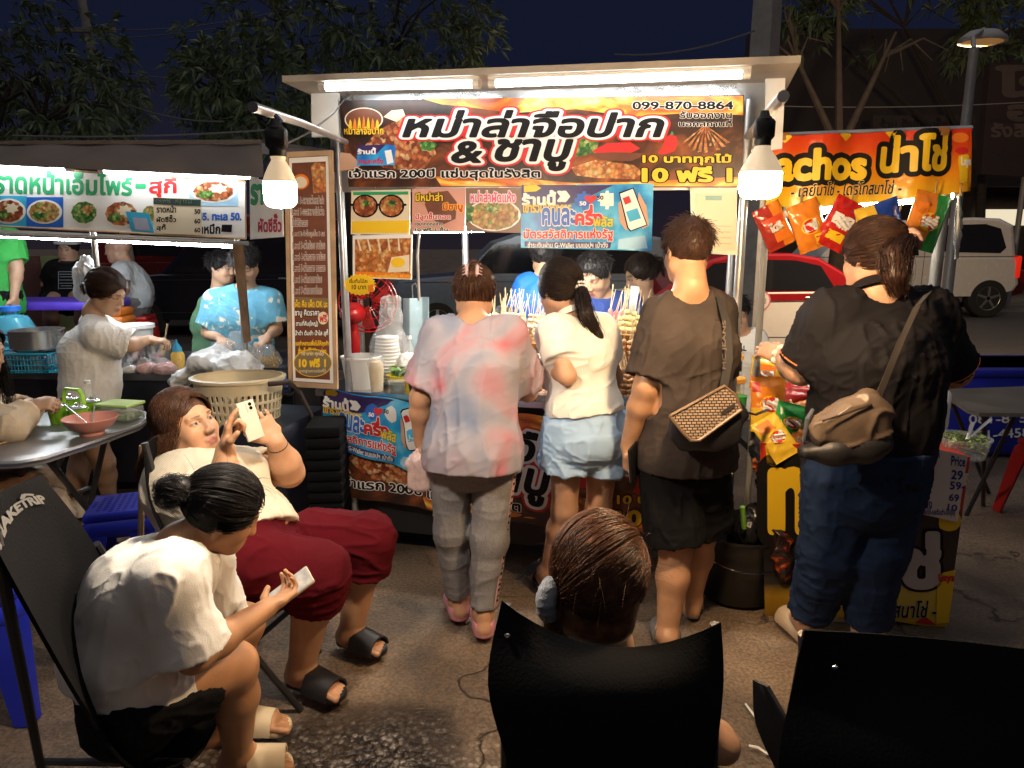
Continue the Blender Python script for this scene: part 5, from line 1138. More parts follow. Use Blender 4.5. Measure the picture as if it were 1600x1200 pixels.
# ---------------------------------------------------------------- noodle stall on the left
LPL=vplane((-4.6,4.30),(-1.5,4.12))
def lp(u,v,k=0.0):return off(LPL,k).at(u,v)
def noodle_stall():
    t=thing("food_stall","noodle stall with a sagging grey awning and white menu header","food stall");LB=-LPL.n;z=V((0,0,1))
    AW=mat("grey_awning_cloth",(.17,.14,.125),rough=.85,var=.2,vs=3,bump=.25,bs=14)
    g=[]
    for i in range(6):
        row=[]
        for j in range(30):
            u=-60+470*j/29;v=226+i*(29+j*.75)/5*(1.0);p=off(LPL,.08+.26*math.sin(i/5*1.4)).at(u,v);row.append(p+LPL.n*(.012*math.sin(j*.9+i)))
        g.append(row)
    b=MB();b.sheet(g,.006);b.build("awning",AW,t)
    a0,a1=lp(-60,226,.1),lp(408,224,.1);D=LB*1.5+z*.12;b=MB();b.add([a0,a1,a1+D,a0+D,a0+z*.02,a1+z*.02,a1+D+z*.02,a0+D+z*.02],[(0,1,2,3),(7,6,5,4),(0,4,5,1),(1,5,6,2),(2,6,7,3),(3,7,4,0)]);b.build("roof",AW,t)
    TZ=.80;l,r=lp(-60,560),lp(448,560)
    def slab(z0,z1,f0,f1,m,nm,l=l,r=r):ps=[V((p.x,p.y,z0)) for p in (l+LB*f0,r+LB*f0,r+LB*f1,l+LB*f1)];b=MB();b.prism(ps,V((0,0,z1-z0)));return b.build(nm,m,t)
    slab(TZ-.04,TZ,0,.9,mat("dark_steel_top",(.10,.10,.11),rough=.35,metal=.6),"counter_top");slab(.10,TZ-.041,.06,.08,mat("navy_black_panel",(.014,.015,.024),rough=.4),"front_panel");slab(.10,TZ-.041,.85,.87,BLACKM,"rear_panel");slab(.10,TZ-.041,.09,.84,BLACKM,"end_panel",r-(r-l).normalized()*.02,r)
    for u in (152,374):
        p=lp(u,420,-.03);b=MB();b.tube([V((p.x,p.y,1.75)),V((p.x,p.y,.8))],.016,n=10);b.build("post",GALV,t)
    p=lp(374,420,.0);b=MB();b.prism([lp(362,380,.0),lp(378,380,.0),lp(390,534,.06),lp(381,536,.06)],LB*.02);b.build("rusty_brace",mat("rusty_angle_iron",(.20,.12,.07),rough=.7,var=.4,vs=10),t)
    b=MB();b.tube([lp(-60,364,.02),lp(388,380,.02)],.012,n=8);b.build("rail",GALV,t)
    tl=mat("tube_light_lit_left",(.9,.95,1),emit=E_TUBE_LEFT,ecol=C_TUBE,var=0)
    tube_light("left tube light below the noodle stall awning",lp(-50,256,.13),lp(112,262,.13),.016 ,em=tl);tube_light("tube light behind the lower edge of the long menu sign",lp(-40,366,-.25),lp(372,384,-.25),.014,em=TUBE_B);tube_light("right tube light below the noodle stall awning",lp(156,266,.13),lp(402,276,.13),.016,em=tl)
    # header sign
    w=off(LPL,.06);t=thing("menu_sign","long white noodle menu sign with green Thai lettering and food photos","sign");board(t,w,((-60,256),(383,284),(384,373),(-60,350)),WHT,.01,"panel",rim=(WOOD,.006))
    letters("ราดหน้าเอ็มไพร์",w,((-8,262),(-8+214,274),(206,305),(-8,301)),[(.035,GRN)],t,rows=50,lift=.002);letters("-",w,((214,289),(226,293)),[(.05,GRN)],t,rows=20,lift=.002);letters("สุกี้",w,((234,270),(276,309)),[(.035,RED)],t,rows=44,lift=.002)
    letters("168",w,((131,257),(146,266)),[(.04,BLK)],t,rows=20,lift=.002)
    for (c,cv,ru,rv,f,bg) in ((14,330,28,22,MEAT,CYAN),(70,331,29,21,NOODLE,BLU),(132,332,24,22,SALAD,None),(190,334,30,24,MEAT,None),(235,334,14,16,NOODLE,None),(334,299,38,20,MEAT,mat("print_pale_blue",(.35,.58,.75)))):
        if bg:poly_px(w,rect_px(c-ru,cv-rv-2,c+ru,cv+rv+3),bg,t,"photo_print",.001)
        dish(t,w,c,cv,ru*.95,rv*.9,f,WHT,.0006,.86);poly_px(w,ellipse_px(c-ru*.3,cv+rv*.25,ru*.35,rv*.3,14,.2),SALAD,t,"garnish_print",.0048);poly_px(w,ellipse_px(c+ru*.2,cv-rv*.2,ru*.35,rv*.35,14,.2),CREAM if f is MEAT else NOODLE,t,"food_print",.0046)
    letters("หมู 45. ทะเล 50.",w,((290,333),(377,348)),[(.05,BLU)],t,rows=30,lift=.002);letters("ปลาหมึก",w,((296,350),(344,365)),[(.04,BLK)],t,rows=26,lift=.002);poly_px(w,[(347,351),(363,351),(362,363),(346,362)],BLK,t,"painted_out_word",.002)
    t=thing("price_card","cream price card with three prices fixed over the long menu sign","price card");w2=off(LPL,.085);board(t,w2,((239,308),(314,311),(315,367),(242,364)),CREAM,.004,"card");poly_px(w2,[(240,309),(314,312),(314,322),(240,319)],mat("print_dark_green",(.035,.06,.05),rough=.4),t,"band_print",.001)
    letters("รายการ   หมู ทะเล",w2,((243,312),(300,320)),[(.02,CREAM)],t,rows=18,lift=.002)
    for a,pz,v in (("ราดหน้า","50",328),("ผัดซีอิ๊ว","60",343),("สุกี้","60",357)):letters(a,w2,((245,v-7),(245+(30 if v< 350 else 14),v+4)),[(.03,BLK)],t,rows=24,lift=.001);letters(pz,w2,((304,v-1),(313,v+6)),[(.03,BLK)],t,rows=16,lift=.001)
    t=thing("small_poster","tilted small blue payment poster leaning on the long menu sign","poster");board(t,off(LPL,.095),((196,330),(232,333),(241,364),(206,362)),CYAN,.004,"card");poly_px(off(LPL,.095),[(207,340),(229,341),(235,360),(212,359)],mat("print_lilac",(.38,.40,.55),rough=.4),t,"pale_print",.001)
    t=thing("side_sign","white side sign with red noodle lettering behind the left bulb","sign");w3=vplane((-1.75,4.05),(-1.25,3.75));board(t,w3,((390,278),(440,285),(442,370),(391,374)),WHT,.008,"panel");letters("ราด",w3,((393,290),(425,318)),[(.06,GRN)],t,rows=30,lift=.002);letters("ผัดซีอิ๊ว",w3,((404,335),(440,362)),[(.04,mat("print_maroon",(.42,.03,.08),rough=.4))],t,rows=30,lift=.002)
# ---------------------------------------------------------------- chips stall on the right
NPL=vplane((1.0,2.98),(2.2,2.86))
def grad_mat(name,stops,axis='Z',bump=.3):
    m=ramp_mat(name,stops,scale=1,kind='NOISE',rough=.28);nt=m.node_tree;rp=[x for x in nt.nodes if x.type== 'VALTORGB'][0]
    tc=nt.nodes.new("ShaderNodeTexCoord");sp=nt.nodes.new("ShaderNodeSeparateXYZ");nt.links.new(tc.outputs["Generated"],sp.inputs[0]);nt.links.new(sp.outputs[axis],rp.inputs[0])
    n=nt.nodes.new("ShaderNodeTexNoise");n.inputs["Scale"].default_value=9;n.inputs["Distortion"].default_value=1;nt.links.new(tc.outputs["Object"],n.inputs["Vector"]);bp=nt.nodes.new("ShaderNodeBump");bp.inputs["Strength"].default_value=bump;bp.inputs["Distance"].default_value=.02;nt.links.new(n.outputs[0],bp.inputs["Height"]);nt.links.new(bp.outputs[0],nt.nodes["Principled BSDF"].inputs["Normal"])
    return m
def chips_bag(label,c,U,w,h,col,col2=None,txt="เลย์",N=(0,-1,0),badge=True,seed=1,extra=None,cat="chips bag",clip=False):
    """puffed foil bag with crimped ends; U = its long direction"""
    t=thing("chips_bag",label,cat,"bags of chips");U=V(U).normalized();N=V(N);N=(N-U*N.dot(U)).normalized();R=U.cross(N).normalized();c=V(c);g=np.random.default_rng(seed);ns,nr=13,17
    def pt(s,q,side):
        x=(s-.5)*2;y=(q-.5)*2;puff=(max(0,1-abs(x)**2.6)**.8)*(max(0,1-(abs(y)/.86)**3) if abs(y)< .86 else 0)**.7
        cr=.003*math.sin(s*55)*(1 if abs(y)> .84 else 0)+.004*math.sin(9*x+7*y*seed)*puff+ .003*math.sin(17*y+4*x)*puff
        return c+R*(x*w/2*(1-.05*puff+.03*abs(y)))+U*(y*h/2)+N*side*(puff*w*.15+.002)+N*cr
    fr=[[pt(j/(ns-1),i/(nr-1),1) for j in range(ns)] for i in range(nr)];bk=[[pt(j/(ns-1),i/(nr-1),-1) for j in range(ns)] for i in range(nr)]
    b=MB();vs=[p for r in fr for p in r]+[p for r in bk for p in r];n=ns*nr;fs=[];mi=[]
    for i in range(nr-1):
        for j in range(ns-1):
            q=(i*ns+j,i*ns+j+1,(i+1)*ns+j+1,(i+1)*ns+j);fs.append(q);mi.append(1 if col2 is not None and (j/(ns-1)> .5 if seed % 2 else i/(nr-1)< .42) else 0);fs.append(tuple(n+k for k in reversed(q)));mi.append(2)
    ed=[j for j in range(ns)]+[i*ns+ns-1 for i in range(1,nr)]+[(nr-1)*ns+j for j in range(ns-2,-1,-1)]+[i*ns for i in range(nr-2,0,-1)]
    for k in range(len(ed)):p,q=ed[k],ed[(k+1) % len(ed)];fs.append((q,p,n+p,n+q));mi.append(0)
    b.v=vs;b.f=fs;b.m=mi;b.build("foil",[col,col2 or col,mat("foil_inside_silver",(.6,.6,.6),rough=.25,metal=.8)],t,ang=80)
    def wh(x,y):p=pt((x+1)/2,(y+1)/2,1);return p+N*.0015,N
    if badge:
        e=[wh(.02+.62*math.cos(a),-.02+.34*math.sin(a)) for a in np.linspace(0,2*math.pi,25)[:-1]];cc=wh(.02,-.02)
        for sc,m,k in ((1.0,YEL,.0),(.86,RED,.0018)):
            pts=[wh(.02+.62*sc*math.cos(a),-.02+.32*sc*math.sin(a)) for a in np.linspace(0,2*math.pi,25)[:-1]];b=MB();b.add([cc[0]+N*(k+.002)]+[p+N*k for p,_ in pts],[(0,i+1,(i+1) % 24+1) for i in range(24)]);b.build("badge",m,t)
    if txt:
        letters(txt,lambda x,y:(wh(x,y)[0]+N*.004,N),((-.42,.20),(.46,.20),(.46,-.18),(-.42,-.18)),[(.07,WHT)],t,rows=22,lift=.001)
    for (x0,y0,x1,y1,m) in (extra or ()):
        q=[[wh(x0+(x1-x0)*j/4,y0+(y1-y0)*i/4)[0]+N*.0012 for j in range(5)] for i in range(5)];b=MB();b.sheet(q,.0006);b.build("print",m,t)
    if clip:
        b=MB();p=c+U*h/2;b.tube([p,p+V((0,-.004,.03))],.004,n=6);b.tube([p+V((0,0,.03)),p+V((.008,0,.045)),p+V((-.006,0,.05))],.0025,n=5);b.build("clip",mat("gold_clip",(.6,.42,.2),rough=.3,metal=.7),t)
    return t
FOILC={k:mat("foil_"+k,c,rough=.24,var=.08,spec=.7) for k,c in dict(red=(.50,.02,.015),orange=(.72,.22,.02),yellow=(.78,.50,.04),green=(.03,.32,.06),blue=(.02,.06,.35),purple=(.2,.02,.25),dark_red=(.36,.03,.02),black=(.02,.03,.03),white=(.7,.7,.68)).items()}
def chips_stall():
    C=FOILC;NB=-NPL.n;w=off(NPL,.03)
    t=thing("banner","red to yellow nachos banner with fat yellow lettering outlined in black","banner")
    def cl(u,v):
        p=w.at(u,v);return p+NPL.n*(.018*math.sin(u*.035+1)+.012*math.sin(u*.085+v*.02)),NPL.n
    def Q(s,f):return (1196+s*322+0*f,(214-s*14)+f*((324-s*26)-(214-s*14))+ 6*math.sin(s*math.pi)*f)
    g=[[cl(*Q(j/30,i/8))[0] for j in range(31)] for i in range(9)];b=MB();b.sheet(g,.003)
    b.build("vinyl",grad_mat("print_sunset",[(.0,(.80,.50,.02)),(.45,(.80,.28,.01)),(.75,(.68,.08,.01)),(1,(.55,.03,.01))]),t)
    up=lambda u,v:(cl(u,v)[0]+NPL.n*.003,NPL.n)
    for txt,bx in (("nachos",(1184,236,1352,282)),("น่าโช่",(1378,214,1478,268))):a,b_,c,d=bx;letters(txt,up,((a,b_),(c,b_-2),(c,d-3),(a,d)),[(.17,BLK),(.045,YEL)],t,rows=52,lift=.002,shear=.08)
    letters("- เลย์นาโช่ - โดริโทสนาโช่ -",up,((1236,288),(1408,280),(1408,302),(1236,308)),[(.05,mat("print_pale_orange",(.80,.55,.2),rough=.4,var=0)),(.015,BLK)],t,rows=36,lift=.002,shear=.25)
    for x in (1225,1322,1395):poly_px(up,[(x-14,214-(x-1196)*.043),(x+14,213-(x-1196)*.043),(x,226-(x-1196)*.04)],YEL,t,"pennant_print",.001)
    poly_px(up,[(1495,244),(1513,240),(1510,284),(1497,288)],YEL,t,"bag_print",.001);poly_px(up,ellipse_px(1500,215,13,8,16),ORG,t,"chip_print",.001);letters("Lays",up,((1500,246),(1516,262)),[(.05,WHT)],t,rows=18,lift=.002);poly_px(up,ellipse_px(1502,236,10,6,14,.1),RED,t,"bowl_print",.001)
    for u,v in ((1222,214),(1470,206)):
        p=cl(u,v)[0];b=MB();b.box(p+NPL.n*.006,(.05,.006,.03),bev=.002);b.build("tape",mat("brown_tape",(.35,.16,.05),rough=.3),t)
    # frame that carries the banner, and the white light strip below it
    t=thing("stall_frame","steel pole frame carrying the nachos banner","frame")
    for u,v in ((1207,210),(1488,204)):
        p=off(NPL,-.02).at(u,v);b=MB();b.tube([V((p.x,p.y,p.z)),V((p.x,p.y,0))],.022 if u> 1300 else .014,n=12);b.build("post",mat("dull_grey_post",(.26,.26,.25),rough=.6,metal=.2,var=.2),t)
    a,e=off(NPL,-.02).at(1200,213),off(NPL,-.02).at(1518,201);b=MB();b.tube([a,e],.013,n=8);b.build("rail",GALV,t)
    st=mat("tube_light_lit_right",(.95,.97,1),emit=E_BACK,ecol=(1,.90,.74),var=0)
    tube_light("tube light along the lower edge of the nachos banner, above the hanging chips bags",off(NPL,-.035).at(1225,336),off(NPL,-.035).at(1500,304),.013,em=st)
    # bags clipped along the lower edge
    d=off(NPL,.09)
    def hang(label,u,v,ang,wpx,hpx,*a,**k):
        cc=d.at(u,v);s=(cc.y*.98+.1)/FPX;U=V((math.sin(R_(ang)),0,math.cos(R_(ang))));return chips_bag(label,cc,U,wpx*s,hpx*s,*a,N=k.pop('N',(0,-1,-.1)),clip=True,**k)
    hang("dark red corn snack bag hanging first from the left, tilted",1209,354,-28,42,68,C['dark_red'],C['orange'],"โดริ",badge=False,seed=3,extra=((-.7,.05,.75,.45,mat("print_ember_red",(.6,.08,.03),rough=.3)),(-.3,-.7,.8,-.25,ORG)))
    hang("orange chips bag hanging second from the left",1263,353,-22,46,74,C['orange'],None,"เลย์",seed=1,extra=((.1,-.85,.8,-.4,YEL),))
    hang("red snack bag with a white logo patch hanging third from the left",1312,350,25,46,76,C['red'],None,"โปเต้",badge=False,seed=5,extra=((-.75,-.10,.7,.34,WHT),(-.6,-.7,.6,-.35,YEL)))
    hang("blue and yellow snack bag hanging half behind the woman's head",1372,342,72,48,66,C['blue'],C['yellow'],None,badge=False,seed=2)
    hang("orange and green twin flavour chips bag hanging second from the right",1446,346,14,54,84,C['orange'],C['green'],"เลย์",seed=7,extra=((-.85,-.8,-.1,-.42,CREAM),(-.8,.2,-.25,.6,ORG)))
    hang("green chips bag seen edge-on hanging last on the right",1497,356,-4,20,92,C['white'],C['green'],None,badge=False,seed=9,N=(.75,-.6,0))
    # counter with its printed skirt
    t=thing("snack_counter","snack counter with a red and black nachos skirt and open printed box end","counter");K=vplane((1.02,2.80),(1.85,2.77));KB=-K.n
    TZ=.70;l,r=K.at(1188,760),K.at(1402,760);b=MB();b.prism([V((p.x,p.y,TZ-.03)) for p in (l,r,r+KB*.5,l+KB*.5)],V((0,0,.03)));b.build("top",BLACKM,t)
    SK=[(1188,692),(1402,700),(1402,992),(1196,975)];ps=[K.at(*c) for c in SK];b=MB();b.prism(ps,KB*.008);b.build("skirt",grad_mat("print_red_to_yellow",[(.0,(.16,.08,.015)),(.2,(.38,.22,.02)),(.27,(.012,.012,.012)),(.62,(.015,.012,.012)),(.72,(.70,.25,.02)),(.85,(.55,.04,.02)),(1,(.6,.05,.02))]),t)
    letters("n",K,((1206,738),(1262,826)),[(.16,BLK),(.05,YEL)],t,rows=40,lift=.003);letters("สนาโช่",K,((1296,915),(1400,945)),[(.05,CREAM),(.02,BLK)],t,rows=30,lift=.003);poly_px(K,[(1196,700),(1212,698),(1222,716),(1210,730),(1198,724)],YEL,t,"flame_print",.002)
    for p in (l+KB*.45,r+KB*.45):b=MB();b.box(V((p.x,p.y,.33)),(.03,.03,.66));b.build("leg",BLACKM,t)
    # printed box stand at the right end
    t=thing("printed_stand","tall leaning box stand wrapped in nachos print, right of the snack counter","stand");W1=vplane((1.45,2.74),(1.78,2.70))
    fr=[(1404,706),(1516,714),(1478,984),(1382,968)];ps=[W1.at(*c) for c in fr];sd=[W1.at(1516,714),off(W1,-.14).at(1552,712),off(W1,-.14).at(1502,978),W1.at(1478,984)]
    b=MB();bk=[p-W1.n*.30 for p in ps];b.add(ps+bk,[(3,2,1,0),(4,5,6,7),(0,1,5,4),(1,2,6,5),(2,3,7,6),(3,0,4,7)]);b.build("box",grad_mat("print_box_bands",[(.0,(.55,.18,.02)),(.06,(.70,.50,.04)),(.26,(.66,.52,.10)),(.30,(.012,.012,.012)),(.66,(.014,.012,.012)),(.70,(.45,.03,.02)),(1,(.50,.03,.02))],bump=.15),t)
    letters("ช่",W1,((1412,834),(1464,916)),[(.09,BLK),(.05,mat("print_silver",(.45,.42,.42),rough=.3,var=.1))],t,rows=50,lift=.004);letters("s",W1,((1471,782),(1496,824)),[(.06,BLK),(.06,YEL)],t,rows=36,lift=.004)
    letters("n f",W1,((1480,740),(1512,757)),[(.05,CREAM)],t,rows=26,lift=.004)
    letters("สนาโช่ -",W1,((1394,938),(1462,964)),[(.05,CREAM),(.02,BLK)],t,rows=30,lift=.004,shear=.2);poly_px(W1,[(1464,896),(1492,890),(1482,972),(1462,974)],YEL,t,"bag_print",.003);letters("Lays",W1,((1466,896),(1490,910)),[(.05,RED)],t,rows=20,lift=.006);poly_px(W1,[(1430,984-12),(1445,962),(1462,984-8)],RED,t,"pennant_print",.003)
    poly_px(W1,[(1480,716),(1500,716),(1490,728)],YEL,t,"pennant_print",.003)
    # hand-written price sheet
    t=thing("price_sheet","white hand-written price sheet taped to the printed stand","price sheet");Wp=off(W1,.012);q=[(1446,698),(1512,712),(1496,816),(1434,802)]
    board(t,Wp,q,mat("white_paper",(.66,.62,.58),rough=.8,var=.05),.0015,"paper");INK=mat("blue_ink",(.02,.03,.22),rough=.5)
    for txt,bx in (("ลูกค้า",(1448,704,1468,716)),("Price",(1486,712,1508,727)),("ด",(1446,734,1456,745)),("29",(1486,734,1504,748)),("ญ่",(1444,750,1456,765)),("59-",(1484,752,1507,764)),("ส",(1443,768,1452,778)),("69",(1483,771,1498,782)),("รอง",(1440,782,1456,793)),("10",(1480,787,1495,797)),("(คละได้-รสต้นตำ-ไก่บุ้ง)",(1438,794,1492,806))):letters(txt,Wp,((bx[0],bx[1]),(bx[2],bx[1]+2),(bx[2],bx[3]+2),(bx[0],bx[3])),[(.025,INK)],t,rows=22,lift=.0012,shear=.1)
    # heap of bags on the counter
    y0=2.86
    def lay(label,u,v,dd,U,N,wpx,hpx,*a,**k):
        s=(dd*.98+.2)/FPX;return chips_bag(label,P(u,v,dd),U,wpx*s,hpx*s,*a,N=N,**k)
    lay("small yellow chips bag at the back of the heap",1196,583,3.12,(.1,.2,1),(0,-1,.3),44,50,C['yellow'],C['orange'],"เลย์",badge=False,seed=2,extra=((-.5,-.3,.6,.5,ORG),))
    lay("upright orange chips bag with a silver circle and white logo, tallest in the heap",1200,632,2.95,(.02,.25,1),(0,-1,.2),52,84,C['orange'],C['yellow'],"เลย์",seed=4,extra=((-.95,.45,-.55,.8,RED),))
    lay("red snack bag lying slanted across the right of the heap",1248,610,3.0,(.95,.1,.25),(-.1,-.6,1),42,78,C['red'],None,None,badge=False,seed=6,extra=((-.5,.3,.3,.6,WHT),))
    lay("orange bag lying under the red snack bag",1245,634,2.95,(.95,.05,.12),(0,-.7,1),42,70,C['orange'],C['yellow'],None,badge=False,seed=8)
    lay("green chips bag in the middle of the heap",1236,660,2.88,(.25,.25,1),(.05,-1,.55),50,58,C['green'],None,"เลย์",seed=3)
    lay("yellow chips bag in front of the heap, nearest the buyer",1212,684,2.82,(-.35,.3,.55),(-.1,-1,.8),46,70,C['yellow'],None,"เลย์",seed=5,extra=((-.8,.35,.2,.85,ORG),))
    lay("small orange bag partly behind the woman's bag strap",1250,690,2.84,(.3,.2,.5),(0,-1,.6),34,44,C['orange'],C['red'],"เลย์",seed=7)
    lay("clear and red bag laid flat at the back of the heap",1215,662,2.98,(.9,.3,.1),(0,-.4,1),40,70,C['white'],C['red'],None,badge=False,seed=9)
# ---------------------------------------------------------------- furniture
def stool(label,loc,col,rz=0.0,size=.30,h=.45,mname="stool_plastic"):
    """moulded plastic stool: dished perforated top, skirt with arches, four splayed legs"""
    t=thing("plastic_stool",label,"stool","plastic stools");m=mat(mname,col,rough=.35,var=.05);b=MB();a=size/2
    b.box((0,0,h-.02),(size*.86,size*.86,.04),bev=.03);b.box((0,0,h-.075),(size*.93,size*.93,.075),bev=.03);b.build("seat",m,t)
    b=MB()
    for i in range(-4,5):
        for j in range(-4,5):
            if i*i+j*j< 19:b.lathe((i*.026,j*.026,h),[(.0085,0),(.0085,.0012)],n=6)
    o=b.build("seat_holes",mat(mname+"_dimple",tuple(x*.6 for x in col),rough=.5,var=0),t)
    for sx in (-1,1):
        for sy in (-1,1):
            p0=V((sx*a*.80,sy*a*.80,h-.07));p1=V((sx*a*1.12,sy*a*1.12,0));b=MB()
            def sec(c,w,d):return [c+V((sx*d,sy*d,0)),c+V((-sx*w,sy*d,0)),c+V((-sx*w,sy*(d-.012),0)),c+V((sx*(d-.012),sy*(d-.012),0)),c+V((sx*(d-.012),-sy*w,0)),c+V((sx*d,-sy*w,0))]
            A,B_=sec(p1,.045,.012),sec(p0,.085,.016);n=6;fs=[tuple(range(n)),tuple(range(2*n-1,n-1,-1))]+[(i,n+i,n+(i+1) % n,(i+1) % n) for i in range(n)]
            b.add(A+B_,fs);b.build("leg",m,t)
    settle_one(t);t.location=V((loc[0],loc[1],0));t.rotation_euler=(0,0,rz);return t
CANVAS=mat("black_canvas",(.0065,.0065,.007),rough=.95,var=.2,bump=.2,bs=160,spec=.08)
def sling(rows,n=14,sag=.0):
    """resample rows of (left, right) points into a smooth hanging sheet"""
    L=np.array([A_(r[0]) for r in rows]);R=np.array([A_(r[-1]) for r in rows]);M_=np.array([A_(r[1]) if len(r)== 3 else (A_(r[0])+A_(r[1]))/2 for r in rows])
    k=np.linspace(0,len(rows)-1,(len(rows)-1)*6+1)
    def cr(P_):
        out=[]
        for x in k:
            i=min(int(x),len(P_)-2);t=x-i;p0,p1,p2,p3=P_[max(i-1,0)],P_[i],P_[i+1],P_[min(i+2,len(P_)-1)]
            out.append(.5*((2*p1)+(-p0+p2)*t+(2*p0-5*p1+4*p2-p3)*t*t+(-p0+3*p1-3*p2+p3)*t**3))
        return np.array(out)
    l,r,m=cr(L),cr(R),cr(M_);g=[]
    for a,c,e in zip(l,m,r):
        row=[]
        for j in range(n):
            s=j/(n-1);row.append(V(a*(1-s)*(1-2*s)+c*4*s*(1-s)+e*s*(2*s-1)))
        g.append(row)
    return g
def camp_chair(label,rows,tubes,seat_from,m=CANVAS):
    t=thing("folding_chair",label,"folding chair","black folding chairs");g=sling(rows);cut=seat_from*6
    b=MB();b.sheet(g[:cut+1],.007);b.build("backrest",m,t);b=MB();b.sheet(g[cut:],.007);b.build("seat",m,t)
    for p,q in tubes:b=MB();b.tube([p,q],.011,n=8);b.build("leg",BLACKM,t)
    return t
def furniture():
    # chair of the woman bent over her phone
    t=camp_chair("tall black folding chair with a white logo, under the woman with the black bun",[(P(-45,790,1.10),P(62,742,1.50)),(P(30,930,1.16),P(70,850,1.42),P(150,860,1.70)),(P(140,1120,1.30),P(195,1150,1.52),P(225,1030,1.78)),(P(215,1205,1.42),P(265,1205,1.62),P(310,1100,1.90)),(P(290,1190,1.52),P(320,1165,1.70),P(355,1090,1.96))],
        [(P(-10,830,1.14),G(70,1230)),(P(292,1192,1.52),G(60,1190)),(P(285,1195,1.52),G(250,1280)),(P(352,1092,1.95),G(180,1130)),(P(150,850,1.7),G(330,1130))],2)
    WL=mat("grey_white_logo",(.16,.155,.145),rough=.8,var=.1);
    g=sling([(P(-45,790,1.10),P(62,742,1.50)),(P(30,930,1.16),P(70,850,1.42),P(150,860,1.70))]+[(P(140,1120,1.30),P(195,1150,1.52),P(225,1030,1.78))])
    def w(x,y):
        i=min(int(y*6),5);j=min(int(x*13),12);f,h=y*6-i,x*13-j;p=g[i][j]*(1-f)*(1-h)+g[i][j+1]*(1-f)*h+g[i+1][j]*f*(1-h)+g[i+1][j+1]*f*h;n=(g[i][j+1]-g[i][j]).cross(g[i+1][j]-g[i][j]).normalized();n=n if n.dot(V((0,0,CAM_H))-p)> 0 else-n;return p+n*.006,n
    letters("MAKETRIP",w,((.0,.42),(.72,.40),(.72,.56),(.0,.58)),[(.05,WL)],t,rows=24,lift=.003)
    poly_px(w,[(.42,.39),(.50,.24),(.55,.28),(.68,.39),(.60,.39),(.54,.33),(.49,.39)],WL,t,"logo_print",.003)
    # chair of the reclining woman
    camp_chair("black folding chair under the woman in maroon trousers",[(P(226,692,2.16),P(300,655,2.62)),(P(240,800,2.10),P(292,800,2.46),P(335,745,2.66)),(P(318,930,2.04),P(360,930,2.32),P(398,870,2.52)),(P(372,960,2.08),P(430,935,2.34),P(470,905,2.50)),(P(440,945,2.14),P(480,920,2.36),P(522,893,2.50))],
        [(P(226,692,2.16),G(330,1090)),(P(440,948,2.14),G(300,1040)),(P(520,895,2.50),G(400,1000)),(P(318,930,2.04),G(470,1110)),(P(398,872,2.52),G(500,1020))],2)
    # centre chair, seen from behind
    d=1.28
    t=camp_chair("black folding chair in the foreground centre, under the girl with the scrunchie",[(P(784,938,d),P(950,1012,d-.02),P(1126,972,d)),(P(764,1068,d-.04),P(950,1090,d-.12),P(1128,1075,d-.04)),(P(798,1200,d-.06),P(950,1220,d-.12),P(1112,1200,d-.06)),(P(822,1290,d+.02),P(950,1300,d),P(1085,1285,d+.02)),(P(815,1220,d+.42),P(950,1235,d+.42),P(1075,1215,d+.42))],
        [(P(790,945,d+.015),G(790,1480)),(P(1118,975,d+.015),G(1110,1480)),(P(812,1222,d+.42),G(1060,1420)),(P(1076,1217,d+.42),G(830,1420)),(P(822,1285,d),G(840,1290)),(P(1085,1285,d),G(1060,1290))],3)
    for u,v in ((793,993),(1112,1026)):
        b=MB();b.ball(P(u,v,d-.03),(.007,.004,.005),n=8);b.build("rivet",CHROME,t)
    # right chair
    d=1.16
    t=camp_chair("black folding chair with rounded corner at the lower right, empty and seen from behind",[(P(1256,984,d),P(1440,996,d-.01),P(1650,1020,d-.06)),(P(1240,1060,d-.01),P(1440,1092,d-.05),P(1660,1100,d-.08)),(P(1218,1190,d-.02),P(1440,1240,d-.12),P(1665,1240,d-.10)),(P(1230,1290,d+.05),P(1440,1330,d+.0),P(1640,1330,d)),(P(1260,1230,d+.40),P(1430,1250,d+.40),P(1580,1240,d+.36))],
        [(P(1256,990,d+.015),G(1270,1500)),(P(1645,1045,d-.04),G(1640,1560)),(P(1262,1232,d+.4),G(1560,1420)),(P(1580,1242,d+.36),G(1290,1420))],3)
    b=MB();b.sheet(sling([(P(1178,1062,d+.10),P(1200,1072,d+.06)),(P(1182,1130,d+.08),P(1232,1130,d+.03)),(P(1215,1205,d+.06),P(1250,1200,d+.02))]),.006);b.build("arm_flap",mat("dark_grey_canvas",(.04,.04,.042),rough=.8),t)
    b=MB();b.ball(P(1305,1043,d-.05),(.007,.004,.004),n=8);b.build("rivet",CHROME,t)
    b=MB();b.tube([G(1165,1100,.012),G(1180,1120,.014),G(1195,1150,.012),G(1200,1178,.010),G(1185,1168,.012),G(1170,1165,.012)],.004,n=5);tag(b.build("drawstring",WHITEP2),"thin white string lying on the ground between the two foreground chairs","string")
    BLUE=(.02,.035,.52)
    stool("deep blue plastic stool beside the metal table, behind the reclining woman's chair",P(196,830,2.93),BLUE,.32,.30,.46)
    stool("blue plastic stool at the lower left, half hidden by the tall black chair",G(8,1085),(.010,.03,.30),.1,.32,.44)
    RED_=(.48,.015,.01)
    stool("bright red plastic stool at the right edge by the blue container",G(1632,812),RED_,.1,.30,.46,"red_stool_plastic")
    stool("red plastic stool under the bald man in the background",(P(206,470,5.9).x,5.9,0),RED_,.2,.32,.0+P(206,470,5.9).z-.12,"red_stool_plastic")
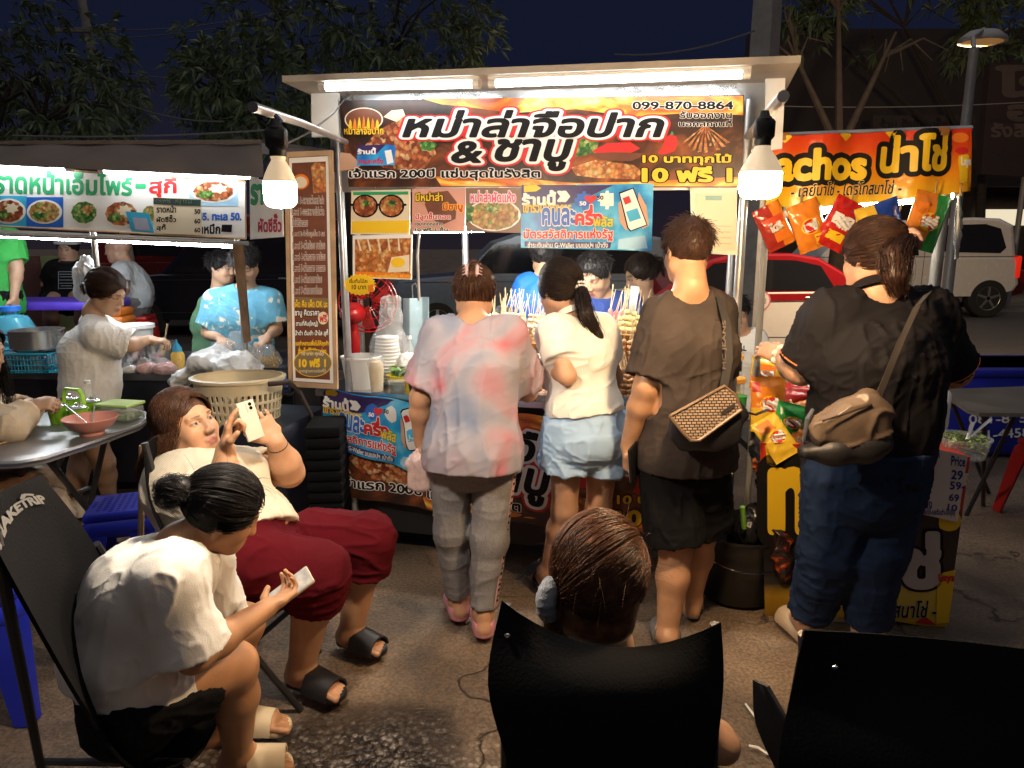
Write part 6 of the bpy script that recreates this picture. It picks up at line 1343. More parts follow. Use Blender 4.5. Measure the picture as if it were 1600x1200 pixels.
    # metal table on the left
    MT=mat("brushed_table_steel",(.34,.34,.35),rough=.32,metal=.75,var=.15,vs=3);t=thing("folding_table","grey metal folding table with a rounded end at the left","table");z=.74
    g=lambda u,v:G(u,v,z);pts=[g(-160,640),g(205,641),g(226,646),g(229,655),g(218,665),g(150,690),g(70,716),g(30,723),g(-160,728)]
    b=MB();b.prism([p-V((0,0,.022)) for p in reversed(pts)],V((0,0,.022)));b.build("tabletop",MT,t);b=MB();b.tube(pts+[pts[0]],.011,n=6);b.build("rim",MT,t)
    for a,e in (((168,668),(128,845)),((60,700),(185,855)),((25,700),(60,870)),((120,660),(60,800))):
        p=G(*a,z-.03);q=G(*e);b=MB();b.tube([p,q],.014,n=8);b.build("leg",mat("dark_tube",(.06,.06,.065),rough=.3,metal=.6),t)
    b=MB();b.tube([P(70,792,3.0),P(140,762,3.25)],.012,n=8);b.build("cross_bar",mat("dark_tube",(.06,.06,.065)),t)
    def bowl(label,u,v,r,col,nm):
        c=G(u,v,z+.001);t=thing("bowl",label,"bowl","bowls on the metal table");b=MB();b.lathe(c,[(r*.42,0),(r*.45,.012),(r*.78,.035),(r,.075),(r*.985,.078),(r*.93,.070),(r*.70,.038),(r*.30,.024),(0,.022)],n=32);b.build("shell",mat(nm,col,rough=.35,var=.04),t)
        b=MB();b.lathe(c+V((0,0,.034)),[(0,.004),(r*.6,.0)],n=20);b.build("soup",ramp_mat("noodle_soup",[(.3,(.25,.10,.04)),(.6,(.5,.3,.14)),(.8,(.2,.25,.06))],scale=60,rough=.3),t)
        return t,c
    t,c=bowl("pink melamine bowl with two spoons on the metal table",144,678,.112,(.66,.28,.22),"pink_melamine")
    for dx,dy in ((-.06,.02),(-.01,.05)):
        b=MB();b.tube([c+V((dx*.3,dy*.3,.045)),c+V((dx*2.0,dy*1.6,.12))],[.004,.003],n=6,sq=.5);b.build("spoon",STAINLESS,t)
    t,c=bowl("cream melamine bowl at the left edge of the metal table",30,672,.105,(.68,.56,.42),"cream_melamine");b=MB();b.tube([c+V((.02,0,.05)),c+V((.10,.05,.13))],.003,n=6);b.build("chopstick",WOOD,t)
    t=thing("condiment_caddy","bright green four-pot condiment caddy with an arched handle on the metal table","caddy");LG=mat("lime_plastic",(.30,.62,.03),rough=.35,var=.05)
    cx=[G(u,v,z) for u,v in ((93,660),(124,664),(112,648),(146,652))]
    for c in cx:
        b=MB();b.lathe(c,[(.036,0),(.044,.075),(.047,.078),(.043,.078),(.040,.070)],n=20);b.build("cup",LG,t);b=MB();b.lathe(c+V((0,0,.072)),[(.038,0),(.040,.012),(.030,.020),(.010,.022),(.009,.032),(0,.034)],n=18);b.build("lid",STAINLESS,t)
    c0,c1=(cx[0]+cx[2])/2,(cx[1]+cx[3])/2;b=MB();b.tube([c0+V((0,0,.05)),c0+V((.005,0,.12)),c0*.8+c1*.2+V((0,0,.15)),c0*.2+c1*.8+V((0,0,.15)),c1+V((-.005,0,.12)),c1+V((0,0,.05))],.011,n=8,sq=.6);b.build("handle",LG,t)
    t=thing("food_box","clear lidded food box with a lime green lid on the metal table","box");c=G(190,655,z);b=MB();b.box(c+V((0,0,.035)),(.17,.12,.068),rz=-.2,bev=.012);b.build("body",FILM,t);b=MB();b.box(c+V((0,0,.02)),(.15,.10,.03),rz=-.2,bev=.01);b.build("contents",SALAD,t);b=MB();b.box(c+V((0,0,.076)),(.178,.128,.014),rz=-.2,bev=.006);b.build("lid",mat("pale_lime_lid",(.45,.62,.20),rough=.4),t)
    c=G(142,646,z);t=thing("glass_bottle","small clear glass sauce bottle behind the green caddy","bottle");b=MB();b.lathe(c,[(.026,0),(.028,.09),(.012,.125),(.012,.15)],n=16);b.build("glass",CLEAR,t);b=MB();b.lathe(c+V((0,0,.15)),[(.014,0),(.014,.015)],n=14);b.build("cap",WHITEPL,t)
    for k in (0,1):b=MB();b.tube([G(-8,690+k*5,z+.006),G(22,683+k*5,z+.006)],.004,n=6);tag(b.build("chopstick",WOOD),"pale wooden chopsticks lying on the metal table","chopstick","chopsticks on the metal table")
    # right side: table, blue container, bin
    t=thing("folding_table","grey folding table with crossed legs at the right edge, in front of the blue container","table");DT=mat("worn_grey_laminate",(.16,.14,.125),rough=.35,var=.2,vs=6);z2=.72
    g=lambda u,v:G(u,v,z2);pts=[g(1476,608),g(1700,600),g(1700,646),g(1530,645),g(1512,640),g(1480,618)];b=MB();b.prism([p-V((0,0,.02)) for p in pts],V((0,0,.02)));b.build("tabletop",DT,t)
    for a,e in (((1538,645),(1536,720)),((1590,640),(1510,735)),((1486,625),(1545,700)),((1680,640),(1690,740))):
        p=G(*a,z2-.02);b=MB();b.tube([p,G(e[0],e[1]+70)],.012,n=8);b.build("leg",mat("dark_tube",(.06,.06,.065)),t)
    t=thing("plastic_container","large deep blue plastic container with white painted phone numbers at the right edge","container");Kb=vplane((3.0,5.05),(5,5.0));b=MB();pp=[Kb.at(1462,575),Kb.at(1700,572),Kb.at(1700,716),Kb.at(1466,716)]
    cc=(pp[0]+pp[2])/2;wd=(pp[1]-pp[0]).length;ht=pp[0].z-.02;c=V((cc.x,cc.y+.30,.02+ht/2));b.box(c,(wd,.60,ht),bev=.05);BP=mat("blue_bin_plastic",(.012,.022,.36),rough=.4,var=.08);b.build("body",BP,t);b=MB();b.box(c+V((0,0,ht/2-.03)),(wd+.05,.66,.06),bev=.02);b.build("rim",BP,t)
    Kf=off(Kb,.012)
    letters("081-875",Kf,((1514,648),(1604,646),(1604,660),(1514,662)),[(.015,WHT)],t,rows=26,lift=.002);letters("081-4458",Kf,((1514,674),(1608,668),(1608,682),(1514,688)),[(.015,WHT)],t,rows=26,lift=.002)
    t=thing("sauce_bottle","tall white squeeze bottle with a purple pointed cap behind the printed stand","bottle");c=P(1469,668,3.0);b=MB();b.lathe(c,[(.028,0),(.030,.02),(.030,.15),(.016,.17)],n=18);b.build("body",WHITEPL,t);b=MB();b.lathe(c+V((0,0,.17)),[(.018,0),(.018,.02),(.005,.06),(.004,.075)],n=14);b.build("cap",mat("purple_cap",(.35,.03,.45),rough=.3),t)
    # tub of shredded lettuce on the printed stand
    t=thing("lettuce_tub","round clear tub of shredded lettuce with tongs on top of the printed stand","tub");c=P(1500,712,2.86);r=.105;b=MB();b.lathe(c,[(r*.85,0),(r,.075),(r*1.05,.078),(r*1.05,.084),(r*.97,.084),(r*.86,.01)],n=30);b.build("tub",FILM,t)
    b=MB();g_=np.random.default_rng(4)
    for _ in range(220):
        a,q=g_.uniform(0,6.28),r*.9*math.sqrt(g_.random());p=c+V((math.cos(a)*q,math.sin(a)*q,.035+g_.random()*.055));dd=V(g_.normal(0,1,3)).normalized()*.018;s=V(g_.normal(0,1,3)).normalized()*.006;b.add([p-dd,p+s,p+dd,p-s+V((0,0,.004))],[(0,1,2,3)])
    b.build("lettuce",mat("pale_lettuce",(.45,.55,.18),rough=.6,var=.4,vs=60),t)
    for e in ((1548,655),(1520,660)):b=MB();b.tube([c+V((.02,0,.07)),P(*e,2.9)],[.006,.009],n=6,sq=.4);b.build("tongs",GALV,t)
    # bin and rubbish
    t=thing("bin","wide black rubbish bin between the skewer stall and the snack counter","bin");c=G(1150,925);BB=mat("black_bin_plastic",(.010,.010,.011),rough=.38,var=.1);b=MB();b.lathe(c,[(.155,0),(.175,.02),(.195,.26),(.205,.30),(.212,.31),(.208,.322),(.196,.315),(.185,.26),(.16,.04),(0,.035)],n=36);b.build("tub",BB,t)
    b=MB();b.tube([c+V((.20*math.cos(a),.20*math.sin(a)-.02,.25-.05*math.sin(-a)*1.0)) for a in np.linspace(math.pi*1.05,math.pi*1.95,16)],.004,n=6);b.build("handle",CHROME,t)
    q=S();g_=np.random.default_rng(6)
    for k in range(7):q.ell(A_(c)+A_((g_.uniform(-.10,.12),g_.uniform(-.08,.08),.28+g_.uniform(0,.10))),g_.uniform(.05,.10,3),k=.02)
    tag(solid("rubbish_bag",q,mat("black_film",(.015,.015,.016),rough=.25,bump=.5,bs=40),None,.008,fold=[dict(amp=.012,axis=(0,0,1),freq=28,stretch=.6,seed=2.)]),"crumpled black rubbish bag filling the black bin","rubbish bag")
    b=MB();b.tube([P(1163,825,2.86),P(1160,792,2.84)],.011,n=10);tag(b.build("green_tube",mat("lime_tube",(.25,.60,.08),rough=.35)),"short lime green tube sticking out of the black bin","tube")
    b=MB();b.tube([P(1128,800,2.85),P(1142,740,2.83)],[.010,.018],n=8,sq=.4);tag(b.build("leaf_wrapper",mat("dull_green_leaf",(.12,.16,.06),rough=.6)),"dull green leaf wrapper standing in the black bin","wrapper")
    q=S()
    for (u,v,d,r) in ((1205,765,2.86,.055),(1200,810,2.84,.055),(1218,850,2.80,.055),(1226,890,2.78,.04),(1192,730,2.88,.05)):q.ell(P3(u,v,d),(r*.8,r*.7,r*1.3),k=.05)
    SNK=ramp_mat("crumpled_wrappers",[(.35,(.012,.010,.010)),(.55,(.03,.010,.008)),(.61,(.28,.03,.01)),(.65,(.45,.16,.02)),(.69,(.07,.09,.02)),(.73,(.015,.010,.01))],scale=13,kind='NOISE',rough=.25,distort=1.5)
    tag(solid("wrapper_bag",q,SNK,None,.008,fold=[dict(amp=.014,axis=(.2,0,1),freq=26,stretch=.4,seed=9.)]),"bulging bag of red and orange snack wrappers hanging beside the black bin","rubbish bag")
    b=MB()
    for k in range(9):b.box(P(513,735,3.22)+V((0,.0,-.20+k*.052)),(.16,.24,.046),rz=.1,bev=.008)
    t=None;o=b.build("crate_stack",mat("matt_black_crate",(.006,.006,.007),rough=.9,spec=.1),None);tag(o,"dark stack of flat black crates at the left end of the skewer counter","crates")
    b=MB();b.tube([P(222,696,2.75),P(220,860,2.75)],.012,n=6);tag(b.build("wooden_post",WOOD),"thin raw wood stake standing behind the reclining woman's chair","stake")
# ---------------------------------------------------------------- food, pots and packaging
def ct(u,k,z=.85):
    p=off(FPL,-k).at(u,600);return V((p.x,p.y,z))
def cl_(u,k,z=.80):
    p=off(LPL,-k).at(u,560);return V((p.x,p.y,z))
def film_bag(label,c,r,h,inner=None,cat="plastic bag",seed=1,m=None,lean=(0,0),topw=.45):
    t=thing("plastic_bag",label,cat);c=A_(c);q=S();L_=A_((lean[0],lean[1],0));X=(1,0,0)
    q.loft([(c+A_((0,0,r*.3)),X,r,r*.9),(c+A_((0,0,h*.45))+L_*.4,X,r*1.02,r*.9),(c+A_((0,0,h*.78))+L_*.8,X,r*topw,r*topw*.7),(c+A_((0,0,h))+L_,X,r*topw*1.1,r*topw*.35)],k=.03)
    solid("film",q,m or FILM,t,max(.006,r*.07),fold=[dict(amp=r*.06,axis=(0,0,1),freq=3.2/r,stretch=.35,seed=float(seed)),dict(amp=r*.06,axis=(1,0,.5),freq=5/r,stretch=.5,seed=seed+3.)])
    if inner:inner(t)
    return t
def pot(label,c,r,h,lid=False,group=None,cat="pot",m=None,handles=True):
    t=thing("steel_pot",label,cat,group);b=MB();b.lathe(c,[(r*.93,0),(r,.012),(r,h),(r*1.05,h+.003),(r*1.05,h+.008),(r*.97,h+.006),(r*.95,.02),(0,.018)],n=36);b.build("pot",m or STAINLESS,t)
    if lid:b=MB();b.lathe(V(c)+V((0,0,h+.008)),[(r*1.03,0),(r*.8,.02),(r*.2,.035),(.012,.037),(.018,.055),(0,.06)],n=32);b.build("lid",m or STAINLESS,t)
    if handles:
        for s in (-1,1):b=MB();p=V(c)+V((s*r,0,h*.75));b.tube([p+V((0,-.03,0)),p+V((s*.03,-.02,.005)),p+V((s*.03,.02,.005)),p+V((0,.03,0))],.005,n=6);b.build("handle",m or STAINLESS,t)
    return t
def items():
    g=np.random.default_rng(12)
    # --- skewer counter, left end
    c=ct(566,.12);t=thing("plastic_tub","white ribbed plastic tub at the left end of the skewer counter","tub");b=MB();n=48;prof=[(.078,0),(.098,.150),(.104,.152),(.104,.160),(.096,.160),(.074,.008)];b.lathe(c,prof,n=n)
    for i in range(n):
        if i % 2:b.v[i]=c+(b.v[i]-c)*.96;b.v[n+i]=V((c.x,c.y,b.v[n+i].z))+(b.v[n+i]-V((c.x,c.y,b.v[n+i].z)))*.965
    b.build("tub",WHITEPL,t)
    c=ct(589,.03);t=thing("drink_cup","clear tall cup of creamy drink with an orange domed top, beside the white tub","cup");b=MB();b.lathe(c,[(.030,0),(.041,.135),(.044,.138),(.043,.145),(.030,.172),(.012,.18)],n=22);b.build("cup",FILM,t);b=MB();b.lathe(c,[(.028,.004),(.037,.115),(.030,.15),(.0,.165)],n=18);b.build("drink",ramp_mat("creamy_drink",[(.3,(.72,.50,.22)),(.6,(.78,.62,.36)),(.8,(.75,.32,.08))],scale=25,kind='NOISE',rough=.5),t)
    c=ct(621,.05);t=thing("sauce_cup","small lidded cup of dark green sauce on the counter edge","cup");b=MB();b.lathe(c,[(.032,0),(.040,.05),(.043,.052),(.043,.058),(0,.060)],n=22);b.build("cup",CLEAR,t);b=MB();b.lathe(c,[(.030,.004),(.037,.042),(0,.044)],n=20);b.build("sauce",mat("dark_green_sauce",(.015,.04,.012),rough=.3),t)
    c=ct(650,.04);t=thing("sauce_cup","dark sauce cup partly hidden by the woman in tie-dye","cup");b=MB();b.lathe(c,[(.030,0),(.038,.05),(.041,.055),(0,.057)],n=20);b.build("cup",mat("dark_sauce",(.03,.015,.01),rough=.3),t)
    c=ct(607,.24);film_bag("clear bag standing over a tall stack of white foam bowls",c,.088,.44,seed=2,lean=(.03,0),topw=.55)
    t=thing("foam_bowls","tall stack of white foam bowls inside the clear bag","bowls");b=MB();pr=[]
    for k in range(14):z0=k*.017;r0=.083-.0022*k;pr += [(r0,z0),(r0+.004,z0+.012),(r0+.001,z0+.015)]
    b.lathe(c+V((0,0,.01)),[(0,0)]+pr+[(0,.245)],n=30);b.build("stack",mat("white_foam",(.80,.79,.77),rough=.7,var=.03),t)
    # red fan
    c=ct(556,.52);RF=mat("red_fan_plastic",(.45,.012,.012),rough=.25,var=.05);t=thing("fan","red pedestal fan behind the yellow starburst card","fan");b=MB();b.lathe(c,[(.03,-.0),(.034,.20),(.026,.24)],n=20);b.build("pole",RF,t)
    m=c+V((0,0,.33));b=MB();b.ball(m,(.072,.10,.062),n=20);b.build("motor",RF,t);b=MB();b.box(m+V((0,0,-.07)),(.05,.06,.06),bev=.015);b.build("neck",RF,t)
    h=m+V((.06,.14,.05));b=MB()
    for r in (.05,.10,.15,.17):b.tube([h+V((r*math.cos(a),.02*math.sin(a),r*math.sin(a))) for a in np.linspace(0,2*math.pi,33)],.004,n=5)
    for k in range(24):a=2*math.pi*k/24;b.tube([h+V((.03*math.cos(a),-.02,.03*math.sin(a))),h+V((.12*math.cos(a),-.03,.12*math.sin(a))),h+V((.17*math.cos(a),0,.17*math.sin(a)))],.0022,n=4)
    b.build("guard",RF,t)
    b=MB()
    for k in range(3):
        a=2*math.pi*k/3+.4;u1,u2=V((math.cos(a),0,math.sin(a))),V((-math.sin(a),0,math.cos(a)));b.prism([h+u1*.02+V((0,.02,0)),h+u1*.14+u2*.05+V((0,.03,0)),h+u1*.15-u2*.02+V((0,.02,0)),h+u1*.06-u2*.04+V((0,.015,0))],V((0,.004,0)))
    b.build("blades",mat("red_fan_blade",(.30,.02,.02),rough=.3),t)
    film_bag("white carrier bag slumped beside the foam bowls",ct(645,.22),.075,.15,seed=5,m=mat("milky_film",(.78,.78,.77),rough=.3,alpha=.85,var=.1,bump=.4,bs=30),topw=.7)
    c=ct(632,.14);t=thing("yellow_basket","yellow basket of green herbs behind the sauce cups","basket");b=MB();b.lathe(c,[(.055,0),(.070,.065),(.073,.07),(.066,.07),(.05,.01)],n=24,sx=1.2);b.build("basket",mat("yellow_plastic",(.70,.50,.02),rough=.4),t);b=MB()
    for _ in range(90):p=c+V((g.uniform(-.06,.06),g.uniform(-.05,.05),.06+g.random()*.05));dd=V(g.normal(0,1,3)).normalized()*.028;s=V(g.normal(0,1,3)).normalized()*.009;b.add([p-dd,p+s,p+dd,p-s+V((0,0,.003))],[(0,1,2,3)])
    b.build("herbs",SALAD,t)
    c=ct(641,.42);t=thing("water_bottle","clear plastic bottle with a green label at the back of the skewer counter","bottle");b=MB();b.lathe(c,[(.030,0),(.032,.02),(.032,.15),(.013,.19),(.013,.21)],n=20);b.build("bottle",FILM,t);b=MB();b.lathe(c,[(.0328,.08),(.0328,.125)],n=20);b.build("label",mat("green_label",(.03,.40,.15),rough=.4),t);b=MB();b.lathe(c+V((0,0,.21)),[(.015,0),(.015,.018)],n=14);b.build("cap",WHITEPL,t)
    t=thing("hanging_sheet","pale blue plastic sheet hung from a wire hook behind the skewer counter","plastic sheet");gg=[[off(FPL,-.62+.03*math.sin(j*.8)).at(630+j*5.0+max(0,i-2)*j*.22,466+i*24-2*(j> 5)) for j in range(9)] for i in range(6)];b=MB();b.sheet(gg,.003);b.build("sheet",mat("pale_blue_film",(.32,.43,.48),rough=.25,var=.2),t);b=MB();b.tube([off(FPL,-.62).at(645,466),off(FPL,-.62).at(644,446),off(FPL,-.62).at(649,442),off(FPL,-.62).at(652,450)],.003,n=5);b.build("hook",GALV,t)
    for k in range(4):pot("shiny lidded steel pot in the stack beside the vendor in bright blue",ct(788,.74,.86+k*.088),.085-.004*k,.062,lid=(k== 3),group="steel pots stacked behind the skewers",handles=True)
    # trays and skewers
    kinds={"meatball":ramp_mat("meatball_brown",[(.3,(.30,.12,.045)),(.6,(.52,.26,.10)),(.8,(.62,.40,.20))],scale=40,kind='NOISE',rough=.35),"sausage":ramp_mat("pink_sausage",[(.3,(.50,.12,.10)),(.7,(.66,.28,.24))],scale=20,kind='NOISE',rough=.3),"tofu":ramp_mat("golden_tofu",[(.3,(.62,.40,.10)),(.6,(.75,.58,.25))],scale=30,kind='NOISE',rough=.45),"squid":ramp_mat("pale_fish_cake",[(.3,(.62,.42,.25)),(.7,(.74,.60,.42))],scale=30,kind='NOISE',rough=.4)}
    STK=mat("bamboo_stick",(.66,.47,.24),rough=.6,var=.1)
    def skewer(kind,label):
        t=thing("skewer",label,"skewer","skewers laid out on the counter");b=MB();b.tube([V((0,0,0)),V((0,0,.22))],[.0022,.0018],n=6);b.build("stick",STK,t);b=MB()
        if kind== "sausage":b.tube([V((0,0,.0)),V((0,0,.01)),V((0,0,.085)),V((0,0,.095))],[.006,.012,.012,.006],n=10)
        elif kind== "tofu":
            for k in range(3):b.box((0,0,.018+k*.030),(.026,.022,.026),rz=.2*k,bev=.005)
        elif kind== "squid":
            for k in range(4):b.ball((0,0,.014+k*.022),(.017,.010,.012),n=10)
        else:
            for k in range(4):b.ball((0,0,.014+k*.025),(.0145,.0145,.0132),n=10)
        b.build("food",kinds[kind],t);t["settled"]=1;return t
    LBL={"meatball":"brown meatball skewer in the heap between the girl and the man in brown","sausage":"pink sausage skewer beside the golden tofu skewers","tofu":"golden tofu cube skewer below the white paper cone","squid":"pale fish cake skewer heaped in front of the vendor in bright blue"}
    def tray(label,c,w,dp,h=.035,tilt=.0):
        t=thing("tray",label,"tray","food trays on the skewer counter");M=Matrix.Rotation(math.atan2(FX.y,FX.x),3,'Z') @ Matrix.Rotation(tilt,3,'X');b=MB();b.box(c+M @ V((0,0,.004)),(w,dp,.008),rot=M)
        for s in (-1,1):b.box(c+M @ V((s*(w/2-.004),0,h/2)),(.008,dp,h),rot=M);b.box(c+M @ V((0,s*(dp/2-.004),h/2)),(w-.017,.008,h),rot=M)
        b.build("tray",mat("orange_wood_tray",(.50,.26,.08),rough=.5,var=.2) if tilt else STAINLESS,t);return M
    protos={k:skewer(k,LBL[k]) for k in kinds};used=set()
    def place(kind,p,M):
        if kind in used:
            o=protos[kind];c=o.copy();COL.objects.link(c)
            for ch in o.children:d=ch.copy();COL.objects.link(d);d.parent=c
        else:c=protos[kind];used.add(kind)
        c.location=p;c.rotation_euler=M.to_euler();return c
    yaw=Matrix.Rotation(math.atan2(FX.y,FX.x),3,'Z')
    # right-hand stepped display: sausages and tofu on the upper step, meatballs below
    tray("upper tilted wooden tray of sausages and tofu",ct(972,.44,1.13),.25,.15,tilt=.5)
    b=MB();M=yaw;b.box(ct(972,.46,.985),(.26,.14,.268),rot=M);tag(b.build("display_step",mat("orange_wood_tray",(.50,.26,.08))),"orange wooden step carrying the sausage and tofu tray","display step")
    for i in range(7):place("sausage",ct(945+i*3.6,.42+.015*(i % 2),1.15+.004*(i % 3)),yaw @ Matrix.Rotation(R_(8+g.normal(0,5)),3,'Y') @ Matrix.Rotation(R_(-32+g.normal(0,6)),3,'X'))
    for i in range(14):place("tofu",ct(966+(i % 7)*5.0,.40+.06*(i//7),1.13+.02*(i//7)),yaw @ Matrix.Rotation(R_(g.normal(6,9)),3,'Y') @ Matrix.Rotation(R_(-30+g.normal(0,8)),3,'X'))
    tray("middle steel tray of meatballs",ct(968,.26,.98),.27,.15,tilt=.35);tray("low steel tray of meatballs at the counter edge",ct(965,.10,.852),.27,.15)
    for i in range(26):place("meatball",ct(942+(i % 13)*5.2,.25+.05*(i//13),.985+.025*(i//13)),yaw @ Matrix.Rotation(R_(g.normal(0,10)),3,'Y') @ Matrix.Rotation(R_(-24+g.normal(0,9)),3,'X'))
    for i in range(26):place("meatball",ct(938+(i % 13)*5.4,.08+.05*(i//13),.862+.015*(i//13)),yaw @ Matrix.Rotation(R_(g.normal(0,12)),3,'Y') @ Matrix.Rotation(R_(-30+g.normal(0,9)),3,'X'))
    b=MB();b.box(ct(812,.45,.95),(.36,.18,.198),rot=yaw);tag(b.build("display_step",STAINLESS),"steel box step carrying the fish cake skewers beside the lidded pots","display step")
    # left-hand heap: upright sticks and fish cakes
    tray("wide steel tray of fish cake skewers",ct(812,.44,1.06),.38,.22,tilt=.2);tray("steel tray of meatballs in front of the girl's hand",ct(835,.16,.853),.26,.2)
    for i in range(46):place("squid",ct(772+(i % 16)*5.2+g.normal(0,2),.38+.075*(i//16),1.075+.02*(i//16)),yaw @ Matrix.Rotation(R_(g.normal(3,13)),3,'Y') @ Matrix.Rotation(R_(-10+g.normal(0,11)),3,'X'))
    for i in range(22):place("meatball",ct(808+(i % 11)*5.2,.12+.07*(i//11),.86),yaw @ Matrix.Rotation(R_(g.normal(0,14)),3,'Y') @ Matrix.Rotation(R_(-35+g.normal(0,8)),3,'X'))
    c=ct(838,.04);t=thing("sauce_tub","low clear tub of red-brown meat skewers at the counter edge beside the girl","tub");b=MB();b.lathe(c,[(.062,0),(.072,.045),(.076,.047),(.070,.05),(.06,.006)],n=26,sx=1.15);b.build("tub",CLEAR,t);b=MB();b.lathe(c,[(.058,.004),(.066,.036),(.03,.045),(0,.046)],n=22,sx=1.15);b.build("meat",MEAT,t)
    b=MB();p=ct(981,.5,1.19);q_=p+V((.02,.0,.16));b.prism([p+V((-.012,-.01,0)),p+V((.02,-.01,-.01)),q_+V((.022,0,0)),q_+V((-.018,0,.005))],V((0,.02,0)));b.build("paper",WHITEP2).name="paper_cone";tag(bpy.data.objects["paper_cone"],"folded white paper cone standing above the tofu skewers","paper")
    q=S();p=A_(ct(975,.50,1.17));q.ell(p,(.065,.04,.045),k=.02);q.ell(p+A_((-.02,0,.03)),(.04,.03,.03),k=.02);tag(solid("napkin_heap",q,mat("white_tissue",(.80,.78,.74),rough=.8),None,.006,fold=[dict(amp=.008,axis=(0,0,1),freq=55,stretch=.5,seed=4.)]),"crumpled white tissue heap under the paper cone","tissue")
    # white basket / bag in the girl's hand
    q=S();p=P3(848,572,3.0);q.loft([(p,(1,0,0),.05,.05),(p+A_((.03,0,-.07)),(1,0,0),.038,.038)],k=.02);q.ell(p+A_((0,0,.02)),(.042,.042,.03),k=.01,sub=True);tag(solid("picking_bowl",q,mat("white_plastic_bowl",(.78,.74,.68),rough=.35),None,.005),"white bowl held by the girl in the white blouse","bowl")
    # plastic cup stacks, jars at the right end
    for u,h in ((1020,.34),(1046,.26)):
        c=ct(u,.46);t=thing("cup_stack","tall stack of clear plastic cups behind the man in brown" if h> .3 else "shorter stack of clear cups, half hidden by the man in brown","cup stack");b=MB();n=int(h/.014);pr=[(.040,0)]
        for k in range(n):r=.040-.00055*k;pr += [(r+.003,.05+k*.012),(r+.0035,.055+k*.012),(r+.0005,.058+k*.012)]
        pr += [(.026,.058+n*.012+.05),(0,.058+n*.012+.05)];b.lathe(c,pr,n=24);b.build("cups",mat("frosted_cups",(.78,.80,.82),rough=.25,alpha=.8,var=.04),t)
    OJ=mat("orange_drink",(.80,.42,.03),rough=.3,var=.15,vs=10)
    for u,k,h,lab in ((1141,.22,.20,"tall drink jar with an orange lid beside the right-hand stall post"),(1146,.08,.12,"short jar of orange drink in front of the tall drink jar")):
        c=ct(u,k);t=thing("drink_jar",lab,"jar");b=MB();b.lathe(c,[(.045,0),(.048,h),(.050,h+.003)],n=24);b.build("jar",FILM,t);b=MB();b.lathe(c,[(.042,.004),(.045,h*.55),(0,h*.56)],n=22);b.build("drink",OJ,t);b=MB();b.lathe(c+V((0,0,h)),[(.052,0),(.052,.018),(0,.02)],n=24);b.build("lid",mat("orange_lid",(.75,.35,.05),rough=.4),t)
    c=ct(1157,.02);t=thing("sauce_cup","small green cup beside the bags of chips","cup");b=MB();b.lathe(c,[(.026,0),(.032,.07),(.034,.072),(0,.073)],n=20);b.build("cup",mat("green_cup",(.05,.40,.10),rough=.35),t)
    # --- noodle stall
    c=cl_(25,.42);t=thing("water_jug","big clear blue water jug with a blue cap on the noodle counter","jug");b=MB();b.lathe(c,[(.13,0),(.135,.02),(.135,.10),(.130,.11),(.135,.12),(.135,.22),(.10,.29),(.045,.31),(.045,.33)],n=32);b.build("jug",mat("blue_clear_plastic",(.10,.45,.62),rough=.12,alpha=.55,var=.1),t);b=MB();b.lathe(c+V((0,0,.33)),[(.066,0),(.066,.03),(0,.032)],n=24);b.build("cap",mat("blue_cap",(.02,.15,.60),rough=.4),t)
    pot("wide shiny steel pot on the blue basket at the left of the noodle counter",cl_(62,.12,.925),.145,.115,cat="pot")
    t=thing("basket","turquoise woven plastic basket under the wide steel pot","basket");TQ=mat("turquoise_plastic",(.02,.36,.50),rough=.4,var=.05);c=cl_(48,.10)
    b=MB();W,Dp,Hh=.36,.24,.12
    for k in range(4):z0=.012+k*.034;b.tube([c+V((sx*W/2,sy*Dp/2,z0)) for sx,sy in ((-1,-1),(1,-1),(1,1),(-1,1),(-1,-1))],.005 if k< 3 else .009,n=5)
    for k in range(19):x=-W/2+k*W/18;b.tube([c+V((x,-Dp/2,0)),c+V((x,-Dp/2,Hh))],.0035,n=4)
    for k in range(11):y=-Dp/2+k*Dp/10;b.tube([c+V((W/2,y,0)),c+V((W/2,y,Hh))],.0035,n=4)
    b.box(c+V((0,0,.004)),(W,Dp,.008));b.build("weave",TQ,t);b=MB();b.box(c+V((0,0,.06)),(W*.92,Dp*.9,.09),bev=.02);b.build("contents",ramp_mat("mixed_packets",[(.0,(.6,.58,.55)),(.4,(.35,.04,.03)),(.7,(.04,.08,.3)),(1,(.6,.6,.55))],scale=22,rough=.4),t)
    c=cl_(212,.52);t=thing("bucket","white plastic bucket with a wide rim behind the stall girl's arm","bucket");b=MB();b.lathe(c,[(.10,0),(.125,.21),(.137,.213),(.137,.235),(.122,.235),(.098,.01)],n=32);b.build("bucket",WHITEPL,t)
    pot("deep steel pot in front of the white bucket",cl_(205,.20),.105,.13);pot("steel pot with a wooden spoon beside the sauce bottle",cl_(250,.24),.10,.15)
    c=cl_(252,.24);b=MB();b.tube([c+V((.02,0,.12)),c+V((.05,.02,.27))],[.008,.012],n=8,sq=.5);tag(b.build("wooden_spoon",WOOD),"wooden spoon standing in the steel pot","spoon")
    c=cl_(278,.06);t=thing("sauce_bottle","yellow chilli sauce bottle with a blue squeeze cap on the noodle counter","bottle");b=MB();b.lathe(c,[(.036,0),(.038,.02),(.038,.11),(.024,.13)],n=20);b.build("bottle",ramp_mat("chilli_sauce",[(.3,(.70,.38,.04)),(.55,(.78,.52,.12)),(.7,(.55,.10,.02))],scale=40,kind='NOISE',rough=.3),t);b=MB();b.lathe(c+V((0,0,.13)),[(.027,0),(.027,.02),(.007,.05),(.005,.07)],n=16);b.build("cap",mat("blue_cap2",(.03,.35,.60),rough=.35),t)
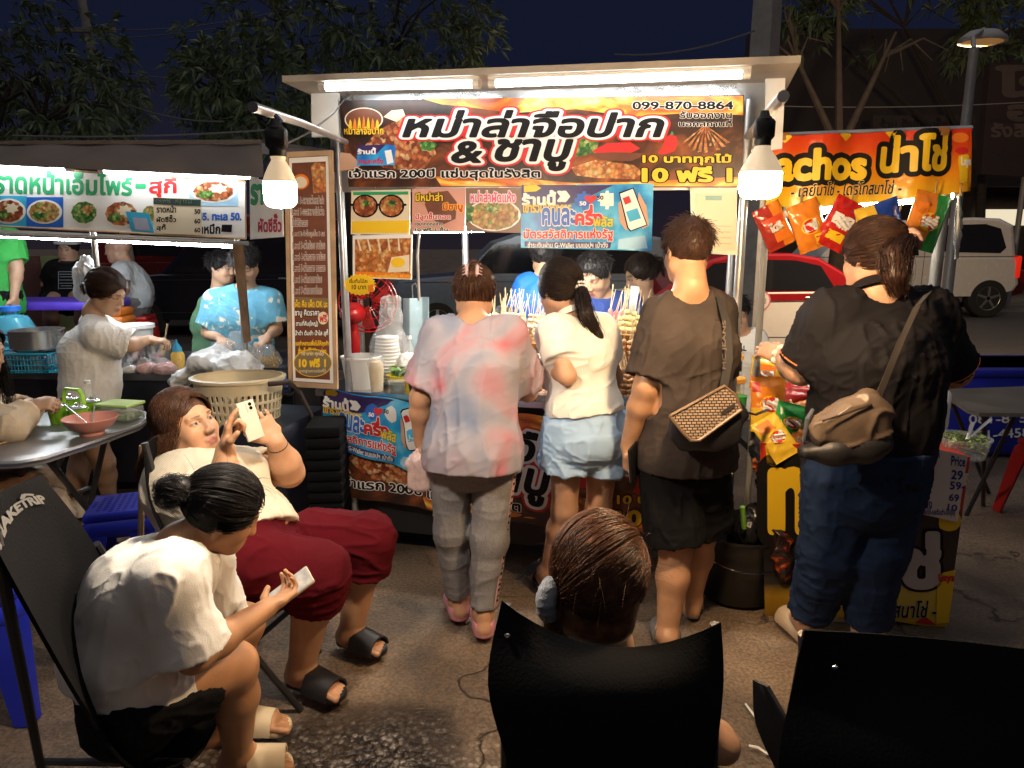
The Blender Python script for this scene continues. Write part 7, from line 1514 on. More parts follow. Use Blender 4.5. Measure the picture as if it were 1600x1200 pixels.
    GB=mat("yellow_noodles",(.70,.45,.08),rough=.5,var=.4,vs=50)
    def noodles(c,r):
        def f(t):
            b=MB()
            for _ in range(70):
                p=V(c)+V((g.uniform(-r,r)*.8,g.uniform(-r,r)*.6,.02+g.random()*r*.9));dd=V(g.normal(0,1,3)).normalized()*r*.35;b.tube([p-dd,p+V(g.normal(0,.2*r,3)),p+dd],.004,n=4)
            b.build("noodles",GB,t)
        return f
    for u,k,r,h,lab in ((345,.10,.075,.17,"clear bag of yellow noodles nearest the white plastic sheet"),(372,.22,.085,.22,"tall clear bag of noodles in front of the man in the bird shirt"),(418,.16,.07,.15,"clear bag of noodles beside the menu board")):c=cl_(u,k);film_bag(lab,c,r,h,noodles(c,r),seed=int(u))
    c=cl_(402,.14);t=thing("water_bottle","small water bottle with a blue cap among the noodle bags","bottle");b=MB();b.lathe(c,[(.028,0),(.030,.13),(.012,.16),(.012,.18)],n=18);b.build("bottle",FILM,t);b=MB();b.lathe(c+V((0,0,.18)),[(.016,0),(.016,.02)],n=14);b.build("cap",mat("blue_cap2",(.03,.35,.60)),t)
    t=thing("crate","black mesh crate at the right end of the noodle counter","crate");c=cl_(424,-.03,.70);b=MB()
    for k in range(4):z0=.01+k*.04;b.tube([c+V((sx*.12,sy*.09,z0)) for sx,sy in ((-1,-1),(1,-1),(1,1),(-1,1),(-1,-1))],.006,n=5)
    for k in range(9):x=-.12+k*.03;b.tube([c+V((x,-.09,0)),c+V((x,-.09,.13))],.004,n=4)
    b.box(c+V((0,0,.002)),(.24,.18,.006));b.build("mesh",BLACKM,t);b=MB();b.box(c+V((0,0,.06)),(.21,.15,.09),bev=.02);b.build("contents",mat("blue_packets",(.05,.08,.30),rough=.4,var=.5,vs=30),t)
    RAW=ramp_mat("raw_pork",[(.3,(.50,.14,.12)),(.55,(.66,.32,.28)),(.75,(.74,.60,.55))],scale=22,kind='NOISE',rough=.3,distort=1)
    for u,k,r,lab in ((228,.04,.05,"clear bag of sliced sausage on the noodle counter"),(256,.02,.055,"bag of raw pink pork beside the sliced sausage"),(200,.03,.035,"small wrapped packet in front of the deep steel pot")):
        c=cl_(u,k);t=thing("meat_bag",lab,"bag of meat");q=S();q.ell(A_(c)+A_((0,0,r*.5)),(r*1.3,r*.9,r*.6),k=.01);q.ell(A_(c)+A_((r*.5,0,r*.7)),(r*.7,r*.6,r*.6),k=.02);solid("meat",q,RAW if r> .04 else WHITEPL,t,.006,fold=[dict(amp=r*.12,axis=(1,0,0),freq=50,stretch=.5,seed=float(u))])
        q=S();q.ell(A_(c)+A_((0,0,r*.6)),(r*1.5,r*1.1,r*.8),k=.01);q.ell(A_(c)+A_((-r*.3,0,r*1.3)),(r*.5,r*.4,r*.5),k=.03);solid("film",q,FILM,t,.006,fold=[dict(amp=r*.12,axis=(0,0,1),freq=60,stretch=.4,seed=float(u)+1)])
    q=S();c=A_(cl_(330,-.12,.82));q.loft([(c+A_((-.20,.05,-.03)),(0,1,0),.14,.03),(c+A_((-.02,.04,.09)),(0,1,0),.15,.05),(c+A_((.16,0,.04)),(0,1,0),.15,.06),(c+A_((.24,-.02,-.03)),(0,1,0),.13,.04)],k=.06)
    tag(solid("plastic_sheet",q,mat("milky_sheet",(.74,.74,.73),rough=.28,alpha=.93,var=.06,bump=.25,bs=22),None,.008,fold=[dict(amp=.016,axis=(1,0,.2),freq=13,stretch=.35,seed=7.),dict(amp=.007,axis=(.3,1,0),freq=26,stretch=.5,seed=2.)]),"milky white plastic sheet heaped over the cream laundry basket","plastic sheet")
    t=thing("laundry_basket","cream slotted plastic laundry basket in front of the noodle counter","basket");CB=mat("cream_plastic",(.62,.52,.34),rough=.45,var=.06);c=P(380,690,3.42);c=V((c.x,c.y,.60));n=44;b=MB()
    R0,R1,HB=.165,.205,.32;e=lambda a,r,z0:c+V((math.cos(a)*r*1.05,math.sin(a)*r*.85,z0))
    def band(z0,z1):r0=R0+(R1-R0)*z0/HB;r1=R0+(R1-R0)*z1/HB;b.lathe(c,[(r0,z0),(r1,z1),(r1-.006,z1),(r0-.006,z0)],n=n,sx=1.05,sy=.85,closed=True)
    for z0,z1 in ((.0,.03),(.065,.078),(.113,.126),(.161,.174),(.209,.222),(.257,.315)):band(z0,z1)
    for k in range(n):
        a0,a1=2*math.pi*(k-.22)/n,2*math.pi*(k+.22)/n;b.add([e(a0,R0-.001,.01),e(a1,R0-.001,.01),e(a1,R1-.008,.27),e(a0,R1-.008,.27),e(a0,R0-.006,.01),e(a1,R0-.006,.01),e(a1,R1-.012,.27),e(a0,R1-.012,.27)],[(0,1,2,3),(7,6,5,4),(0,3,7,4),(1,5,6,2)])
    b.lathe(c,[(R1-.004,.31),(R1+.012,.312),(R1+.014,.326),(R1-.006,.33)],n=n,sx=1.05,sy=.85,closed=True);b.lathe(c,[(R0,0),(0,.004)],n=n,sx=1.05,sy=.85);b.build("slotted_body",CB,t)
    b=MB();b.box(c+V((.02,.02,-.30)),(.46,.40,.598),bev=.02);tag(b.build("cart_box",mat("navy_black_panel",(.014,.015,.024))),"dark cart box carrying the cream laundry basket","cart")
    b=MB();b.box(V((-1.18,3.45,.36)),(.34,.5,.72),rz=-.2,bev=.02);tag(b.build("dark_cooler",mat("navy_black_panel",(.014,.015,.024))),"dark box standing at the left end of the skewer stall below the menu board","cooler box")
    for u,v,r,lab in ((138,440,.085,"large white carrier bag hanging on the noodle stall post"),):
        p=lp(u,v,-.12);q=S();q.loft([(A_(p)+A_((0,0,.13)),(1,0,0),.035,.02),(A_(p)+A_((0,0,.05)),(1,0,0),r*.8,r*.6),(A_(p)-A_((0,0,.06)),(1,0,0),r*1.1,r*.8)],k=.03);tag(solid("carrier_bag",q,mat("milky_film",(.78,.78,.77),rough=.3,alpha=.85),None,.006,fold=[dict(amp=.009,axis=(0,0,1),freq=38,stretch=.25,seed=float(u))]),lab,"carrier bag")
    # boards and a table top behind the seated watchers
    for cs,m,lab in (([(14,402),(58,400),(68,446),(20,470)],mat("brown_board",(.16,.07,.06),rough=.6),"brown board leaning behind the noodle stall at the far left"),([(60,400),(140,399),(140,470),(68,470)],mat("pale_green_panel",(.38,.46,.20),rough=.7),"pale green panel behind the man in the white cap")):
        pl=Plane((0,6.8 if m.name[0]== 'b' else 7.0,0),(0,-1,0));pp=[pl.at(*c) for c in cs];lo=min(p.z for p in pp);b=MB();b.prism(pp[:2]+[V((pp[2].x,pp[2].y,.0)),V((pp[3].x,pp[3].y,.0))],V((0,.04,0)));tag(b.build("panel_board",m),lab,"board")
    b=MB();c=P(75,474,5.4);b.box(V((c.x,c.y,c.z)),(1.0,.5,.06),bev=.01)
    for s in (-1,1):b.box(V((c.x+s*.4,c.y,c.z/2-.02)),(.05,.4,c.z-.06))
    tag(b.build("violet_table",mat("violet_plastic",(.10,.05,.55),rough=.4)),"violet topped table behind the big blue water jug","table")
    b=MB();c=P(176,487,5.2);b.box(c,(.22,.2,.06),bev=.02);b.box(c+V((0,0,-.06)),(.24,.2,.06),bev=.02);b.box(V((c.x,c.y,(c.z-.09)/2)),(.2,.18,c.z-.09));tag(b.build("orange_box",mat("orange_box_plastic",(.55,.15,.02),rough=.45)),"orange boxes stacked beside the red stool","box")
# ---------------------------------------------------------------- the people in the picture
H_BLACK=hair_mat((.012,.010,.010));H_DARK=hair_mat((.022,.013,.009));H_BROWN=hair_mat((.075,.032,.016));H_MID=hair_mat((.045,.021,.013))
WHITE_TEE=mat("white_cotton",(.74,.71,.66),rough=.85,var=.05,bump=.10,bs=300,sheen=.2)
BLACK_CLOTH=mat("black_cloth",(.008,.008,.009),rough=.9,spec=.12,var=.2,bump=.12,bs=260)
GREY_JERSEY=mat("grey_jersey",(.21,.20,.205),rough=.9,var=.22,vs=160,bump=.1,bs=300)
LIGHT_BLUE=mat("light_blue_cotton",(.34,.50,.72),rough=.85,var=.06,bump=.1,bs=300)
BROWN_TEE=mat("faded_brown_cotton",(.055,.042,.036),rough=.95,spec=.15,var=.28,vs=7,bump=.14,bs=260)
POLO=mat("black_polo_knit",(.009,.008,.010),rough=.8,spec=.18,var=.15,bump=.15,bs=420)
JEANS=mat("dark_denim",(.013,.026,.065),rough=.9,spec=.15,var=.3,vs=12,bump=.15,bs=420)
CREAM_RIB=mat("cream_ribbed_knit",(.70,.62,.48),rough=.85,var=.06,bump=.05)
def rib(m,scale=95):
    nt=m.node_tree;b=nt.nodes["Principled BSDF"];tc=nt.nodes.new("ShaderNodeTexCoord");w=nt.nodes.new("ShaderNodeTexWave");w.inputs["Scale"].default_value=scale;w.inputs["Distortion"].default_value=.6;w.bands_direction='DIAGONAL'
    nt.links.new(tc.outputs["Object"],w.inputs["Vector"]);bp=nt.nodes.new("ShaderNodeBump");bp.inputs["Strength"].default_value=.35;bp.inputs["Distance"].default_value=.004
    nt.links.new(w.outputs[0],bp.inputs["Height"]);nt.links.new(bp.outputs[0],b.inputs["Normal"])
rib(CREAM_RIB,80)
MAROON=mat("maroon_cloth",(.085,.003,.008),rough=.9,spec=.15,var=.15,vs=5,bump=.1,bs=260)
TIEDYE=ramp_mat("tie_dye",[(.28,(.12,.17,.28)),(.40,(.21,.23,.31)),(.50,(.30,.28,.33)),(.57,(.36,.22,.26)),(.65,(.42,.11,.14)),(.78,(.26,.27,.33))],scale=3.6,kind='NOISE',rough=.9,detail=1.5,distort=1.2,stretch=(1,1,.8))
PINK_RUBBER=mat("pink_rubber",(.62,.26,.33),rough=.5,var=.06)
CREAM_RUBBER=mat("cream_rubber",(.68,.56,.38),rough=.55,var=.08)
BLACK_RUBBER=mat("black_rubber",(.014,.013,.016),rough=.5,var=.1)
PHONE=mat("phone_case",(.60,.54,.44),rough=.25,var=.05,metal=.0);PHONE_DARK=mat("phone_glass_dark",(.012,.012,.014),rough=.08,var=0)
PHONE_SCREEN=mat("phone_screen_lit",(.35,.33,.30),rough=.1,var=.6,vs=40,emit=.35,ecol=(.6,.55,.5))
LENS=mat("lens_black",(.01,.01,.012),rough=.05,var=0)
def phone(c,U,R,label,m,face_m,sz=(.072,.150,.009),lens=True,screen_up=True):
    """a phone: U long axis, R short axis"""
    U=V(U).normalized();R=V(R);R=(R-U*R.dot(U)).normalized();N=R.cross(U);M=Matrix((R,U,N)).transposed();t=thing("phone",label,"phone")
    b=MB();b.box(c,sz,rot=M,bev=.006);b.build("body",m,t)
    b=MB();b.box(V(c)+N*(sz[2]/2+.0006),(sz[0]*.92,sz[1]*.94,.001),rot=M);b.build("screen",face_m,t)
    if lens:
        b=MB()
        b.box(V(c)-N*(sz[2]/2+.001)+U*sz[1]*.34-R*sz[0]*.2,(.028,.034,.003),rot=M,bev=.0025);b.build("camera_bump",m,t)
        for k in (0,1):
            b=MB();b.lathe(V(c)-N*(sz[2]/2+.0028)+U*sz[1]*(.40-.10*k)-R*sz[0]*.2,[(.006,-.0008),(.006,.0008)],n=14,axis=-N);b.build("lens",LENS,t)
    return t
def P3(*a):return A_(P(*a))
# --- woman in front, left: bent over her phone
def woman_front_left():
    J=dict(head=P3(350,798,1.66),neck=P3(281,846,1.60),sR=P3(262,905,1.45),sL=P3(318,862,1.76),eR=P3(303,1024,1.46),wR=P3(415,952,1.68),eL=P3(340,985,1.86),wL=P3(292,1022,1.70),
             hR=P3(212,1094,1.48),hL=P3(228,1052,1.65),kR=P3(365,1040,1.72),kL=P3(380,975,1.97),aR=P3(372,1178,1.83),aL=P3(330,1150,2.02),waist=P3(204,1008,1.54),chest=P3(232,925,1.56))
    J['tR']=G(452,1197,.03);J['tL']=G(450,1140,.03)
    f=Fig("seated woman with black bun, white t-shirt and black shorts, bent over a phone",J,dict(neck=.048,chest=(.135,.10),waist=(.132,.11),pelvis=(.14,.10),thigh=.078,knee=.060,calf=.060,ankle=.037,ua=.043,el=.038,wr=.026,hs=.85,sho=.048),skin=(.50,.26,.135),fwd=(.86,.42,-.52),up=(.3,-.02,.95))
    D=nrm(J['wR']-J['eR']);f.hands.append(dict(W=J['wR'],D=D+A_((.15,.1,.12)),N=(-.1,.4,.75),thumb=(-.5,.7,.5),curl=(38,42,46,50),sc=.92))
    D2=nrm(J['wL']-J['eL']);f.hands.append(dict(W=J['wL'],D=D2+A_((-.3,0,-.05)),N=(0,.1,1),thumb=(0,1,0),curl=(25,25,25,25),sc=.9))
    f.body(h=.0042,eyes='down')
    f.tee(WHITE_TEE,off=.022,hem=f.hp+f.ax*.03,flare=.012,slL=.85,slR=.92,slr=.055,h=.0055,amp=.0055,blend=.06,neck=.010)
    f.legs(BLACK_CLOTH,off=.022,fr=.62,flare=.015,h=.0065)
    T=(0,-.115,.02);tw=f.L(*T)
    def bun(q):
        q.ell(f.L(.0,-.132,.014),(.036,.032,.033),k=.012)
    tl=[f.L(0,-.105,.02),f.L(.02,-.138,.03),f.L(-.005,-.165,.010),f.L(-.02,-.152,-.025),f.L(.005,-.128,-.022)]
    f.tied(H_BLACK,T,tail=tl,n=3200,tr=.034,nt=700,low=-.045,seed=11,wisps=90,r0=.0008,h=.005,extra=bun,tail_tip=.7)
    mb=MB();mb.lathe(tw,[(.024,-.008),(.029,-.004),(.029,.004),(.024,.008)],n=16,axis=tuple(f.L(0,-.2,.02)-tw));mb.build("hair_tie",BLACK_CLOTH,f.root)
    for sd in 'RL':f.slide(sd,CREAM_RUBBER,grow=1.0)
    phone(P(453,921,1.80),(.78,.35,.52),V((.78,.35,.52)).cross(V((-.35,-.55,.8))),"phone with lit screen held low by the woman with the black bun",PHONE,PHONE_SCREEN,lens=False,sz=(.066,.135,.009))
    return f
# --- woman lying back in her chair, phone raised
def woman_reclining():
    J=dict(head=P3(291,663,2.34),neck=P3(268,728,2.32),sR=P3(268,765,2.20),sL=P3(372,732,2.56),eR=P3(352,772,2.14),wR=P3(352,704,2.16),eL=P3(452,738,2.46),wL=P3(431,690,2.38),
             hR=P3(345,872,2.10),hL=P3(405,842,2.42),kR=P3(497,893,2.20),kL=P3(574,842,2.48),aR=P3(470,1048,2.26),aL=P3(548,990,2.52),waist=P3(362,832,2.30),chest=P3(322,765,2.34))
    J['tR']=G(532,1092,.03);J['tL']=G(596,1022,.03)
    f=Fig("woman in cream ribbed top and maroon capri trousers leaning back with raised phone",J,dict(neck=.066,chest=(.185,.135),waist=(.19,.145),pelvis=(.195,.15),thigh=.100,knee=.074,calf=.068,ankle=.045,ua=.062,el=.052,wr=.031,hs=1.0,bust=.075,belly=.12,sho=.06),skin=(.55,.30,.17),fwd=(.87,-.40,.26),up=(-.32,.0,.95))
    f.hands.append(dict(W=J['wR'],D=(.18,.05,1),N=(.75,.25,.0),thumb=(-.2,-.9,.2),curl=(12,70,80,85),sc=.98))
    f.hands.append(dict(W=J['wL'],D=(-.48,-.1,.88),N=(-.45,.75,-.2),thumb=(-.85,-.2,-.3),curl=(42,40,38,36),sc=.98,spread=.18))
    f.body(h=.0042,eyes='open',round_=1.10,lip=(.50,.16,.14))
    f.tee(CREAM_RIB,off=.024,hem=f.hp+f.tf*.02+f.ax*.0,flare=.02,slL=.55,slR=.85,slr=.035,h=.006,amp=.004,neck=.014,vneck=.01)
    f.legs(MAROON,off=.022,fr=1.30,flare=.02,h=.007,amp=.006,taper=.108)
    f.longhair(H_BROWN,drop=.17,n=2600,seed=5,h=.005,gdir=(-.35,.1,-1),face=(.098,-.045,.070,.064,.102))
    for sd in 'RL':f.slide(sd,BLACK_RUBBER,grow=1.08)
    mb=MB();d=nrm(J['wL']-J['eL']);mb.lathe(J['wL']-d*.02,[(.034,-.004),(.0365,0),(.034,.004)],n=20,axis=tuple(d));mb.build("bracelet",mat("braided_cord",(.03,.012,.012),rough=.6),f.root)
    phone(P(391,657,2.27),(-.26,.05,.96),V((-.26,.05,.96)).cross(V((-.72,.62,.1))),"cream cased phone held up by the woman in maroon trousers",PHONE,PHONE_DARK,sz=(.060,.132,.009))
    return f
# --- woman in tie-dye, seen from behind
def woman_tiedye():
    d=2.70
    J=dict(head=P3(741,462,d+.10),neck=P3(738,500,d+.02),sL=P3(686,522,d),sR=P3(796,518,d),eL=P3(657,622,d-.01),wL=P3(657,690,d+.05),eR=P3(824,612,d+.13),wR=P3(830,590,d+.33),
             hL=P3(704,700,d-.02),hR=P3(775,702,d-.02),kL=P3(706,830,d+.02),kR=P3(764,840,d-.04),aL=P3(716,936,d+.06),aR=P3(755,955,d-.07),chest=P3(741,570,d-.01))
    J['tL']=G(708,935,.02);J['tR']=G(752,958,.02)
    f=Fig("woman in pink and grey tie-dye t-shirt, grey track trousers and pink clogs, seen from behind",J,dict(chest=(.140,.105),waist=(.135,.11),pelvis=(.142,.118),thigh=.074,knee=.056,calf=.050,ankle=.038,ua=.046,el=.040,wr=.027,hs=.92),fwd=(.02,.95,-.32))
    f.hands.append(dict(W=J['wL'],D=(0,.12,-1),N=(.9,.1,0),thumb=(.2,1,0),curl=(60,60,60,60),sc=.9))
    f.body(h=.006,face=False,toes=False)
    f.tee(TIEDYE,off=.022,hem=f.hp-f.ax*.07,flare=.030,slL=.80,slR=.85,hpx=.022,slr=.048,h=.007,amp=.008,neck=.012,blend=.05)
    f.legs(GREY_JERSEY,off=.015,fr=1.93,flare=.0,h=.007,amp=.007,taper=.052)
    f.tied(H_BROWN,(0,-.085,.085),tail=[f.L(0,-.09,.08),f.L(.005,-.118,.095),f.L(.0,-.128,.06),f.L(-.005,-.12,.02)],n=1400,tr=.026,nt=260,low=-.075,seed=21,wisps=110,tail_tip=.9,grow=.97)
    # claw clip
    b=MB()
    for sg in (-1,1):
        b.tube([f.L(sg*.012,-.128,.105),f.L(sg*.022,-.145,.085),f.L(sg*.020,-.142,.055),f.L(sg*.012,-.128,.045)],[.005,.008,.008,.004],n=8)
        for k in range(3):b.tube([f.L(sg*.022,-.142,.085-.013*k),f.L(sg*.040,-.120,.083-.013*k)],[.004,.002],n=6)
    b.build("hair_clip",mat("pearl_pink_plastic",(.55,.38,.38),rough=.25),f.root)
    for sd in 'LR':f.slide(sd,PINK_RUBBER,"clog",clog=True)
    # pink printed side stripe of the trousers
    g=[];out=A_((1.,-.45,0));out=out/np.linalg.norm(out)
    for k in range(16):
        t=k/15*1.9;hp,kn,an=J['hR'],J['kR'],J['aR']
        p=hp+(kn-hp)*t if t< 1 else kn+(an-kn)*(t-1)
        r=(.094*(1-t)+.074*t) if t< 1 else (.074*(2-t)+.052*(t-1))
        c=p+out*(r*.98);w=A_((-.45,-1.,0))*.014/1.1;g.append([c-w,c+w])
    b=MB();b.sheet(g,.004);st=b.build("side_stripe",mat("pink_tape",(.55,.33,.32),rough=.8),f.root)
    b=MB()
    for k in range(26):
        a=V(g[int(k*15/26)][0]);a2=V(g[min(15,int(k*15/26)+1)][0]);fr=k*15/26 % 1;c=a.lerp(a2,fr);w=V(g[5][1])-V(g[5][0]);o=V(out)*.0035
        b.prism([c+w*.25+o,c+w*.75+o,c+w*.75+o+V((0,0,.010 if k % 3 else .004)),c+w*.25+o+V((0,0,.010 if k % 3 else .004))],V(out)*.001)
    b.build("stripe_lettering",BLACK_CLOTH,f.root)
    # small plastic bag in the left hand
    q=S();c=P3(655,738,d+.03);q.loft([(c+A_((0,0,.09)),(1,0,0),.012,.012),(c+A_((0,0,.04)),(1,0,0),.045,.03),(c-A_((0,0,.05)),(1,0,0),.05,.03)],k=.02)
    o=solid("plastic_bag",q,mat("thin_pink_film",(.75,.55,.52),rough=.25,alpha=.75,var=.3,vs=22),None,.006,fold=[dict(amp=.006,axis=(0,0,1),freq=45,stretch=.25,seed=3.)])
    tag(o,"small pinkish plastic bag hanging from the hand of the woman in tie-dye","plastic bag")
    return f
# --- girl in white blouse and blue shorts
def girl_blouse():
    d=2.86
    J=dict(head=P3(874,452,d+.10),neck=P3(893,498,d+.03),sL=P3(866,521,d-.07),sR=P3(937,517,d+.06),eL=P3(886,588,d-.14),wL=P3(856,566,d+.06),eR=P3(960,590,d+.12),wR=P3(905,575,d+.30),
             hL=P3(886,668,d-.05),hR=P3(945,668,d-.02),kL=P3(882,795,d+.0),kR=P3(935,795,d+.05),aL=P3(856,892,d+.10),aR=P3(930,893,d+.14),waist=P3(912,610,d),chest=P3(905,552,d-.01))
    J['tL']=G(835,893,.02);J['tR']=G(925,885,.02)
    f=Fig("girl in white puff-sleeved blouse and light blue shorts with a long dark ponytail",J,dict(chest=(.120,.09),waist=(.105,.085),pelvis=(.140,.112),thigh=.076,knee=.053,calf=.050,ankle=.034,ua=.040,el=.035,wr=.024,neck=.044,hs=.94,sho=.042),skin=(.48,.27,.165),fwd=(-.50,.82,-.28))
    f.hands.append(dict(W=J['wL'],D=(-.4,.8,.2),N=(.2,.2,-1),thumb=(.9,.3,.2),curl=(40,45,50,55),sc=.9))
    f.body(h=.006,toes=False)
    f.tee(WHITE_TEE,off=.018,hem=f.hp+f.ax*.065,flare=.0,cutn=-f.ax,slL=.55,slR=.55,slr=.032,puff=.024,hollow=False,h=.006,amp=.005,neck=.010,name="blouse",fold=[dict(amp=.005,axis=nrm(f.rs+f.ax*.35),freq=24,stretch=.22,seed=2.),dict(amp=.004,axis=f.ax,freq=26,stretch=.25,seed=6.)])
    b=MB()     # stand collar
    R,Fw,U=f.F;nk=J['neck'];up=nrm(J['head']-nk)
    b.lathe(nk+up*.005,[(.064,0),(.058,.028),(.053,.028),(.058,0)],n=22,axis=tuple(up),closed=True);b.build("collar",WHITE_TEE,f.root)
    f.legs(LIGHT_BLUE,off=.028,fr=.46,flare=.028,h=.0065,amp=.007,waist_off=.002,top=f.wa)
    T=(.035,-.105,-.005);tw=f.L(*T)
    f.tied(H_DARK,T,tail=[tw,P3(915,490,d-.06),P3(933,525,d-.05),P3(948,556,d-.02)],n=1500,tr=.030,nt=420,low=-.06,seed=31,wisps=40)
    b=MB();dd=A_(P3(915,490,d-.06))-tw
    for k in range(2):
        for j in range(16):
            a=2*math.pi*j/16;_,e1,e2=frame_of(dd);b.ball(V(tw)+V(dd).normalized()*(.006+.016*k)+e1*(.026*math.cos(a))+e2*(.026*math.sin(a)),.0055,n=6)
    b.build("pearl_hair_tie",mat("pearl",(.75,.72,.68),rough=.2),f.root)
    for sd in 'LR':f.slide(sd,mat("navy_rubber",(.03,.035,.05),rough=.5),grow=.95)
    return f
# --- man in faded brown t-shirt
def man_brown():
    d=2.62
    J=dict(head=P3(1074,392,d+.06),neck=P3(1079,446,d),sL=P3(1036,491,d),sR=P3(1118,488,d+.02),eL=P3(1008,606,d-.05),wL=P3(981,696,d+.03),eR=P3(1122,600,d+.14),wR=P3(1105,600,d+.30),
             hL=P3(1040,712,d),hR=P3(1100,708,d+.03),kL=P3(1056,858,d-.02),kR=P3(1094,835,d+.10),aL=P3(1042,990,d-.06),aR=P3(1080,938,d+.16),chest=P3(1078,540,d-.01),waist=P3(1072,632,d))
    J['tL']=G(1036,985,.02);J['tR']=G(1075,935,.02)
    f=Fig("man with short hair in faded brown t-shirt and black shorts, seen from behind",J,dict(chest=(.145,.105),waist=(.138,.105),pelvis=(.142,.112),thigh=.084,knee=.062,calf=.062,ankle=.040,ua=.052,el=.043,wr=.029,neck=.060,hs=1.0),skin=(.50,.27,.15),fwd=(-.22,.96,-.12))
    f.hands.append(dict(W=J['wL'],D=(-.05,.12,-1),N=(.9,-.1,0),thumb=(.25,1,0),curl=(38,42,48,55),sc=1.0))
    f.body(h=.0055,toes=False)
    f.tee(BROWN_TEE,off=.020,hem=f.hp-f.ax*.045,flare=.012,slL=.86,slR=.8,hpx=.022,slr=.044,h=.007,amp=.0075,neck=.012)
    f.legs(BLACK_CLOTH,off=.022,fr=.90,flare=.035,h=.008,amp=.006)
    f.shorthair(H_MID,n=2200,ln=.034,low=-.052,grow=.94)
    for sd in 'LR':f.slide(sd,mat("grey_rubber",(.16,.15,.15),rough=.6),grow=1.0)
    phone(P(990,722,d-.02),(.12,.25,-.9),(.55,.8,.2),"dark phone held down at the side by the man in brown",PHONE_DARK,PHONE_SCREEN,lens=False)
    # woven cross-body bag
    t=thing("shoulder_bag","black cross-body bag with a woven metallic flap, worn by the man in brown","bag")
    o=A_((0,-.21,0));ctr=lambda u,v:A_(P(u,v,d-.20))
    q=S();q.loft([(ctr(1062,668),nrm(ctr(1100,700)-ctr(1062,660)),.05,.035),(ctr(1108,672),(0,0,1),.065,.035),(ctr(1150,640),(0,0,1),.05,.03)],k=.02,pw=3)
    q.loft([(ctr(1070,690),(1,0,0),.03,.03),(ctr(1140,676),(0,0,1),.045,.034)],k=.03,pw=3)
    solid("pouch",q,mat("black_nylon",(.012,.011,.013),rough=.45,bump=.1,bs=200),t,.005)
    fl=[(1046,650),(1132,603),(1150,618),(1158,640),(1092,688),(1079,688),(1068,677)]
    pl=Plane(P(1100,650,d-.262),(.08,-1,.25))
    b=MB();b.prism([pl.at(*p) for p in fl],-pl.n*.012)
    wv=ramp_mat("woven_straw",[(.35,(.05,.035,.028)),(.55,(.42,.33,.24)),(.75,(.62,.52,.40))],scale=1,kind='NOISE',rough=.35)
    nt=wv.node_tree;bsdf=nt.nodes["Principled BSDF"];br=nt.nodes.new("ShaderNodeTexBrick");br.inputs["Scale"].default_value=26;br.inputs["Color1"].default_value=(.50,.38,.27,1);br.inputs["Color2"].default_value=(.38,.27,.19,1);br.inputs["Mortar"].default_value=(.03,.02,.018,1);br.inputs["Mortar Size"].default_value=.045;br.inputs["Brick Width"].default_value=.42;br.inputs["Row Height"].default_value=.25
    tc=nt.nodes.new("ShaderNodeTexCoord");mp=nt.nodes.new("ShaderNodeMapping");mp.inputs["Rotation"].default_value=(math.pi/2,.5,0);nt.links.new(tc.outputs["Object"],mp.inputs[0]);nt.links.new(mp.outputs[0],br.inputs[0]);nt.links.new(br.outputs[0],bsdf.inputs["Base Color"]);bsdf.inputs["Metallic"].default_value=.35
    b.build("woven_flap",wv,t)
    b=MB();ring=[pl.at(*p)+pl.n*.002 for p in fl];b.tube(ring+[ring[0]],.0055,n=6);b.build("flap_piping",mat("bronze_leather",(.16,.10,.06),rough=.4),t)
    poly_px(pl,[(1125,644),(1146,630),(1149,635),(1128,650)],mat("bag_label",(.03,.022,.02),rough=.4),t,"label_plate",lift=.003,thick=.002)
    st=[P(1130,606,d-.22),P(1138,560,d-.20),P(1136,510,d-.14),P(1124,466,d-.05),P(1106,462,d+.06)]
    b=MB();g=[];
    for p in st:g.append([V(p)+V((-.014,-.004,.004)),V(p)+V((.014,-.004,-.004))])
    b.sheet(g,.004);b.build("strap",mat("black_webbing",(.02,.017,.015),rough=.7),t)
    letters("MC JEANS",lambda u,v:(P(u,v,d-.2)+V((0,-.02,0)),V((0,-1,0))),((1126,575),(1126,500),(1133,500),(1133,575)),[(.02,mat("strap_print",(.12,.09,.07)))],t,rows=16,lift=.0,name="strap_lettering")
    b=MB();b.tube([P(1155,640,d-.2),P(1180,648,d-.05),P(1200,640,d+.1)],.009,n=6,sq=.4);b.build("back_strap",mat("black_webbing",(.02,.017,.015)),t)
    return f
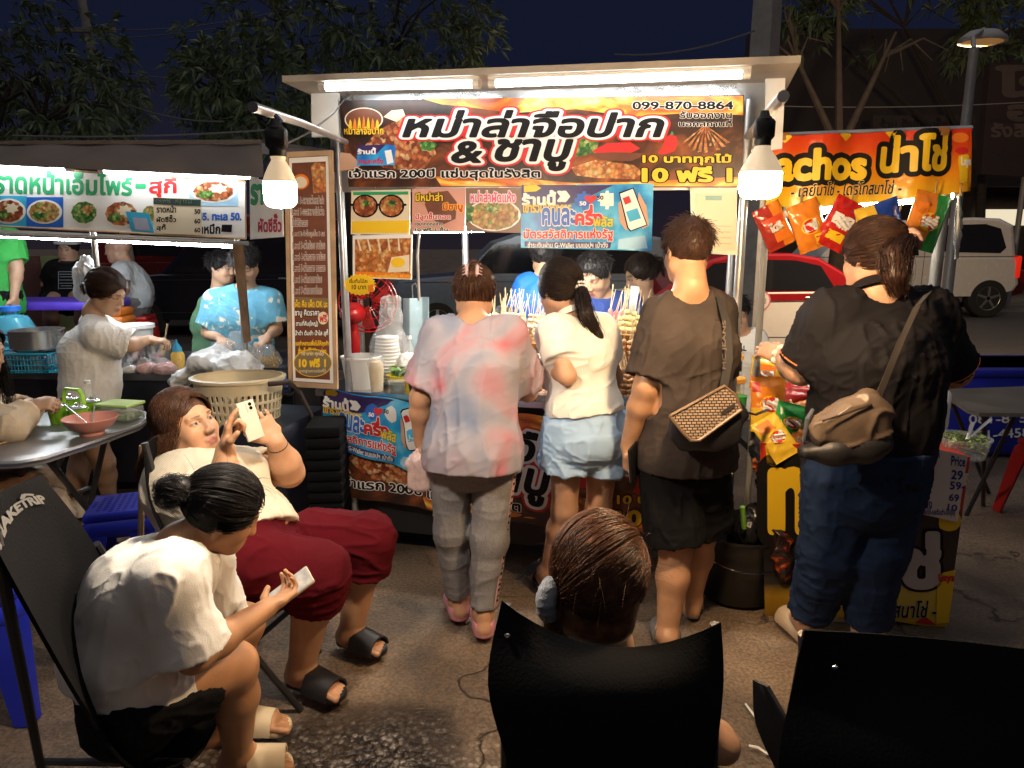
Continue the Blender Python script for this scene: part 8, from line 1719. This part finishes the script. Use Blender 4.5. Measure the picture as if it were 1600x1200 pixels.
# --- big woman at the chips stall
def woman_polo():
    d=2.44
    J=dict(head=P3(1364,402,d+.07),neck=P3(1372,455,d),sL=P3(1298,494,d),sR=P3(1446,490,d),eL=P3(1252,575,d+.06),wL=P3(1224,556,d+.26),eR=P3(1490,580,d+.10),wR=P3(1470,575,d+.32),
             hL=P3(1310,745,d),hR=P3(1394,742,d),kL=P3(1296,862,d+.03),kR=P3(1364,866,d),aL=P3(1262,968,d+.12),aR=P3(1356,985,d+.02),chest=P3(1368,560,d-.01),waist=P3(1364,650,d))
    J['tL']=G(1222,965,.02);J['tR']=G(1354,985,.02)
    f=Fig("large woman in black polo shirt and dark jeans at the chips stall, seen from behind",J,dict(chest=(.190,.15),waist=(.180,.15),pelvis=(.172,.14),thigh=.098,knee=.078,calf=.072,ankle=.05,ua=.064,el=.060,wr=.034,neck=.066,hs=1.03,sho=.07),skin=(.52,.30,.19),fwd=(-.38,.92,-.12))
    f.hands.append(dict(W=J['wL'],D=(-.5,.5,.15),N=(.3,.5,-.7),thumb=(.7,.6,.2),curl=(35,40,45,50),sc=1.0))
    f.body(h=.0065,toes=False)
    f.tee(POLO,off=.024,hem=f.hp-f.ax*.0,flare=.010,slL=.92,slR=.92,slr=.034,h=.008,amp=.009,neck=.012,name="polo_shirt",blend=.07)
    OR=mat("orange_trim",(.55,.16,.05),rough=.8)
    up=nrm(J['head']-J['neck']);b=MB();b.lathe(J['neck']-up*.012,[(.094,0),(.084,.034),(.076,.034),(.086,0)],n=24,axis=tuple(up),closed=True);b.build("collar",POLO,f.root)
    b=MB();b.lathe(J['neck']-up*.012,[(.0845,.0345),(.082,.038),(.076,.0345)],n=24,axis=tuple(up),closed=True);b.build("collar_trim",OR,f.root)
    for sd in 'LR':
        sh,e=J['s'+sd],J['e'+sd];L=np.linalg.norm(e-sh);dd=(e-sh)/L;b=MB();r=.064*.9+.034
        b.lathe(sh+dd*(L*.92-.012),[(r+.001,-.003),(r+.003,0),(r+.001,.003)],n=24,axis=tuple(dd),closed=True);b.build("sleeve_trim",OR,f.root)
    f.legs(JEANS,off=.028,fr=1.9,flare=.0,h=.008,amp=.007,taper=.082)
    T=(.045,-.098,.045);tw=f.L(*T)
    f.tied(H_MID,T,tail=[tw,P3(1398,400,d-.10),P3(1400,430,d-.11),P3(1404,462,d-.10)],n=1700,tr=.046,nt=520,low=-.06,seed=41,wisps=60,tail_tip=1.0)
    q=S()
    for j in range(10):
        a=2*math.pi*j/10;_,e1,e2=frame_of(A_(P(1398,410,d-.12))-tw);q.ell(A_(V(tw)+e1*(.030*math.cos(a))+e2*(.030*math.sin(a))),.016,k=.008)
    solid("scrunchie",q,mat("peach_cloth",(.62,.36,.27),rough=.9),f.root,.004,fold=[dict(amp=.003,axis=(0,0,1),freq=120,stretch=.6,seed=1.)])
    q=S();w=J['wL'];dd=nrm(J['wL']-J['eL']);_,e1,e2=frame_of(dd)
    for j in range(9):
        a=2*math.pi*j/9;q.ell(A_(V(w-dd*.02)+e1*(.038*math.cos(a))+e2*(.038*math.sin(a))),.015,k=.006)
    solid("wrist_scrunchie",q,mat("white_lace",(.75,.70,.62),rough=.9),f.root,.004,fold=[dict(amp=.003,axis=(0,0,1),freq=120,stretch=.6,seed=5.)])
    for sd in 'LR':f.slide(sd,mat("beige_canvas_shoe",(.55,.42,.28),rough=.7),"shoe",clog=True,grow=1.0)
    # grey-brown shoulder bag behind her
    t=thing("shoulder_bag","slouchy taupe leather bag with black base, worn by the woman in the black polo","bag")
    c=lambda u,v,k=0:A_(P(u,v,d-.26+k));LT=mat("taupe_leather",(.12,.085,.06),rough=.42,var=.2,bump=.12,bs=60)
    q=S();q.loft([(c(1284,672),(0,0,1),.045,.04),(c(1320,668),(0,0,1),.075,.05),(c(1354,655),(0,0,1),.085,.05),(c(1366,640),(0,0,1),.060,.045)],k=.03,pw=2.6)
    solid("pouch",q,LT,t,.006,fold=[dict(amp=.006,axis=(1,0,.4),freq=20,stretch=.3,seed=2.)])
    q=S();q.loft([(c(1258,706),(0,0,1),.022,.03),(c(1300,704),(0,0,1),.042,.052),(c(1350,696),(0,0,1),.050,.056),(c(1372,690),(0,0,1),.04,.05)],k=.03)
    solid("base",q,mat("black_leather",(.012,.011,.012),rough=.5,bump=.1),t,.006)
    b=MB();b.tube([c(1285,658,-.055),c(1325,645,-.06),c(1362,632,-.055)],.003,n=6);b.build("zip",mat("dark_metal",(.06,.05,.045),rough=.35,metal=.8),t)
    g=[]
    for (u,v,k) in ((1368,622,.03),(1385,580,.03),(1405,530,.035),(1430,478,.07),(1447,458,.16)):p=V(c(u,v,k));g.append([p+V((-.013,-.012,-.008)),p+V((.013,-.012,.008))])
    b=MB();b.sheet(g,.004);b.build("strap",mat("black_webbing2",(.035,.028,.024),rough=.6),t)
    b=MB();b.tube([c(1270,640,.02),c(1262,655,.0),c(1255,690,.0)],[.006,.009,.005],n=8);b.build("keychain",mat("grey_cloth_charm",(.06,.065,.08),rough=.8),t)
    return f
# --- seated girl in front, seen from behind
def girl_foreground():
    d=1.50
    J=dict(head=P3(938,903,d-.05),neck=P3(952,1000,d-.02),sL=P3(880,1078,d+.02),sR=P3(1018,1076,d+.02),eR=P3(1128,1165,d+.02),wR=P3(1105,1130,d+.22),eL=P3(850,1150,d),wL=P3(880,1130,d+.2),
             hL=P3(900,1240,d-.03),hR=P3(1000,1240,d-.03),kL=P3(880,1130,d+.18),kR=P3(1010,1130,d+.18),aL=P3(880,1160,d+.55),aR=P3(1010,1160,d+.55))
    J['tL']=A_((J['aL'][0],J['aL'][1]+.12,.02));J['tR']=A_((J['aR'][0],J['aR'][1]+.12,.02));J['aL'][2]=J['aR'][2]=.08;J['kL'][2]=J['kR'][2]=.42
    f=Fig("girl with brown hair in a grey scrunchie sitting in the centre chair, seen from behind",J,dict(chest=(.135,.10),waist=(.125,.1),pelvis=(.15,.12),thigh=.08,knee=.055,ua=.045,el=.040,wr=.027,neck=.052,hs=1.06,sho=.042),skin=(.45,.26,.16),fwd=(.28,.93,-.15))
    f.hands.append(dict(W=J['wR'],D=(-.4,.8,.1),N=(0,-.1,-1),thumb=(-.9,0,.2),curl=(30,30,30,30)))
    f.hands.append(dict(W=J['wL'],D=(.4,.8,.1),N=(0,-.1,-1),thumb=(.9,0,.2),curl=(30,30,30,30)))
    f.body(h=.006)
    f.tee(WHITE_TEE,off=.018,slL=.95,slR=.55,slr=.03,h=.007,neck=.02)
    f.legs(BLACK_CLOTH,off=.02,fr=.6,h=.008)
    T=(-.080,-.080,-.030);tw=f.L(*T)
    f.tied(hair_mat((.12,.048,.022)),T,tail=[tw,P3(880,950,d-.10),P3(868,1000,d-.08),P3(872,1060,d-.05)],n=5200,tr=.032,nt=900,low=-.085,seed=51,wisps=160,r0=.0007,h=.0045,grow=1.10)
    q=S();dd=A_(P3(876,940,d-.12))-tw;_,e1,e2=frame_of(dd)
    for j in range(9):
        a=2*math.pi*j/9;q.ell(A_(V(tw)+e1*(.026*math.cos(a))+e2*(.030*math.sin(a))-V(nrm(dd)*.004)),.021,k=.010)
    solid("scrunchie",q,mat("grey_towelling",(.26,.27,.29),rough=.95,bump=.4,bs=220),f.root,.0035,fold=[dict(amp=.003,axis=tuple(dd),freq=70,stretch=.3,seed=1.)])
    return f
# --- people working and waiting further back
def bystander(label,head,body,cloth,hairf,B=None,fwd=(0,-1,0),up=(0,0,1),h=.008,arms=None,hands_=(),eyes='open',skin=(.5,.3,.19),legs=None,slen=.7,name="shirt",group=None,hem=None,slr=.035,off=.02,amp=.006,hs=.98,round_=1.0):
    """head, shoulders and hips by photo position and distance; arms = (eL, wL, eR, wR)"""
    J=dict(head=P3(*head));J.update({k:P3(*v) for k,v in body.items()})
    if arms:
        for k,v in arms.items():J[k]=P3(*v)
    b=dict(hs=hs);b.update(B or {});f=Fig(label,J,b,skin=skin,fwd=fwd,up=up,group=group)
    for hd in hands_:f.hands.append(dict(hd,W=J[hd['W']]))
    f.body(h=h,eyes=eyes,toes=False,round_=round_)
    f.tee(cloth,off=off,slL=slen,slR=slen,slr=slr,h=h,amp=amp,name=name,hem=hem)
    if legs:f.legs(legs[0],off=.02,fr=legs[1],h=h,flare=legs[2] if len(legs)> 2 else .02)
    hairf(f);return f
def crowd():
    # stall girl reaching over the noodle counter
    d=3.95
    b=bystander("young woman in white t-shirt and shorts reaching over the noodle counter",(167,456,d),dict(neck=(146,486,d),sR=(152,524,d-.14),sL=(150,506,d+.16),hR=(132,662,d-.12),hL=(140,655,d+.12),kR=(162,722,d-.06),kL=(124,730,d+.10),aR=(172,785,d+.06),aL=(112,790,d+.02),chest=(140,552,d)),
        WHITE_TEE,lambda f:f.tied(H_MID,(0,-.10,.0),tail=[f.L(0,-.10,0),f.L(0,-.13,-.02),f.L(0,-.125,-.07)],n=1100,tr=.024,nt=150,low=-.06,seed=61,wisps=40),B=dict(chest=(.14,.115),waist=(.14,.12),pelvis=(.155,.125),thigh=.082,knee=.058,ua=.045),
        fwd=(.90,-.12,-.40),arms=dict(eR=(203,540,d-.05),wR=(230,531,d+.12),eL=(205,540,d+.22),wL=(236,530,d+.25)),hands_=(dict(W='wR',D=(.8,.3,-.1),N=(0,.2,-1),thumb=(0,1,.3),curl=(40,45,50,55)),),eyes='down',slen=.86,slr=.062,h=.006,legs=(mat("white_short_cotton",(.68,.66,.64),rough=.85),.45,.03),off=.030,amp=.004)
    b.J['tR']=A_(G(185,792,.02));b.J['tL']=A_(G(128,808,.02));b.slide('R',CREAM_RUBBER,"clog",clog=True);b.slide('L',CREAM_RUBBER,"clog",clog=True)
    # man in the blue bird shirt
    BIRD=ramp_mat("blue_bird_print",[(.0,(.07,.25,.40)),(.50,(.10,.32,.46)),(.595,(.15,.36,.46)),(.61,(.62,.60,.50)),(1.,(.66,.64,.56))],scale=13,kind='NOISE',rough=.85,detail=2.5,distort=.8)
    d=4.75
    bystander("man in blue t-shirt printed with white birds, looking down behind the noodle stall",(383,412,d-.08),dict(neck=(385,444,d),sR=(335,468,d),sL=(424,468,d),hR=(350,600,d),hL=(410,600,d)),BIRD,lambda f:f.shorthair(H_BLACK,n=1700,ln=.04,r0=.002),fwd=(.05,-.85,-.55),up=(0,-.4,1),arms=dict(eR=(324,520,d-.02),wR=(345,530,d-.2),eL=(432,515,d-.02),wL=(420,525,d-.2)),hands_=(dict(W='wR',D=(.4,-.5,-.4),N=(.3,0,-1),thumb=(1,0,0),curl=(40,40,40,40)),dict(W='wL',D=(-.4,-.5,-.4),N=(-.3,0,-1),thumb=(-1,0,0),curl=(40,40,40,40))),eyes='down',B=dict(chest=(.18,.13),waist=(.17,.13),pelvis=(.17,.13),ua=.055),slen=.78,slr=.045)
    d=5.2
    bystander("dark haired person half hidden behind the man in the bird print shirt",(346,418,d),dict(neck=(342,450,d),sR=(325,475,d-.12),sL=(335,472,d+.16),hR=(325,590,d),hL=(345,590,d+.1)),mat("dull_green_cotton",(.10,.22,.12),rough=.9),lambda f:f.shorthair(H_BLACK,n=1400,ln=.04,r0=.002),fwd=(.9,-.3,-.1),arms=dict(eR=(315,530,d),eL=(335,530,d+.2)))
    # seated watchers further back on the left
    d=6.2
    f=bystander("man in white cap and black printed t-shirt sitting with a hand on his hip",(106,390,d),dict(neck=(106,410,d),sR=(85,420,d),sL=(128,418,d),hR=(88,462,d+.05),hL=(118,462,d+.05),kR=(78,480,d-.40),kL=(128,478,d-.40),aR=(84,540,d-.40),aL=(130,540,d-.40)),BLACK_CLOTH,lambda f:f.shorthair(H_BLACK,n=300,ln=.02),fwd=(.15,-.95,-.05),arms=dict(eR=(72,445,d),wR=(88,458,d-.05),eL=(136,442,d-.05),wL=(124,460,d-.3)),B=dict(thigh=.07,belly=.0),legs=(BLACK_CLOTH,.8))
    q=S();q.ell(f.L(0,-.01,.055),(.098,.118,.082),f.F,k=.01);q.ell(f.L(0,.10,.062),(.065,.065,.010),f.F,k=.012);solid("cap",q,mat("pale_grey_cap",(.55,.60,.60),rough=.8),f.root,.007,cut=[(f.L(0,0,.045),-f.F[2])])
    q=S();q.ell(f.L(0,.05,-.105),(.055,.05,.024),f.F,k=.01);solid("lowered_mask",q,mat("black_mask",(.012,.012,.014),rough=.8),f.root,.006)
    pl=Plane(P(108,440,d-.17),(.1,-1,.1));b=MB()
    for (u0,v0,u1,v1) in ((91,424,118,425),(91,424,92,452),(117,424,118,452),(91,437,118,438),(93,428,112,429),(94,432,115,433),(93,442,115,443),(95,446,112,447),(93,450,116,451)):b.prism([pl.at(*p) for p in rect_px(u0,v0,u1,v1)],pl.n*.002)
    b.build("shirt_print",mat("grey_print",(.22,.24,.28),rough=.8),f.root)
    d=5.9
    f=bystander("bald man in grey t-shirt sitting on the red stool, facing left",(184,388,d),dict(neck=(194,408,d),sL=(190,424,d-.17),sR=(203,420,d+.17),hL=(202,470,d-.10),hR=(206,468,d+.10),kL=(172,478,d-.12),kR=(176,476,d+.12),aL=(180,535,d-.12),aR=(184,535,d+.12),chest=(201,438,d),waist=(205,455,d)),mat("pale_grey_cotton",(.42,.44,.46),rough=.9),lambda f:None,fwd=(-.95,-.1,-.12),arms=dict(eL=(194,452,d-.26),wL=(180,462,d-.2),eR=(195,452,d+.2),wR=(178,462,d+.2)),B=dict(chest=(.15,.12),waist=(.16,.14),pelvis=(.16,.13),belly=.10),legs=(mat("grey_short_cotton",(.13,.12,.12),rough=.9),.8),skin=(.42,.24,.16))
    d=5.0
    bystander("person in vivid green t-shirt standing at the far left edge",(-12,330,d),dict(neck=(-10,355,d),sR=(-38,372,d),sL=(20,372,d),hR=(-30,470,d),hL=(8,470,d),kR=(-30,570,d),kL=(5,570,d),aR=(-30,660,d),aL=(5,660,d)),mat("vivid_green_cotton",(.035,.34,.06),rough=.8),lambda f:f.shorthair(H_BLACK,n=300,ln=.03),fwd=(.3,-.95,0),arms=dict(eL=(27,420,d-.02),wL=(22,462,d-.08),eR=(-45,420,d)),hands_=(dict(W='wL',D=(0,0,-1),N=(-1,0,0),thumb=(0,-1,0)),),legs=(BLACK_CLOTH,1.9))
    # diner at the left edge of the picture
    d=3.15
    f=bystander("long haired woman in beige top and beige wide trousers eating at the metal table",(-32,545,d),dict(neck=(-38,592,d),sR=(-48,628,d-.14),sL=(-28,618,d+.18),hR=(-62,758,d-.12),hL=(-45,745,d+.14),kR=(52,760,d-.12),kL=(62,748,d+.12),aR=(100,838,d-.10),aL=(70,812,d+.14),chest=(-45,665,d)),mat("beige_knit",(.52,.42,.30),rough=.9,bump=.1),lambda f:f.longhair(H_BLACK,drop=.30,n=1100,seed=9),fwd=(.95,.0,-.25),arms=dict(eR=(15,668,d-.22),wR=(46,636,d-.06),eL=(10,650,d+.25),wL=(42,632,d+.1)),hands_=(dict(W='wR',D=(.9,.2,.15),N=(0,.5,-.8),thumb=(0,.8,.6),curl=(55,60,65,70)),dict(W='wL',D=(.9,-.2,.15),N=(0,-.5,-.8),thumb=(0,-.8,.6),curl=(55,60,65,70))),slen=1.75,slr=.03,h=.0065)
    f.J['tR']=A_(G(128,855,.02));f.J['tL']=A_(G(100,815,.02));f.legs(mat("beige_linen",(.45,.37,.29),rough=.9),off=.03,fr=1.75,taper=.095,name="trousers");f.slide('R',CREAM_RUBBER);f.slide('L',CREAM_RUBBER)
    # behind the skewer counter
    BL=mat("bright_blue_jersey",(.01,.13,.55),rough=.6,var=.1);NV=mat("navy_blue_cotton",(.018,.045,.20),rough=.85,var=.1)
    d=4.1
    bystander("vendor in shiny bright blue shirt with his back turned behind the skewers",(853,402,d+.05),dict(neck=(852,428,d),sL=(822,446,d),sR=(884,446,d),hL=(830,560,d),hR=(880,560,d)),BL,lambda f:f.shorthair(H_BLACK,n=1400,ln=.035,r0=.002),fwd=(.35,.9,-.25),arms=dict(eL=(808,500,d),eR=(890,500,d)),B=dict(chest=(.17,.13)))
    d=3.95
    bystander("young man in navy blue t-shirt looking down behind the skewers",(930,428,d-.05),dict(neck=(940,460,d),sR=(905,482,d-.05),sL=(985,474,d+.03),hR=(920,600,d),hL=(970,600,d)),NV,lambda f:f.shorthair(H_BLACK,n=1900,ln=.03,r0=.002),fwd=(-.45,-.75,-.50),up=(-.2,-.3,1),arms=dict(eR=(893,545,d-.1),wR=(880,550,d-.3),eL=(1000,545,d-.1),wL=(985,560,d-.3)),eyes='down',B=dict(chest=(.165,.12),hs=1.02),slen=.75,h=.006)
    d=4.35
    STR=mat("striped_blue",(.2,.3,.4),rough=.85)
    nt=STR.node_tree;w=nt.nodes.new("ShaderNodeTexWave");w.inputs["Scale"].default_value=16;w.bands_direction='Z';tc=nt.nodes.new("ShaderNodeTexCoord");nt.links.new(tc.outputs["Object"],w.inputs[0]);rp=nt.nodes.new("ShaderNodeValToRGB");rp.color_ramp.elements[0].position=.45;rp.color_ramp.elements[0].color=(.03,.06,.10,1);rp.color_ramp.elements[1].position=.5;rp.color_ramp.elements[1].color=(.45,.58,.65,1);nt.links.new(w.outputs[0],rp.inputs[0]);nt.links.new(rp.outputs[0],nt.nodes["Principled BSDF"].inputs["Base Color"])
    bystander("woman in blue striped shirt with a small ponytail, in profile behind the cups",(1001,430,d),dict(neck=(1006,458,d),sL=(985,482,d+.0),sR=(1030,480,d+.05),hL=(990,600,d),hR=(1025,600,d)),STR,lambda f:f.tied(H_DARK,(0,-.09,.07),tail=[f.L(0,-.1,.07),f.L(0,-.145,.05),f.L(0,-.15,-.06)],n=700,tr=.026,nt=120,low=-.05,seed=71),fwd=(-.9,-.25,-.3),arms=dict(eL=(985,540,d),eR=(1035,540,d)),B=dict(chest=(.13,.1)),eyes='down')
    d=4.3
    f=bystander("boy in white football shirt sitting behind the chips stall",(1150,490,d),dict(neck=(1154,514,d),sR=(1126,532,d),sL=(1182,530,d),hR=(1135,630,d+.05),hL=(1175,630,d+.05)),WHITE_TEE,lambda f:f.shorthair(H_BLACK,n=900,ln=.04,low=-.03,face=(.105,-.055,.070,.068,.100)),fwd=(-.05,-.98,-.15),arms=dict(eR=(1118,580,d-.05),eL=(1192,575,d-.05)),B=dict(chest=(.14,.1),hs=.9),slen=.8)
    letters("DEAL",Plane(P(1152,545,d-.15),(0,-1,0)),((1141,540),(1166,548)),[(.03,BLACK_CLOTH)],f.root,rows=14,name="shirt_lettering")
import time as _time
def _run(*fns):
    for fn in fns:
        t0=_time.time();fn();print("T",fn.__name__,round(_time.time()-t0,1))
_run(build_ground,build_background,main_stall,stall_signs,noodle_stall,chips_stall,furniture,items)
_run(woman_front_left,woman_reclining,woman_tiedye,girl_blouse,man_brown,woman_polo,girl_foreground,crowd)
settle_all()
